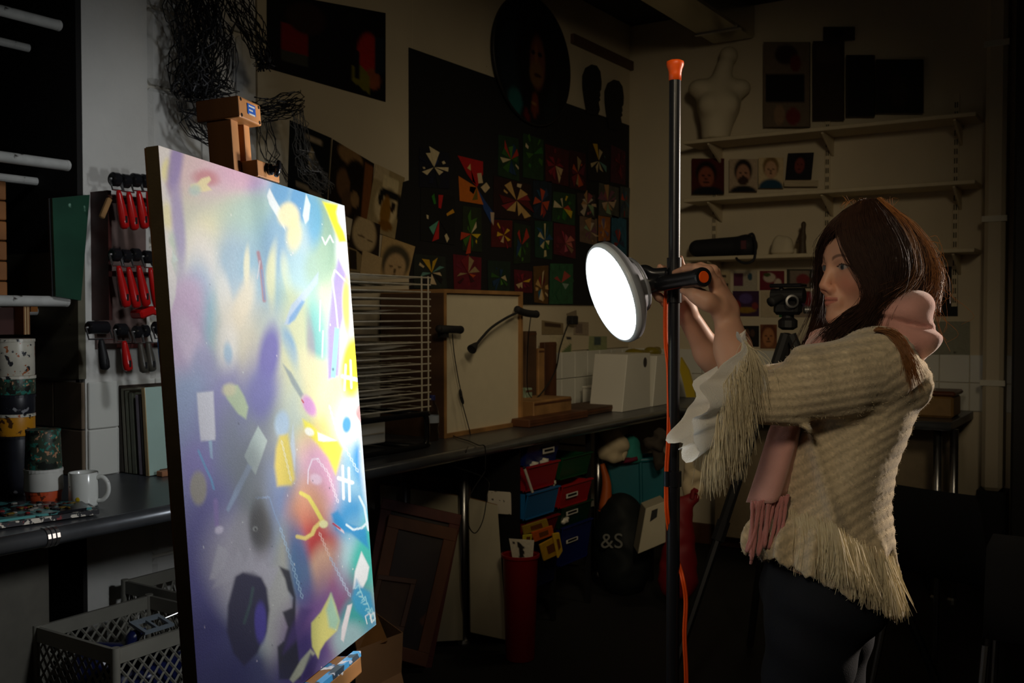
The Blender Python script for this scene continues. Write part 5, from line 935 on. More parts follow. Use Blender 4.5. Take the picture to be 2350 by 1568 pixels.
# red bin
c = onZ(1194, 1512, 0); c[2] = .002; zr = P(1192, 1272, (c-CAM)@_f-.0)[2]; t = thing('waste_bin', 'red plastic waste bin with a torn patterned paper inside', 'bin', c)
obj('bin_body', lathe(c, (0, 0, 1), [(0, .058), (.006, .060), (zr-.01, .073), (zr, .078), (zr-.004, .070), (.02, .054)], 28), mat('bin_red', hx('8c1418'), .4), t, smooth='auto'); obj('bin_rim', lathe(c+A((0, 0, zr-.012)), (0, 0, 1), [(0, .075), (.004, .080), (.014, .080), (.016, .075)], 28, cap=False), 'bin_red', t)
dB = (c-CAM)@_f
t = thing('torn_paper', 'white paper with black brush marks standing in the red bin', 'paper', P(1190, 1275, dB)); art(t, [P(1168, 1236, dB), P(1226, 1240, dB), P(1222, 1290, dB), P(1178, 1292, dB)], -_f, 'd0c8b4', [('p', [(.3, .1), (.45, .15), (.6, .6), (.4, .9), (.35, .5)], '1c1814'), ('r', .1, .1, .2, .2, '1c1814'), ('e', .5, .35, .12, .07, '1c1814'), ('e', .45, .75, .14, .06, '1c1814')], 22)
# coloured trays rack
XK = -2.34
def KX(x, y): return onX(x, y, XK)
y0, y1 = KX(1186, 1150)[1], KX(1358, 1150)[1]; ym = KX(1278, 1150)[1]
tr = thing('tray_rack', 'black rack holding coloured plastic trays under the bench', 'rack', (XK-.2, (y0+y1)/2, 0))
for yy in (y0, ym, y1):
    for xx in (XK-.02, XK-.46): obj('rack_post', box((xx-.012, yy-.008, .003), (xx+.012, yy+.008, .84)), 'black', tr)
for k, zz in enumerate((.18, .33, .48, .63, .78)): [obj('rack_runner', box((XK-.46, yy-.014, zz-.008), (XK-.02, yy+.014, zz-.002)), 'black', tr) for yy in (y0, ym, y1)]
obj('side_panel', box((XK-.47, y0-.03, .003), (XK+.03, y0-.018, .845)), 'black', tr)
def tray(lab, x0, x1, yt, yb_, c, lbl=None, dx=0., tilt=0):
    X = XK+dx; a, b = onX(x0, yb_, X), onX(x1, yb_, X); z0 = min(a[2], b[2]); zt2 = onX((x0+x1)/2, yt, X)[2]; m = mat('tray_'+c, hx(c), .35)
    t = thing('storage_tray', lab, 'tray', (X-.15, (a[1]+b[1])/2, z0), 'coloured trays under the bench'); w = .006
    obj('tray_body', [box((X-.30, a[1], z0), (X, b[1], z0+.006)), box((X-.30, a[1], z0), (X, a[1]+w, zt2)), box((X-.30, b[1]-w, z0), (X, b[1], zt2)), box((X-.30, a[1], z0), (X-.30+w, b[1], zt2))], m, t)
    fr = obj('tray_front', slab([A((X-.004, a[1], z0)), A((X-.004, b[1], z0)), A((X+.022, b[1]+.006, zt2)), A((X+.022, a[1]-.006, zt2))], (-.006, 0, 0)), m, t)
    obj('front_lip', box((X+.012, a[1]-.008, zt2), (X+.03, b[1]+.008, zt2+.006)), m, fr)
    if lbl:
        l0, l1 = onX(lbl[0]-13, lbl[1]+9, X+.026), onX(lbl[0]+13, lbl[1]-9, X+.026); obj('label_card', box((X+.0225, l0[1], l0[2]), (X+.0245, l1[1], l1[2])), 'white_plastic', fr); obj('label_print', box((X+.0246, l0[1]+.012, (l0[2]+l1[2])/2-.004), (X+.0252, l1[1]-.012, (l0[2]+l1[2])/2+.006)), 'black', fr)
    return t
tray('navy blue tray with a white label under the worktop edge', 1204, 1275, 1018, 1056, '14246a', (1260, 1034))
tray('dark green tray at the top of the right tray column', 1284, 1348, 1046, 1086, '0e4a2a')
tray('red tray full of white scraps in the left column', 1204, 1272, 1066, 1112, 'a01820', None, .04)
tray('light blue tray in the middle of the left column', 1204, 1272, 1126, 1174, '1c6aa8', None, .05)
tray('red tray with a label in the right column', 1284, 1348, 1108, 1148, 'a8141c', (1314, 1136), .02)
tray('black green tray with a label under the red tray', 1284, 1348, 1158, 1194, '0c3420', (1314, 1176))
tray('deep red tray below the light blue tray', 1204, 1272, 1192, 1216, '7a1420', None, .03)
tray('large navy tray with a label at the bottom of the right column', 1284, 1348, 1202, 1276, '101c60', (1314, 1240))
tray('dark navy tray at the bottom of the left column', 1204, 1272, 1270, 1330, '10143a')
for k, (x, y, lab) in enumerate(((1222, 1070, 'crumpled white scrap in the red tray, left one'), (1245, 1062, 'crumpled white scrap in the red tray, right one'), (1262, 1112, 'white paper scrap above the light blue tray'), (1292, 1196, 'small white bundle between the tray columns'))):
    c = onX(x, y, XK+.0); t = thing('paper_scrap', lab, 'paper scrap', c); V_, F_ = sdf_mesh([el(c, (.02, .025, .014)), el(c+A((.005, .012, .008)), (.014, .016, .012))], .005, disp=lambda X, d: d+.003*np.sin(X[:, 1]*200+X[:, 2]*240)); obj('scrap', (V_, F_), 'white_paint', t, smooth=True); obj('scrap_fold', tube(bez([c, c+A((.01, .01, .015)), c+A((.012, .03, .012))], 6), .004, 5), 'white_paint', t)
for k, (pts_, c_, lab) in enumerate((([(1200, 1208), (1255, 1190), (1262, 1212), (1205, 1228)], 'a88a28', 'yellow folded pack in the left tray column'), ([(1222, 1222), (1268, 1206), (1272, 1228), (1228, 1245)], 'd0601c', 'orange pack lying on the yellow ones'), ([(1240, 1250), (1278, 1230), (1290, 1270), (1250, 1288)], 'c89a24', 'large yellow pack hanging from the trays'), ([(1270, 1225), (1284, 1222), (1292, 1265), (1282, 1282)], 'd8b030', 'narrow yellow pack beside the navy tray'), ([(1203, 1228), (1222, 1226), (1220, 1248), (1203, 1245)], 'd0c030', 'bright yellow label pack at the left of the packs'))):
    X = XK+.09+.012*k; q = [onX(x, y, X) for x, y in pts_]; t = thing('paint_pack', lab, 'packet', q[2], 'yellow and orange packets in the trays'); obj('packet', slab(q, (-.01, 0, 0)), mat('pack_'+c_, hx(c_), .45, var=.2, scale=30), t, bevel=.003); mid_ = sum(q)/4; obj('packet_print', slab([mid_+(p-mid_)*.45+A((.0006, 0, 0)) for p in q], (.0008, 0, 0)), mat('print_dark', hx('6a3a14'), .5), t)
q0, q1 = onX(1203, 1074, XK+.09), onX(1222, 1130, XK+.09); t = thing('white_rod', 'pale rod leaning across the left tray column', 'rod', q1); obj('rod', tube([q0, q1], .006, 8), 'white_paint', t); obj('rod_tip', sphere(q0, .007, 8, 6), 'black', t)
# things at the corner end
def lump(name, lab, cat_, pr, m, res=.012, disp=None, extra=None):
    V_, F_ = sdf_mesh(pr, res, disp=disp); t = thing(name, lab, cat_, (V_[:, 0].mean(), V_[:, 1].mean(), V_[:, 2].min())); obj('body', (V_, F_), m, t, smooth=True)
    if extra: extra(t)
    return t
wr = lambda a, f: (lambda X, d: d+a*np.sin(X[:, 0]*f+2*np.sin(X[:, 2]*f*.6))*np.sin(X[:, 1]*f*.8+X[:, 2]*f*.5))
mat('cloth_cream', hx('c9b898'), .9); mat('bag_black', (.008, .010, .010), .6, spec=.2); mat('teal', hx('0f6470'), .4, var=.2, scale=5)
DC = 5.35
def knot(t): obj('loose_end', tube(bez([P(1420, 1020, DC), P(1432, 1035, DC), P(1425, 1055, DC)], 10), .02, 8), 'cloth_cream', t, smooth=True)
lump('cloth_roll', 'bundle of cream cloth rolls stuffed under the bench end', 'cloth', [el(P(1402, 995, DC), (.06, .06, .06), .02), el(P(1415, 1020, DC), (.07, .06, .05), .02), el(P(1395, 1035, DC), (.06, .05, .06), .02), el(P(1412, 1048, DC), (.045, .05, .035), .02)], MATS['cloth_cream'], .012, wr(.006, 70), knot)
t = thing('teal_tub', 'large teal plastic storage tub at the bench corner', 'tub', P(1460, 1175, DC+.1)); q = [P(1393, 1062, DC+.1), P(1532, 1052, DC+.1), P(1522, 1168, DC+.1), P(1410, 1172, DC+.1)]
obj('tub_body', slab(q, _f*.3), 'teal', t, bevel=.01); obj('tub_rim', tube([q[0]-_f*.01, q[1]-_f*.01], .012, 8), 'teal', t); obj('tub_rib', tube([(q[0]*.45+q[1]*.55)-_f*.004, (q[3]*.45+q[2]*.55)-_f*.004], .01, 6), 'teal', t)
t = thing('low_stool', 'black low stool carrying the teal tub in the dark', 'stool', onZ(1465, 1330, 0)); cz = min(q[2][2], q[3][2])-.006; cs = (q[2]+q[3])/2+_f*.15; obj('seat', box(cs+A((-.2, -.2, 0))*[1, 1, 0]-A((0, 0, .03)), A((cs[0]+.2, cs[1]+.2, cz))), 'black', t)
for sx in (-1, 1):
    for sy in (-1, 1): obj('leg', box((cs[0]+sx*.17-.015, cs[1]+sy*.17-.015, .002), (cs[0]+sx*.17+.015, cs[1]+sy*.17+.015, cz-.02)), 'black', t)
lump('striped_cloth', 'turquoise and maroon cloth tucked behind the cream rolls', 'cloth', [el(P(1437, 1030, DC+.12), (.08, .09, .07), .03, rot('X', 30)), el(P(1450, 1050, DC+.12), (.06, .07, .04), .03)], mat('cloth_turq', hx('2f8a80'), .8, spots=[(6, .58, hx('6a1430'))]), .014, wr(.006, 50), lambda t: obj('hem', tube(bez([P(1415, 1060, DC+.05), P(1440, 1058, DC+.04), P(1462, 1052, DC+.05)], 8), .012, 6), mat('maroon', hx('6a1430'), .8), t, smooth=True))
def bagtext(t):
    cu = bpy.data.curves.new('lettering', 'FONT'); cu.body = '&S'; cu.extrude = .001; tmp = bpy.data.objects.new('tmp', cu); COL.objects.link(tmp); bpy.context.view_layer.update()
    me = bpy.data.meshes.new_from_object(tmp.evaluated_get(bpy.context.evaluated_depsgraph_get())); bpy.data.objects.remove(tmp)
    V = np.array([v.co for v in me.vertices]); F = [tuple(p.vertices) for p in me.polygons]; s = .105
    o_ = P(1378, 1258, 5.02); V = o_+V[:, :1]*s*_r*1.0+V[:, 1:2]*s*_u-V[:, 2:]*_f
    obj('lettering', (V, F), mat('letter_grey', hx('6a6a64'), .6), t)
lump('carrier_bag', 'large black carrier bag with pale letters beside the steel leg', 'bag', [rc(P(1425, 1180, 5.2), P(1432, 1310, 5.15), .11, .13, .05), el(P(1430, 1250, 5.17), (.16, .13, .17), .05)], MATS['bag_black'], .014, wr(.005, 45), bagtext)
t = thing('white_carton', 'white cardboard carton lying tilted near the lamp pole', 'box', P(1490, 1275, 5.0)); q = [P(1482, 1168, 4.83), P(1528, 1150, 4.83), P(1528, 1245, 4.83), P(1464, 1272, 4.83)]; obj('carton', slab(q, _f*.18), 'board_grey', t, bevel=.003); obj('carton_mark', slab([q[0]*.7+q[1]*.3-_f*.001-_u*.02, q[0]*.4+q[1]*.6-_f*.001-_u*.02, q[0]*.45+q[1]*.55-_f*.001-_u*.06, q[0]*.8+q[1]*.2-_f*.001-_u*.07], -_f*.001), 'black', t)
lump('red_sack', 'dark red sack sagging behind the lamp pole', 'bag', [rc(P(1562, 1165, 4.9), P(1556, 1330, 4.9), .055, .10, .05), el(P(1588, 1145, 4.9), (.04, .03, .03), .03)], mat('sack_red', hx('7a1018'), .6), .012, wr(.005, 50), lambda t: obj('sack_tie', tube(bez([P(1588, 1145, 4.87), P(1592, 1125, 4.87), P(1600, 1130, 4.87)], 6), .012, 6), 'sack_red', t))
lump('cream_cloth', 'crumpled cream cloth hanging over the red sack', 'cloth', [el(P(1580, 1065, 4.95), (.025, .03, .05), .02), el(P(1590, 1092, 4.95), (.05, .03, .03), .02), el(P(1578, 1118, 4.95), (.03, .03, .06), .02), el(P(1602, 1122, 4.95), (.03, .03, .045), .02)], MATS['cloth_cream'], .010, wr(.004, 80), lambda t: obj('cloth_tail', tube(bez([P(1602, 1130, 4.94), P(1606, 1145, 4.94)], 4), .012, 6), 'cloth_cream', t))
lump('dark_plant_bag', 'dark brown withered bundle above the teal tub', 'bundle', [el(P(1500, 1020, 5.3), (.06, .05, .03), .02, rot('Y', 20)), el(P(1512, 1050, 5.3), (.03, .03, .07), .02), el(P(1515, 1000, 5.3), (.04, .03, .04), .02)], mat('withered', hx('3c342c'), .9), .012, wr(.008, 90), lambda t: obj('stalk', tube(bez([P(1512, 1040, 5.3), P(1505, 1075, 5.3)], 4), .008, 6), 'withered', t))
t = thing('orange_sheath', 'orange rolled plastic beside the teal tub', 'roll', P(1385, 1180, 5.2)); obj('roll', tube(bez([P(1382, 1065, 5.2), P(1392, 1110, 5.2), P(1388, 1170, 5.2)], 12), np.linspace(.012, .035, 12), 10), mat('roll_orange', hx('a85018'), .5), t, smooth=True); obj('roll_end', lathe(P(1388, 1170, 5.2), (0, 0, -1), [(0, .036), (.006, .036)], 12), 'roll_orange', t)
# panels below the back worktop
pnl = obj('low_cupboard', rbox((-2.2, YB-.30, .12), (-.9, YB-.27, .84), .004), mat('panel_tan', hx('8a7a60'), .7, var=.15), None, label='long tan cupboard front under the back worktop', cat='cupboard')

# ================================================================== BACK WALL SHELVES
YS = 5.64
def SZ(l, r_): return (onY(*l, YS)[2]+onY(*r_, YS)[2])/2
mat('shelf_white', hx('d2c4a6'), .6, var=.08)
SX0, SX1 = onY(1567, 460, YS)[0], onY(2238, 410, YS)[0]; SH = []
for k, (l, r_, lab) in enumerate((((1570, 322), (2226, 258), 'top cream wall shelf carrying the plaster torso'), ((1570, 458), (2238, 409), 'middle cream wall shelf carrying the portrait photos'), ((1570, 590), (2238, 569), 'bottom cream wall shelf carrying the black case'))):
    z = SZ(l, r_); SH.append(z); t = thing('wall_shelf', lab, 'shelf', ((SX0+SX1)/2, YB-.12, z), 'cream shelves on the back wall')
    obj('shelf_board', rbox((SX0, YS, z-.022), (SX1, YB-.001, z), .003), 'shelf_white', t)
    for px_ in (1650, 1905, 2200):
        xb = onY(px_, 460, YB-.03)[0]; obj('bracket', slab([A((xb, YB-.002, z-.023)), A((xb, YS+.03, z-.023)), A((xb, YS+.03, z-.032)), A((xb, YB-.002, z-.13))], (.012, 0, 0)), 'shelf_white', t)
for k, px_ in enumerate((1638, 1897, 2192)):
    xb = onY(px_, 460, YB-.02)[0]; t = thing('shelf_upright', ['slotted white shelf upright at the left end of the shelves', 'slotted white shelf upright in the middle of the shelves', 'slotted white shelf upright at the right end of the shelves'][k], 'shelf rail', (xb, YB-.01, SH[2]-.3), 'slotted shelf uprights')
    obj('rail', box((xb-.014, YB-.012, SH[2]-.3), (xb+.014, YB-.0005, SH[0]+.15)), 'shelf_white', t); obj('slot_row', join([box((xb-.004+dx, YB-.0135, SH[2]-.28+j*.05), (xb+.002+dx, YB-.0122, SH[2]-.25+j*.05)) for j in range(22) for dx in (-.005, .006)]), mat('slot_dark', hx('4a4234'), .8), t, kind='stuff')
# plaster torso
DT = (onY(1650, 250, 5.76)-CAM)@_f; CBX = np.stack([_r, A((_f[0], _f[1], 0)), A((0, 0, 1.))], 1)
bp = lambda x, y, dd=0.: P(x, y, DT+dd)
pr = [el(bp(1650, 235), (.125, .10, .13), .05, CBX), el(bp(1608, 203), (.075, .07, .055), .05), el(bp(1694, 203), (.075, .07, .055), .05), rc(bp(1652, 190), bp(1664, 150), .058, .050, .05), el(bp(1672, 128, .02), (.055, .06, .055), .02), rc(bp(1648, 250), bp(1642, 312), .11, .085, .05), el(bp(1625, 240, -.08), (.05, .04, .05), .05), el(bp(1672, 240, -.08), (.05, .04, .05), .05)]
V_, F_ = sdf_mesh(pr, .012, cut=lambda X: SH[0]+.006-X[:, 2]); t = thing('plaster_torso', 'white plaster torso with a broken head on the top shelf', 'sculpture', (V_[:, 0].mean(), V_[:, 1].mean(), SH[0])); obj('torso', (V_, F_), mat('plaster', hx('cfc3a8'), .8, bump=.2), t, smooth=True); obj('base_plinth', box((bp(1650, 300)[0]-.10, 5.70, SH[0]+.0005), (bp(1650, 300)[0]+.10, 5.84, SH[0]+.008)), 'plaster', t)
def backart(name, lab, cat_, x0, x1, y0, y1, Y, base, ops, group=None, tiltpx=0, n=22, thick=.003):
    q = [onY(x0+tiltpx, y0, Y), onY(x1+tiltpx, y0-tiltpx*.3, Y), onY(x1, y1, Y), onY(x0, y1, Y)]; t = thing(name, lab, cat_, (q[2]+q[3])/2, group); return art(t, q, A((0, -1, 0)), base, ops, n, thick)
Yp = YB-.03
def stand(z, y): return y
g2 = 'pictures standing on the top shelf'
backart('canvas_picture', 'cream canvas with a black square and red figures on the top shelf', 'picture', 1755, 1860, 98, 292, Yp, '6a5c4c', [('r', .05, .38, .9, .72, '0c0c10'), ('e', .5, .15, .25, .12, '2c1c1c'), ('e', .7, .25, .12, .1, '5c1818'), ('e', .35, .86, .12, .12, '8a7058'), ('e', .65, .88, .16, .1, '6a2020')], g2, n=34, thick=.02)
backart('canvas_picture', 'dark brown canvas beside the black square picture', 'picture', 1868, 1938, 96, 276, Yp, '2c2018', [('r', .1, .05, .9, .3, '3c3024')], g2, n=14, thick=.02)
backart('canvas_picture', 'tall black canvas in the middle of the top shelf', 'picture', 1944, 2008, 128, 268, Yp, '0c0c0e', [('r', .0, .0, .05, 1, '2a241c')], g2, n=14, thick=.02)
backart('canvas_picture', 'wide dark canvas at the right of the top shelf', 'picture', 2012, 2120, 138, 260, Yp, '14120f', [('e', .5, .6, .2, .3, '2a2018')], g2, n=14, thick=.02)
backart('canvas_picture', 'small dim print pinned above the top shelf pictures', 'picture', 1890, 1962, 62, 92, Yp, '2c2620', [('e', .5, .5, .2, .3, '16120e')], g2, n=14)
g3 = 'portrait photos on the middle shelf'
backart('portrait_photo', 'dark portrait photo with a red background at the left of the shelf', 'photo', 1588, 1662, 364, 446, Yp, '4a1818', FACE(.45, .5, .28, .34, '8a4c38', '100c0c', '2c1410')+[('e', .5, 1.0, .5, .22, '10141c')], g3)
backart('portrait_photo', 'portrait photo of a smiling dark-haired man, second on the shelf', 'photo', 1674, 1738, 365, 440, Yp, 'b09c84', FACE(.5, .45, .28, .36, 'a87c64', '1c1614', '3c2820', '3a2820')+[('e', .5, 1.05, .5, .24, '14161c')], g3)
backart('portrait_photo', 'portrait photo of a blond person in a blue top, third on the shelf', 'photo', 1741, 1798, 362, 432, Yp, 'c9b48c', FACE(.5, .38, .28, .34, 'c09878', '7a6038', '5c4030')+[('e', .5, 1.0, .5, .3, '1a4058')], g3)
backart('portrait_photo', 'curled dark portrait photo at the right of the row', 'photo', 1803, 1862, 352, 412, Yp, '14121a', FACE(.5, .45, .22, .34, '70342c', '0c0a0c', '2c1410'), g3, 6)
backart('white_card', 'blank cream card leaning under the curled portrait', 'card', 1800, 1878, 414, 428, Yp-.01, 'b8a88c', [], None, 0, 8)
# black case with a strap
c0, c1 = onY(1578, 572, 5.76), onY(1735, 568, 5.76); z0 = SH[2]+.001; zt3 = onY(1660, 540, 5.70)[2]
t = thing('tripod_case', 'long black fabric case with a hanging strap on the bottom shelf', 'case', (c0[0], 5.76, z0)); V_, F_ = sdf_mesh([rc((c0[0]+.06, 5.77, z0+.058), (c1[0]-.07, 5.77, z0+.062), .052, .06, .02), el((c1[0]-.06, 5.77, z0+.06), (.06, .065, .064), .03)], .01, cut=lambda X: z0-X[:, 2]); obj('case_body', (V_, F_), mat('fabric_black', (.012, .013, .018), .7, bump=.1), t, smooth=True)
obj('strap', tube(bez([onY(1690, 580, 5.70), onY(1692, 596, 5.63), onY(1712, 604, 5.62), onY(1731, 594, 5.63), onY(1733, 560, 5.68), onY(1728, 538, 5.72), onY(1718, 540, 5.72)], 30), .008, 6), 'fabric_black', t, smooth=True); obj('badge', box(onY(1700, 572, 5.70), onY(1712, 552, 5.70)+A((0, .006, 0))), mat('badge_red', hx('5c3038'), .6), t)
DS = (onY(1792, 560, 5.76)-CAM)@_f
lump('shell_ornament', 'white shell shaped ornament on the bottom shelf', 'ornament', [el((onY(1785, 545, 5.76)[0], 5.76, SH[2]+.06), (.035, .03, .06), .02, rot('Y', 12)), el((onY(1803, 550, 5.76)[0], 5.76, SH[2]+.055), (.045, .035, .055), .02), el((onY(1796, 560, 5.76)[0], 5.76, SH[2]+.02), (.07, .04, .02), .02)], MATS['plaster'], .008, None, lambda t: obj('shell_base', box((onY(1775, 560, 5.76)[0], 5.73, SH[2]+.0005), (onY(1815, 560, 5.76)[0], 5.79, SH[2]+.006)), 'plaster', t))
xf = onY(1842, 550, 5.76)[0]; lump('small_figurine', 'slim dark figurine standing beside the shell on the bottom shelf', 'figurine', [rc((xf, 5.76, SH[2]+.01), (xf, 5.76, SH[2]+.10), .022, .016, .02), rc((xf, 5.76, SH[2]+.10), (xf+.005, 5.76, SH[2]+.15), .016, .012, .02), el((xf+.005, 5.76, SH[2]+.17), (.015, .016, .02), .01), rc((xf-.01, 5.76, SH[2]+.13), (xf-.03, 5.75, SH[2]+.07), .007, .006, .01)], mat('figurine_brown', hx('4a3c2c'), .6), .006, None, lambda t: obj('figurine_base', lathe((xf, 5.76, SH[2]+.0005), (0, 0, 1), [(0, .03), (.008, .028)], 14), 'figurine_brown', t))
# prints below the shelves
g4 = 'colour prints on the wall below the shelves'; Yw = YB-.002
backart('wall_print', 'purple and white print at the left of the upper print row', 'print', 1684, 1738, 622, 666, Yw, 'a8a090', [('r', .0, .1, .4, .8, '5c2c48'), ('e', .7, .3, .1, .2, '2c4858')], g4)
backart('wall_print', 'red and white floral print in the upper print row', 'print', 1744, 1800, 622, 666, Yw, '6a1c28', [('e', .4, .35, .25, .25, 'b8a898'), ('e', .75, .7, .15, .3, 'c0b0a0'), ('e', .3, .2, .15, .1, '3c4a1c')], g4)
backart('wall_print', 'grey and red framed print at the right of the upper row', 'print', 1806, 1868, 618, 662, Yw, '34342c', [('r', .1, .08, .85, .95, '7a6c60'), ('e', .6, .55, .25, .3, '7a2c30')], g4)
backart('wall_print', 'dark purple and gold print in the lower print row', 'print', 1682, 1742, 668, 726, Yw, '3a2040', [('e', .5, .3, .25, .2, '54427a'), ('e', .5, .75, .4, .12, '8a6a20'), ('e', .1, .6, .2, .25, '8a2a20'), ('e', .85, .6, .12, .14, '7a3030')], g4)
backart('wall_print', 'blank cream sheet beside the purple print', 'print', 1746, 1786, 668, 728, Yw, 'b8a88c', [], g4, 0, 8)
backart('wall_print', 'green edged print behind the tripod head', 'print', 1788, 1868, 668, 728, Yw, '8c7c6c', [('r', .0, .0, .12, 1, '1c5a30'), ('e', .6, .4, .2, .3, '3c2c4c'), ('e', .85, .3, .12, .3, '7a2028')], g4)
backart('wall_print', 'dark photo of seated people in the bottom print row', 'print', 1700, 1742, 748, 796, Yw, '16120f', [('e', .35, .35, .14, .2, '5c4032'), ('e', .65, .35, .12, .18, '4a3428')], g4)
t = backart('wall_print', 'oval cut-out face print in the bottom print row', 'print', 1745, 1783, 745, 800, Yw, '7a4c30', FACE(.5, .5, .42, .46, 'a87048', '5c3018', '3c1c10'), g4)
backart('text_sheet', 'typed text sheet left of the colour prints', 'notice', 1628, 1676, 622, 700, Yw, 'b0a080', [('r', .35, .12, .8, .18, '3c342c'), ('r', .25, .36, .9, .46, '3c342c'), ('r', .3, .62, .85, .7, '4a4034'), ('r', .4, .84, .8, .9, '4a4034')], None, 0, 30)
backart('wall_print', 'dark framed print right of the person in the shadows', 'print', 2150, 2198, 612, 726, Yw, '0f0d0c', [('e', .4, .3, .2, .1, '3c241c')], g4, 0, 12)
backart('metal_sheet', 'pale metal sheet screwed to the wall right of the person', 'panel', 2092, 2226, 738, 814, Yw-.004, '8c8c7c', [('e', .2, .93, .02, .03, '3c3a34'), ('e', .75, .93, .02, .03, '3c3a34')], None, 0, 40, .006)
c = onZ(2140, 938, .9); c[1] = min(c[1], 5.5); x0, x1 = onY(2095, 930, 5.45)[0], onY(2192, 930, 5.45)[0]
t = thing('wooden_trough', 'brown glazed trough on the back worktop behind the person', 'trough', ((x0+x1)/2, 5.5, .9)); obj('trough_body', rbox((x0, 5.40, .9005), (x1, 5.62, 1.01), .012), mat('trough_tan', hx('8a6a3c'), .5, var=.2), t); obj('trough_rim', rbox((x0-.01, 5.39, 1.011), (x1+.01, 5.63, 1.035), .008), mat('trough_rim', hx('5c3420'), .4), t)
# tripod with fluid head
DP = 3.7; tp = P(1808, 745, DP); t = thing('camera_tripod', 'black video tripod with a pan handle standing behind the person', 'tripod', (tp[0], tp[1], 0))
obj('spider', lathe(tp-A((0, 0, .02)), (0, 0, 1), [(0, .02), (.01, .035), (.035, .035), (.045, .022), (.06, .022)], 18), 'black', t); obj('fluid_head', [rbox(tp+A((-.045, -.04, .035)), tp+A((.045, .04, .085)), .012), lathe(tp+A((-.06, 0, .105)), (1, 0, 0), [(0, .028), (.12, .028)], 18)], 'black', t); obj('plate', rbox(tp+A((-.06, -.035, .135)), tp+A((.06, .035, .15)), .004), 'black_gloss', t)
obj('drag_ring', lathe(P(1816, 692, DP-.06), -_f, [(0, .02), (.008, .024), (.012, .024), (.014, .017)], 18, cap=False), mat('grey_metal', (.2, .2, .2), .45, metal=.8), t); obj('level_knob', lathe(P(1845, 712, DP-.04), _r, [(0, .012), (.03, .014), (.034, .01)], 14), 'grey_metal', t)
obj('pan_handle', tube(bez([P(1800, 682, DP), P(1785, 685, DP-.03), P(1768, 694, DP-.05)], 10), np.linspace(.011, .018, 10), 10), 'rubber', t, smooth=True); obj('lock_lever', tube([P(1790, 655, DP), P(1796, 672, DP)], [.006, .01], 8), 'black', t)
for k, ((fx, fy)) in enumerate(((-.52, -.28), (.50, -.30), (.0, .55))):
    f_ = A((tp[0], tp[1], 0))+_r*fx+A((_f[0], _f[1], 0))*fy*1.0; a0 = tp-A((0, 0, .01))+(f_-tp)*.02; lg = obj('leg', tube([a0, a0+(f_-a0)*.52], .020, 8), 'rubber', t); obj('lower_leg', tube([a0+(f_-a0)*.5, f_+A((0, 0, .015))], .0155, 8), 'black', lg); obj('leg_lock', tube([a0+(f_-a0)*.49, a0+(f_-a0)*.54], .025, 8), 'rubber', lg); obj('foot', sphere(f_+A((0, 0, .012)), .014, 8, 6), 'rubber', lg)
# dark stacking chairs at the right
def chair(lab, px_, py_, D, ang):
    c = P(px_, py_, D); c0 = A((c[0], c[1], 0)); t = thing('stacking_chair', lab, 'chair', c0, 'dark chairs in the shadows', 0); Rz = rot('Z', ang)
    def T(v): return c0+Rz@A(v)
    n = 12; us = np.linspace(-.21, .21, n); rows = []
    for z, yb2, w in ((.44, -.16, 1), (.455, .12, 1), (.48, .19, .98), (.60, .235, .96), (.76, .27, .93), (.80, .275, .85)): rows.append(A([T((u*w, yb2-.35*u*u*(1 if z > .47 else 0), z+.25*u*u*(1 if z < .47 else 0))) for u in us]))
    V, F = loft(rows, False); nrm = A((0, 0, -.008)); V2 = np.vstack([V, V-Rz@A((0, -.008, .006))]); N_ = len(V); F = F+[tuple(i+N_ for i in f[::-1]) for f in F]
    obj('seat_shell', (V2, F), mat('chair_dark', (.02, .021, .022), .4), t, smooth=True)
    for sx in (-1, 1): obj('leg', tube([T((sx*.2, -.16, .43)), T((sx*.23, -.2, .012))], .011, 8), 'steel', t); obj('leg', tube([T((sx*.2, .14, .44)), T((sx*.23, .24, .012))], .011, 8), 'steel', t)
chair('dark plastic chair behind the person at the lower right', 2215, 1250, 3.75, 160); chair('second dark plastic chair at the right edge', 2440, 1260, 3.0, 185)

t = thing('added_cupboard', 'tall dark cupboard shape added to darken the right edge of the room', 'cupboard', (.1, 5.6, 0)); mat('cup_dark', (.025, .022, .018), .6, var=.2, scale=3)  # added dark block that darkens the wall right of the pipe
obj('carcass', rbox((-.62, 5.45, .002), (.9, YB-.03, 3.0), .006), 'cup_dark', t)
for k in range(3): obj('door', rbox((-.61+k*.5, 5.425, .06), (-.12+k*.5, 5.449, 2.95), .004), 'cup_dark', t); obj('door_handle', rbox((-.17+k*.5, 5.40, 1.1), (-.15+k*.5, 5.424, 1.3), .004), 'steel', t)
# ================================================================== PERSON
def R(px_, D): return px_*D/FPX
_fh = A((_f[0], _f[1], 0)); _fh /= np.linalg.norm(_fh); UP = A((0, 0, 1.))
pfoot = P(1850, 722, 2.02)
per = thing('person', 'person in a cream fringed knit top and pink scarf, both hands on the lamp handle', 'person', (pfoot[0], pfoot[1], 0))
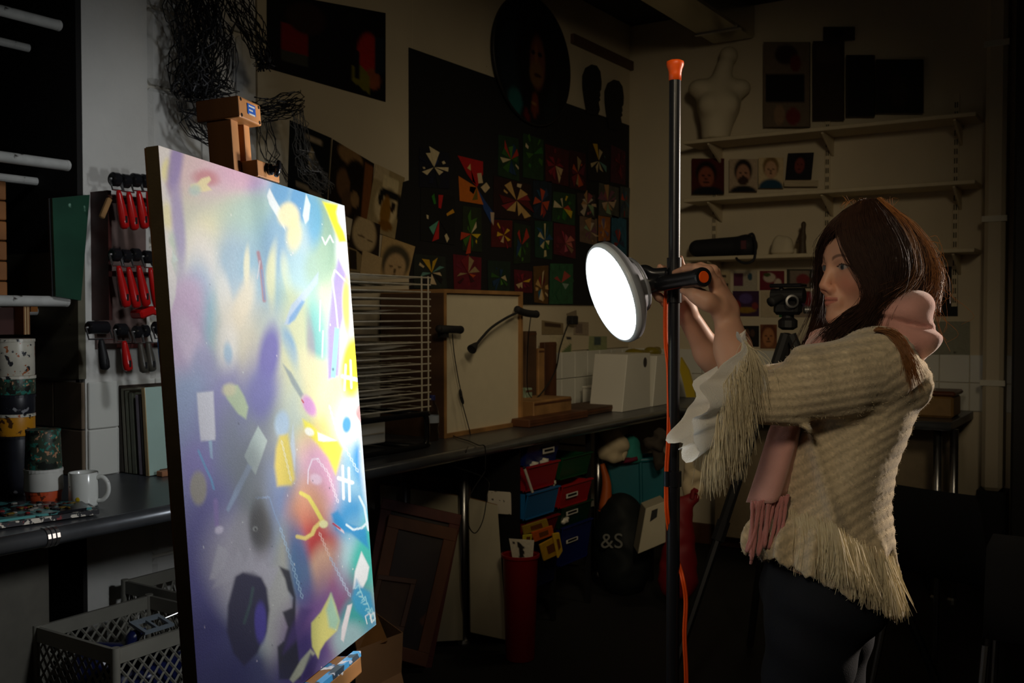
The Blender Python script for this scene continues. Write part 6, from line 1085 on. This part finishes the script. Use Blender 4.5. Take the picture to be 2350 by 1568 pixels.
# ---- head frame
ya_ = math.radians(15); pi2 = math.radians(-3)
hf = -_r*math.cos(ya_)-_fh*math.sin(ya_); hf = hf*math.cos(pi2)+UP*math.sin(pi2); hl = np.cross(UP, hf); hl /= np.linalg.norm(hl); hu = np.cross(hf, hl)
HR = np.stack([hf, hl, hu], 1); OH = P(1996, 610, 2.03)
def Hd(x, y, z): return OH+hf*x+hl*y+hu*z
def he(c, r, k, op='u'): return el(Hd(*c), r, k, HR, op)
def hc_(a, b, ra, rb, k, op='u'): return rc(Hd(*a), Hd(*b), ra, rb, k, op)
head = [he((-.012, 0, .030), (.092, .073, .080), .03), he((.030, 0, .030), (.058, .058, .060), .03), he((.036, 0, -.035), (.052, .053, .066), .03)]
for s in (1, -1):
    head += [hc_((.0, s*.050, -.055), (.068, s*.012, -.098), .020, .015, .03), he((.050, s*.038, -.030), (.027, .022, .022), .025), hc_((.079, s*.010, .017), (.066, s*.040, .016), .0095, .008, .016)]
head += [hc_((.086, 0, .006), (.106, 0, -.035), .0070, .0094, .012)]
for s in (1, -1): head += [he((.0975, s*.0105, -.043), (.010, .0072, .0078), .007)]
head += [he((.084, 0, -.099), (.016, .017, .015), .018), he((.086, 0, -.066), (.013, .024, .020), .014)]
for s in (1, -1):
    head += [he((.0925, s*.031, .000), (.013, .015, .0085), .010, 's'), he((.0735, s*.031, -.001), (.0122, .0135, .0115), .004)]
    head += [hc_((.0790, s*.018, .0085), (.0775, s*.043, .006), .0032, .0034, .006)]
    head += [hc_((.0995, s*.003, -.0615), (.0880, s*.020, -.0655), .0040, .0022, .004), hc_((.0980, s*.002, -.0705), (.0880, s*.017, -.0672), .0050, .0024, .004)]
    head += [hc_((.1050, s*.0, -.0660), (.0915, s*.0225, -.0652), .0011, .0008, .003, 's')]
    head += [he((-.008, s*.074, -.012), (.018, .007, .030), .006)]
nk1 = P(2020, 790, 2.03); head += [rc(Hd(-.028, 0, -.070), nk1, .048, .054, .03)]
Vh, Fh = sdf_mesh(head, .0015, cut=lambda X: nk1[2]-.03-X[:, 2])
Lh = (Vh-OH)@HR; ch = np.zeros((len(Vh), 3)); SK = lin(hexc('c99a80')); ch[:] = SK
def tint(m, c, a=1.): global ch; m = np.clip(m, 0, 1)[:, None]*a; ch = ch*(1-m)+lin(hexc(c))*m
x, y, z = Lh.T; ay = np.abs(y)
g_ = lambda v, s: np.exp(-(v/s)**2)
tint(g_(ay-.042, .022)*g_(z+.035, .024)*(x > .02), 'd08068', .55); tint(g_(x-.107, .016)*g_(z+.038, .014), 'd08c74', .4)
mth = (x > .078)*(ay < .0225); tint(mth*np.clip((-.0570-.10*ay-z)/.0012, 0, 1)*np.clip((z+.0766-.38*ay)/.0012, 0, 1), 'b0645c', .75); tint(mth*g_(z+.0658, .0010), '5c2c28', .7)
brow = .0225-.0045*((ay-.028)/.014)**2+.10*(ay-.028); tint(np.clip((.0038*(1.2-(ay-.012)/.06)-np.abs(z-brow))/.0016, 0, 1)*np.clip((ay-.011)/.004, 0, 1)*np.clip((.050-ay)/.004, 0, 1)*(x > .05), '4a3226', .75)
ey = (ay-.031); slit = (x > .076)*(np.abs(ey) < .0135)*(z < .0046*(1-(ey/.0145)**2)-.0004)*(z > -.0050*(1-(ey/.0145)**2)-.0012)
tint(slit.astype(float), 'a89a92', 1.); iris = slit*(np.sqrt((y-.0325)**2+(z+.0005)**2) < .0056); tint(iris.astype(float), '38454c', 1.); tint((slit*(np.sqrt((y-.0325)**2+(z+.0005)**2) < .0024)).astype(float), '0c0c0e', 1.)
iris2 = slit*(np.sqrt((y+.0295)**2+(z+.0005)**2) < .0056); tint(iris2.astype(float), '4a5660', 1.)
tint(((x > .07)*(np.abs(ey) < .0150)*(np.abs(z-(.0056*(1-(ey/.0155)**2)-.0002)) < .0013)).astype(float), '20140f', .95)
# ---- arms and hands (skin)
E1_, W1 = P(1703, 915, 1.885), P(1664, 712, 1.975); E2_, W2 = P(1690, 900, 2.20), P(1571, 712, 2.125); S1, S2 = P(2000, 845, 1.885), P(1960, 850, 2.20)
hand = [rc(S1, E1_, .045, .036, .02), rc(E1_, P(1682, 800, 1.935), .036, .0335, .02), rc(P(1682, 800, 1.935), W1, .0325, .0225, .02)]
def chain(pts, rad, k=.006): return [rc(P(*a), P(*b), ra, rb, k) for a, b, ra, rb in zip(pts[:-1], pts[1:], rad[:-1], rad[1:])]
hand += [rc(W1, P(1640, 650, 1.95), .0215, .0135, .015), rc(W1, P(1649, 648, 1.975), .0205, .0125, .015), rc(W1, P(1653, 655, 2.0), .0195, .0115, .015)]
hand += chain([(1640, 648, 1.945), (1625, 621, 1.925), (1598, 615, 1.93), (1572, 618, 1.96), (1548, 626, 1.985)], [.0108, .0090, .0080, .0074, .0056])
hand += chain([(1648, 646, 1.97), (1637, 619, 1.95), (1608, 612, 1.955), (1580, 614, 1.985), (1560, 622, 2.005)], [.0105, .0088, .0078, .0072, .0054])
hand += chain([(1652, 650, 1.995), (1642, 624, 1.978), (1614, 614, 1.982), (1588, 620, 2.01)], [.0100, .0084, .0074, .0056])
hand += chain([(1655, 660, 2.015), (1646, 636, 2.006), (1622, 626, 2.012), (1602, 632, 2.03)], [.0090, .0074, .0064, .0050])
hand += chain([(1650, 708, 1.945), (1622, 692, 1.925), (1598, 678, 1.93), (1568, 668, 1.955)], [.0180, .0130, .0098, .0068], .022)
hand += [rc(S2, E2_, .045, .036, .02), rc(E2_, P(1628, 810, 2.165), .034, .031, .02), rc(P(1628, 810, 2.165), W2, .030, .0215, .02), rc(W2, P(1552, 668, 2.10), .020, .016, .015), rc(W2, P(1558, 672, 2.12), .020, .016, .015)]
hand += chain([(1558, 668, 2.10), (1569, 635, 2.095), (1565, 612, 2.092), (1562, 592, 2.085)], [.0105, .0082, .0070, .0052])
hand += chain([(1550, 662, 2.11), (1540, 636, 2.105), (1527, 620, 2.085), (1514, 612, 2.07)], [.0105, .0085, .0074, .0056])
hand += chain([(1548, 670, 2.11), (1530, 650, 2.11), (1515, 632, 2.09), (1508, 622, 2.075)], [.0100, .0080, .0070, .0052])
hand += chain([(1550, 690, 2.10), (1528, 694, 2.08), (1512, 682, 2.065), (1500, 672, 2.055)], [.0120, .0095, .0080, .0060], .008)
Va, Fa = sdf_mesh(hand, .0022)
ca_ = np.zeros((len(Va), 3)); ca_[:] = SK
# ---- trunk, legs, feet
K1, K2 = P(1812, 1850, 1.95), P(1850, 1850, 2.11); A1, A2 = P(1860, 2262, 1.96), P(1895, 2262, 2.13)
trunk = [el(P(1970, 900, 2.03), (.085, .15, .14), .05, np.stack([_r, _fh, UP], 1)), el(P(1925, 1120, 2.03), (.09, .13, .14), .05, np.stack([_r, _fh, UP], 1)), el(P(1890, 1340, 2.03), (.10, .15, .11), .05, np.stack([_r, _fh, UP], 1)), rc(S1, S2, .05, .05, .04), rc(P(2015, 800, 2.03), P(1990, 860, 2.03), .05, .06, .04)]
for (h, k_, a) in ((P(1880, 1400, 1.955), K1, A1), (P(1905, 1400, 2.105), K2, A2)): trunk += [rc(h, k_, .080, .052, .03), rc(k_, a, .052, .034, .03), rc(a-A((0, 0, .03)), a-A((0, 0, .04))-_r*.12, .034, .026, .02)]
Vt, Ft = sdf_mesh(trunk, .009, cut=lambda X: .012-X[:, 2])
ct = np.zeros((len(Vt), 3)); ct[:] = SK
Vb, Fb = np.vstack([Vh, Va, Vt]), np.vstack([Fh, Fa+len(Vh), Ft+len(Vh)+len(Va)])
obj('body', (Vb, Fb), mat('skin', attr=True, rough=.48, sss=.15, spec=.4), per, smooth=True, col=np.vstack([ch, ca_, ct]))
# nails
def nail(c, d, r=.0042):
    return turn(sphere(c, (r*1.2, r*.8, r*.5), 10, 6), np.array(Vector((1, 0, 0)).rotation_difference(Vector(d)).to_matrix()), c)
# ---- jeans and shoes
jp = [el(P(1890, 1350, 2.03), (.122, .17, .11), .05, np.stack([_r, _fh, UP], 1))]
for (h, k_, a) in ((P(1872, 1400, 1.955), K1, A1), (P(1905, 1400, 2.105), K2, A2)): jp += [rc(h, k_, .094, .064, .03), rc(k_, a+A((0, 0, .02)), .064, .052, .03)]
Vj, Fj = sdf_mesh(jp, .008, disp=lambda X, d: d+.003*np.sin(X[:, 2]*60+X[:, 0]*30), cut=lambda X: np.maximum(X[:, 2]-P(1890, 1290, 2.03)[2], .09-X[:, 2]))
obj('jeans', (Vj, Fj), mat('denim', hx('0e1420'), .85, var=.2, scale=30, bump=.2, bscale=400), per, smooth=True)
for a in (A1, A2):
    V_, F_ = sdf_mesh([rc(a-A((0, 0, .02)), a-A((0, 0, .035))-_r*.13, .046, .036, .02), rc(a+A((0, 0, .04)), a-A((0, 0, .02)), .045, .046, .02)], .007, cut=lambda X: .004-X[:, 2]); obj('shoe', (V_, F_), 'black', per, smooth=True)
# ---- knit top
CB = np.stack([_r, _fh, UP], 1)
def ge(x, y, hw, dep, hh, k=.055, D=2.03): return el(P(x, y, D), (R(hw, D), dep, hh), k, CB)
top = [ge(1990, 850, 96, .15, .085), ge(1962, 930, 116, .16, .11), ge(1928, 1040, 118, .15, .12), ge(1900, 1140, 118, .155, .12), ge(1880, 1235, 136, .17, .10), ge(1876, 1310, 146, .175, .10), ge(1935, 1380, 98, .17, .08),
       rc(P(2010, 835, 1.90), P(1930, 868, 1.878), .058, .066, .04), rc(P(1930, 868, 1.878), P(1840, 895, 1.868), .066, .058, .03), rc(P(1840, 895, 1.868), P(1745, 912, 1.87), .058, .047, .03),
       rc(P(2010, 835, 1.90), P(2010, 835, 2.17), .055, .055, .05), rc(P(1960, 855, 2.19), P(1720, 900, 2.2), .055, .048, .03), el(P(2078, 880, 2.0), (.028, .11, .045), .03, CB), el(P(1772, 1238, 1.985), (R(66, 2), .05, .045), .03, CB)]
hemA, hemB, hemC = P(1700, 1262, 1.95), P(1960, 1372, 1.95), P(2056, 1424, 2.0)
def imxy(X):
    rel = X-CAM; zc = rel@_f; return CX+FPX*(rel@_r)/zc, CY-FPX*(rel@_u)/zc, zc
def ribphase(X):
    ix, iy, dz = imxy(X); sl = np.clip((1.955-dz)/.03, 0, 1)*np.clip((985-iy)/20, 0, 1)*np.clip((2060-ix)/50, 0, 1)
    u1 = (iy+.06*(ix-1900)+9*np.sin(ix*.013))/21.; u2 = (iy*.84+ix*.50+10*np.sin(iy*.012))/23.
    return np.where(sl > .5, u1, u2), sl, ix, iy
def knit(X, d):
    ph, sl, ix, iy = ribphase(X); rb = np.abs(np.sin(math.pi*ph)); low = np.clip((iy-1190-.28*(ix-1850))/60, 0, 1)
    d = d-.0024*rb*(1-low)
    ang = np.arctan2((X-P(1890, 1250, 2.03))@_fh, (X-P(1890, 1250, 2.03))@_r)
    d = d-.010*low*np.sin(ang*15+iy*.01)-.004*low*np.sin(ang*31)
    fold = .012*np.sin((iy*.8-ix*1.0)*.030)*sl*np.exp(-((ix-1820)/90)**2)+.006*np.sin((ix+iy*.55)*.035)*(1-sl)*np.clip((iy-960)/120, 0, 1)*(1-low)
    f2 = .016*np.exp(-(((ix-1850)-(iy-960)*.28)/16)**2)*(1-sl)*np.clip((iy-960)/40, 0, 1)*(1-low)
    n1 = .0012*np.sin(X[:, 0]*900)*np.sin(X[:, 1]*870+1)*np.sin(X[:, 2]*830)
    return d-fold-f2-n1
def hemcut(X):
    ix, iy, dz = imxy(X); lim = np.interp(ix, [1650, 1700, 1790, 1900, 1960, 2056, 2120], [1258, 1268, 1292, 1345, 1378, 1424, 1430])+5*np.sin(ix*.13)+3*np.sin(ix*.31)
    return (iy-lim)*2.0/FPX
Vk, Fk = sdf_mesh(top, .0042, disp=knit, pad=.02, cut=hemcut)
ph, sl, ix_, iy_ = ribphase(Vk); rb = np.abs(np.sin(math.pi*ph)); ck = np.zeros((len(Vk), 3)); ck[:] = lin(hexc('dac8a6')); ck = ck*(.78+.30*rb[:, None]); ck *= (1+.10*rng.normal(size=(len(Vk), 1)))
kt = obj('knit_top', (Vk, Fk), mat('knit', attr=True, rough=.9, sheen=.5, bump=.5, bscale=700, spec=.15), per, smooth=True, col=np.clip(ck, 0, 1))
mat('fringe_cream', hx('d8cba8'), .7, sheen=.3); mat('ruffle', hx('f2ede0'), .85, bump=.5, bscale=400, transl=.25, sheen=.3)
# bell cuff: loft from the sleeve end to a flared, ruffled opening
a40 = math.radians(3); h_ax = -_r*math.sin(a40)+_fh*math.cos(a40); v_ax = UP*.955+_r*.31; v_ax /= np.linalg.norm(v_ax)
cS, cE = P(1752, 912, 1.872), P(1656, 903, 1.885); hS = _fh; n = 96; rings = []; cols_ = []
for i in range(26):
    s = i/25; c = cS*(1-s)+cE*s+UP*.012*math.sin(s*3.1); r1 = .049+(.098-.049)*s**1.3; r2 = .049+(.120-.049)*s**1.2
    hx_ = hS*(1-s)+h_ax*s; vx_ = UP*(1-s)+v_ax*s; th = np.arange(n)*2*math.pi/n
    wv = 1+s**1.5*(.10*np.sin(6*th+1)+.06*np.sin(11*th+2+s*2)+.03*np.sin(19*th))
    out = -np.cross(hx_, vx_); adv = s**2*(.010*np.sin(7*th+.5)+.006*np.sin(13*th)+.052*np.clip(-np.sin(th)*.8+np.cos(th)*.6-.15, 0, 1)+.060*np.clip(-np.cos(th), 0, 1)**1.5*np.clip(1.1-.6*np.sin(th), 0, 1))
    rings.append(c+hx_*(np.cos(th)*r1*wv)[:, None]+vx_*(np.sin(th)*r2*wv)[:, None]+(-_r)*adv[:, None]+.0012*np.sin(i*3.1)*hx_)
cf = obj('bell_cuff', loft(rings, True, False), 'ruffle', per, smooth=True); rim = rings[-1]
def strand_mesh(starts, dirs, lens, rad, sway=.01, seg=5, seed=3, grav=.6):
    rg = np.random.default_rng(seed); g = []
    for p0, d0, L_ in zip(starts, dirs, lens):
        p = p0.copy(); d = A(d0)/np.linalg.norm(d0); pts = [p.copy()]; sw = rg.normal(0, sway, 3)
        for k in range(seg): d = d+A((0, 0, -grav))*.5+sw; d /= np.linalg.norm(d); p = p+d*L_/seg; pts.append(p.copy())
        g.append(tube(pts, [rad]*(seg)+[rad*.4], 3, cap=False))
    return join(g)
st_, di_, le_ = [], [], []
for k in range(2300):
    j = rng.uniform(0, n); j0 = int(j) % n; th = 2*math.pi*j/n; cz_ = math.cos(th)
    if cz_ > -.05 and rng.random() > .05: continue
    ri = int(rng.choice([11, 13, 15, 17, 19])); b = rings[ri][j0]*(1-(j % 1))+rings[ri][(j0+1) % n]*(j % 1); o_ = h_ax*math.cos(th)+v_ax*math.sin(th)
    st_.append(b+o_*.002); di_.append(o_*.35-UP*.6+rng.normal(0, .16, 3)); le_.append(rng.uniform(.06, .105))
obj('cuff_fringe', strand_mesh(st_, di_, le_, .00048, .05, 6, 4, 1.0), 'fringe_cream', cf, kind='stuff')
# fringe rows on the hem of the top
def near_surface(V, px_, py_, tol=7):
    ix, iy, dz = imxy(V); m = (np.abs(ix-px_) < tol) & (np.abs(iy-py_) < tol)
    if not m.any(): return None
    i = np.where(m)[0]; return V[i[np.argmin(dz[i])]]
st_, di_, le_ = [], [], []
for k in range(1700):
    x = rng.uniform(1795, 2056); yb_ = np.interp(x, [1795, 1850, 1900, 1960, 2010, 2056], [1172, 1186, 1206, 1236, 1266, 1290])+rng.normal(0, 5); p = near_surface(Vk, x, yb_)
    if p is None: continue
    st_.append(p-_fh*.005); di_.append(-UP+rng.normal(0, .08, 3)-_fh*.45+_r*.10); le_.append(rng.uniform(.07, .11))
obj('hem_fringe', strand_mesh(st_, di_, le_, .00065, .04, 6, 5, .35), 'fringe_cream', per, kind='stuff')
# fuzz of the knit
tri = Vk[Fk[:, :3]]; nrm = np.cross(tri[:, 1]-tri[:, 0], tri[:, 2]-tri[:, 0]); nrm /= np.linalg.norm(nrm, axis=1)[:, None]+1e-12
sel = rng.choice(len(Fk), 6000, replace=False); st_ = [Vk[Fk[i, 0]] for i in sel]; di_ = [nrm[i]+rng.normal(0, .5, 3) for i in sel]
obj('knit_fuzz', strand_mesh(st_, di_, rng.uniform(.0025, .0055, len(sel)), .00025, .25, 2, 6, .1), 'fringe_cream', kt, kind='stuff')
# ---- scarf
mat('scarf_pink', hx('d8a196'), .9, sheen=.7, bump=.35, bscale=500, var=.08, scale=40)
sc = [el(P(2066, 720, 1.965), (R(64, 2), .085, R(44, 2)), .02, CB), el(P(2096, 704, 1.965), (R(40, 2), .075, R(30, 2)), .015, CB), el(P(2098, 775, 1.965), (R(42, 2), .075, R(36, 2)), .012, CB), rc(P(2104, 790, 1.97), P(2112, 825, 1.97), .034, .012, .02),
      rc(P(2026, 735, 1.93), P(2075, 765, 1.93), .030, .042, .03), rc(P(2040, 770, 1.95), P(2095, 800, 1.95), .035, .03, .025), rc(P(2000, 760, 1.955), P(1925, 788, 1.945), .034, .026, .02), rc(P(1925, 788, 1.945), P(1888, 812, 1.955), .028, .026, .02), rc(P(1925, 772, 1.985), P(1880, 800, 1.985), .026, .024, .008), rc(P(1880, 790, 2.06), P(1990, 760, 2.12), .03, .035, .03), rc(P(1990, 760, 2.12), P(2080, 760, 2.08), .035, .04, .03), rc(P(1985, 785, 2.03), P(2070, 790, 2.03), .06, .05, .04)]
def scf(X, d):
    ix, iy, dz = imxy(X); return d-.005*np.sin((iy+.45*ix)*.055)-.003*np.sin((iy*.6-ix)*.045+2)-.008*np.exp(-((iy-.25*ix-222)/7.)**2)*-1.
Vs, Fs = sdf_mesh(sc, .0045, disp=scf, pad=.015); sf = obj('scarf_hood', (Vs, Fs), 'scarf_pink', per, smooth=True)
path = [(1878, 800, 1.965, 34), (1866, 860, 1.968, 40), (1842, 920, 1.965, 42), (1816, 970, 1.958, 42), (1800, 1030, 1.950, 44), (1784, 1090, 1.945, 46), (1766, 1150, 1.942, 47)]
cen = bez([P(a, b, c) for a, b, c, d in path], 30); wd = np.interp(np.linspace(0, 1, 30), np.linspace(0, 1, 7), [R(p[3], 1.95) for p in path]); rings = []
for i in range(30):
    th = np.arange(36)*2*math.pi/36; xx = np.sign(np.cos(th))*np.abs(np.cos(th))**.7*wd[i]; yy = np.sin(th)*.013; bend = .010*np.sin(xx/wd[i]*4.2+i*.05)-.02*(xx/wd[i])**2
    rings.append(cen[i]+_r*(xx)[:, None]+_fh*(yy-bend)[:, None]-UP*(.18*xx)[:, None]*(-1))
obj('scarf_tail', loft(rings), 'scarf_pink', sf, smooth=True)
mat('tassel_pink', hx('cc8884'), .9, bump=.4, bscale=500, sheen=.5)
for k in range(17):
    u = (k+.5)/17*2-1; b = cen[-1]+_r*u*wd[-1]*.97+UP*.18*u*wd[-1]-_fh*(rng.uniform(-.004, .012)); L_ = rng.uniform(.085, .118); lean_ = -.16-.06*u+rng.normal(0, .06)
    pts = [b+UP*.006, b+A((0, 0, -L_*.3))+_r*lean_*L_*.3, b+A((0, 0, -L_*.7))+_r*lean_*L_*.7+_fh*rng.normal(0, .004), b+A((0, 0, -L_))+_r*lean_*L_*1.1]
    obj('tassel', tube(bez(pts, 12), .0036*(1+.18*np.sin(np.arange(12)*2.2)), 7), 'tassel_pink', sf, smooth=True)
# ---- hair
mat('hair', hx('3a261c'), .55, var=.3, scale=60, spec=.25); mat('hair_gold_lit', hx('8a5c34'), .4, spec=.5)  # gold copy of the hair, with the backlight put into its colour
hm = [he((-.011, 0, .030), (.088, .077, .084), .03), he((.030, 0, .066), (.055, .060, .040), .03)]
def gl_(pts): return [P(*p) for p in pts]
G = [gl_(q) for q in (
 [(1972, 472, 2.02), (1936, 500, 1.985), (1928, 540, 1.962), (1952, 595, 1.946), (1982, 645, 1.937), (1988, 690, 1.928), (1965, 722, 1.922), (1930, 748, 1.92), (1902, 775, 1.92), (1894, 798, 1.92)],
 [(1980, 468, 2.02), (1962, 500, 1.972), (1972, 555, 1.945), (1994, 610, 1.934), (2010, 660, 1.928), (2004, 702, 1.922), (1978, 732, 1.915), (1945, 756, 1.915), (1920, 782, 1.918), (1912, 805, 1.92)],
 [(1990, 466, 2.02), (1996, 505, 1.962), (2012, 565, 1.938), (2024, 625, 1.93), (2024, 670, 1.924), (2010, 715, 1.915), (1988, 750, 1.912), (1966, 775, 1.92)],
 [(2000, 465, 2.02), (2026, 508, 1.960), (2048, 570, 1.940), (2050, 630, 1.932), (2030, 676, 1.922), (2004, 714, 1.912), (1990, 746, 1.912), (1980, 770, 1.92)],
 [(2012, 466, 2.02), (2056, 516, 1.972), (2082, 580, 1.955), (2082, 628, 1.948), (2056, 668, 1.938), (2018, 700, 1.918), (1996, 738, 1.912)],
 [(2018, 467, 2.03), (2078, 524, 2.0), (2112, 590, 1.985), (2116, 635, 1.975), (2098, 672, 1.965), (2066, 695, 1.955)],
 [(2020, 468, 2.04), (2088, 528, 2.04), (2130, 595, 2.04), (2138, 640, 2.035), (2126, 680, 2.03), (2104, 705, 2.03)],
 [(2018, 468, 2.05), (2082, 528, 2.09), (2122, 600, 2.10), (2130, 645, 2.09), (2114, 685, 2.08), (2090, 710, 2.07)],
 [(2008, 467, 2.05), (2040, 520, 2.12), (2060, 600, 2.13), (2050, 680, 2.12), (2030, 740, 2.10)])]
GF = [gl_(q) for q in (
 [(1968, 472, 2.03), (1925, 500, 2.03), (1897, 535, 2.05), (1884, 580, 2.09), (1882, 640, 2.11), (1884, 700, 2.10), (1872, 750, 2.07), (1850, 800, 2.04), (1832, 845, 2.02)],
 [(1974, 470, 2.03), (1940, 492, 2.02), (1910, 525, 2.04), (1893, 570, 2.09), (1893, 640, 2.115), (1896, 705, 2.105), (1886, 755, 2.075), (1862, 805, 2.045), (1845, 850, 2.02)],
 [(1980, 468, 2.04), (1955, 500, 2.08), (1925, 560, 2.12), (1915, 640, 2.12), (1912, 710, 2.11), (1900, 760, 2.08), (1880, 800, 2.05)],
 [(1972, 472, 2.02), (1938, 494, 2.0), (1912, 520, 2.0), (1898, 545, 2.02), (1888, 580, 2.07), (1888, 640, 2.112), (1890, 700, 2.10), (1880, 750, 2.07)],
 [(1972, 472, 2.01), (1944, 494, 1.985), (1926, 514, 1.975), (1918, 530, 1.975), (1905, 545, 2.0), (1895, 570, 2.06), (1893, 640, 2.11)])]
for q in (G[2], G[3], G[4]): hm += [rc(a+_fh*.018, b+_fh*.018, .018, .015, .02) for a, b in zip(q[2:-1], q[3:])]
for q in (G[5], G[6], G[7]): hm += [rc(a+(OH-a)*.24, b+(OH-b)*.22, .018, .018, .03) for a, b in zip(q[1:-1], q[2:])]
for q in GF[:3]: hm += [rc(a, b, .012, .010, .012) for a, b in zip(q[3:-1], q[4:])]
hm += [he((.100, .0, -.030), (.062, .075, .100), .012, 's'), he((.085, .0, .004), (.035, .055, .050), .012, 's')]
Vm, Fm = sdf_mesh(hm, .0045); hr = obj('hair', (Vm, Fm), mat('hair_base', hx('2a1a13'), .9, spec=.05), per, smooth=True)
def strands(GS, cnt, seed, spread, rad, npt=22, jit=.004, tailj=.006, push=0.):
    rg = np.random.default_rng(seed); B = [bez(q, npt) for q in GS]; g = []
    for k in range(cnt):
        u = rg.uniform(0, len(B)-1.001); i = int(u); t = u-i; c = B[i]*(1-t)+B[i+1]*t if len(B) > 1 else B[0]
        o = rg.normal(0, spread, 3); tl = rg.normal(0, tailj, 3); s = np.linspace(0, 1, npt)[:, None]; dv = c-OH; dv = dv/(np.linalg.norm(dv, axis=1)[:, None]+1e-9)
        p = c+o*np.minimum(1, s*3)+tl*s**2*2+dv*(push+abs(rg.normal(0, .002)))+.0014*np.sin(s*rg.uniform(6, 18)+rg.uniform(0, 6))*rg.normal(0, 1, 3)
        e = int(npt*rg.uniform(.75, 1.0)); p = p[:max(6, e)]; g.append(tube(p, np.linspace(rad, rad*.5, len(p)), 3, cap=False))
    return join(g)
obj('strands', strands(G, 3600, 11, .0045, .0005, push=.003), 'hair', hr, kind='stuff', smooth=True)
obj('strands', strands(GF[:3], 600, 12, .004, .0005), 'hair', hr, kind='stuff', smooth=True)
obj('strands', strands([GF[3], GF[0]], 260, 15, .003, .0007), 'hair', hr, kind='stuff', smooth=True)
obj('strands', strands([GF[4], GF[3]], 260, 16, .003, .0007), 'hair', hr, kind='stuff', smooth=True)
def nsD(x, y):
    p = near_surface(Vk, x, y, 9); q = near_surface(Vs, x, y, 9); d = [((v-CAM)@_f) for v in (p, q) if v is not None]; return min(d)-.005 if d else 1.9
lock = [gl_([(x, y, nsD(x, y)) for x, y in pth]) for pth in ([(2006, 758), (2040, 764), (2068, 800), (2086, 850), (2098, 905)], [(2014, 752), (2056, 766), (2082, 806), (2096, 850), (2104, 885)])]
obj('strands', strands(G[4:9], 900, 33, .006, .0005, push=.002), 'hair', hr, kind='stuff', smooth=True)
obj('strands', strands(G[4:8], 700, 31, .005, .00045, push=.0065, tailj=.012), 'hair_gold_lit', hr, kind='stuff', smooth=True)
obj('loose_lock', strands(lock, 170, 13, .003, .0006, 18), 'hair_gold_lit', hr, kind='stuff', smooth=True)
curl = [gl_([(1985, 690, 1.925), (1945, 712, 1.92), (1915, 740, 1.915), (1895, 768, 1.915), (1900, 778, 1.91), (1925, 762, 1.91)]), gl_([(1990, 700, 1.925), (1955, 722, 1.92), (1925, 745, 1.915), (1905, 770, 1.915), (1908, 782, 1.91), (1930, 768, 1.91)])]
obj('loose_lock', strands(curl, 60, 14, .002, .0006, 20), 'hair', hr, kind='stuff', smooth=True)
rg = np.random.default_rng(21); fly = []
for k in range(75):
    i = rg.uniform(0, 1); a = P(rg.uniform(2060, 2140), rg.uniform(540, 680), rg.uniform(1.98, 2.08)); b = a+_r*rg.uniform(.008, .035)-UP*rg.uniform(.0, .05); c = b+_r*rg.normal(.0, .02)-UP*rg.uniform(.03, .08); d = c+_r*rg.normal(-.01, .015)-UP*rg.uniform(.01, .04); p = bez([a, b, c, d], 14); fly.append(tube(p, np.linspace(.0006, .00035, 14), 3, cap=False))
for k in range(40):
    a = P(rg.uniform(1930, 2050), rg.uniform(470, 482), rg.uniform(2.0, 2.06)); b = a+UP*rg.uniform(.004, .016)+_r*rg.normal(0, .006); c = b+UP*rg.normal(.002, .006)+_r*rg.normal(.0, .01); p = bez([a, b, c], 10); fly.append(tube(p, np.linspace(.0005, .0003, 10), 3, cap=False))
obj('flyaway_hair', fly, 'hair_gold_lit', hr, kind='stuff')
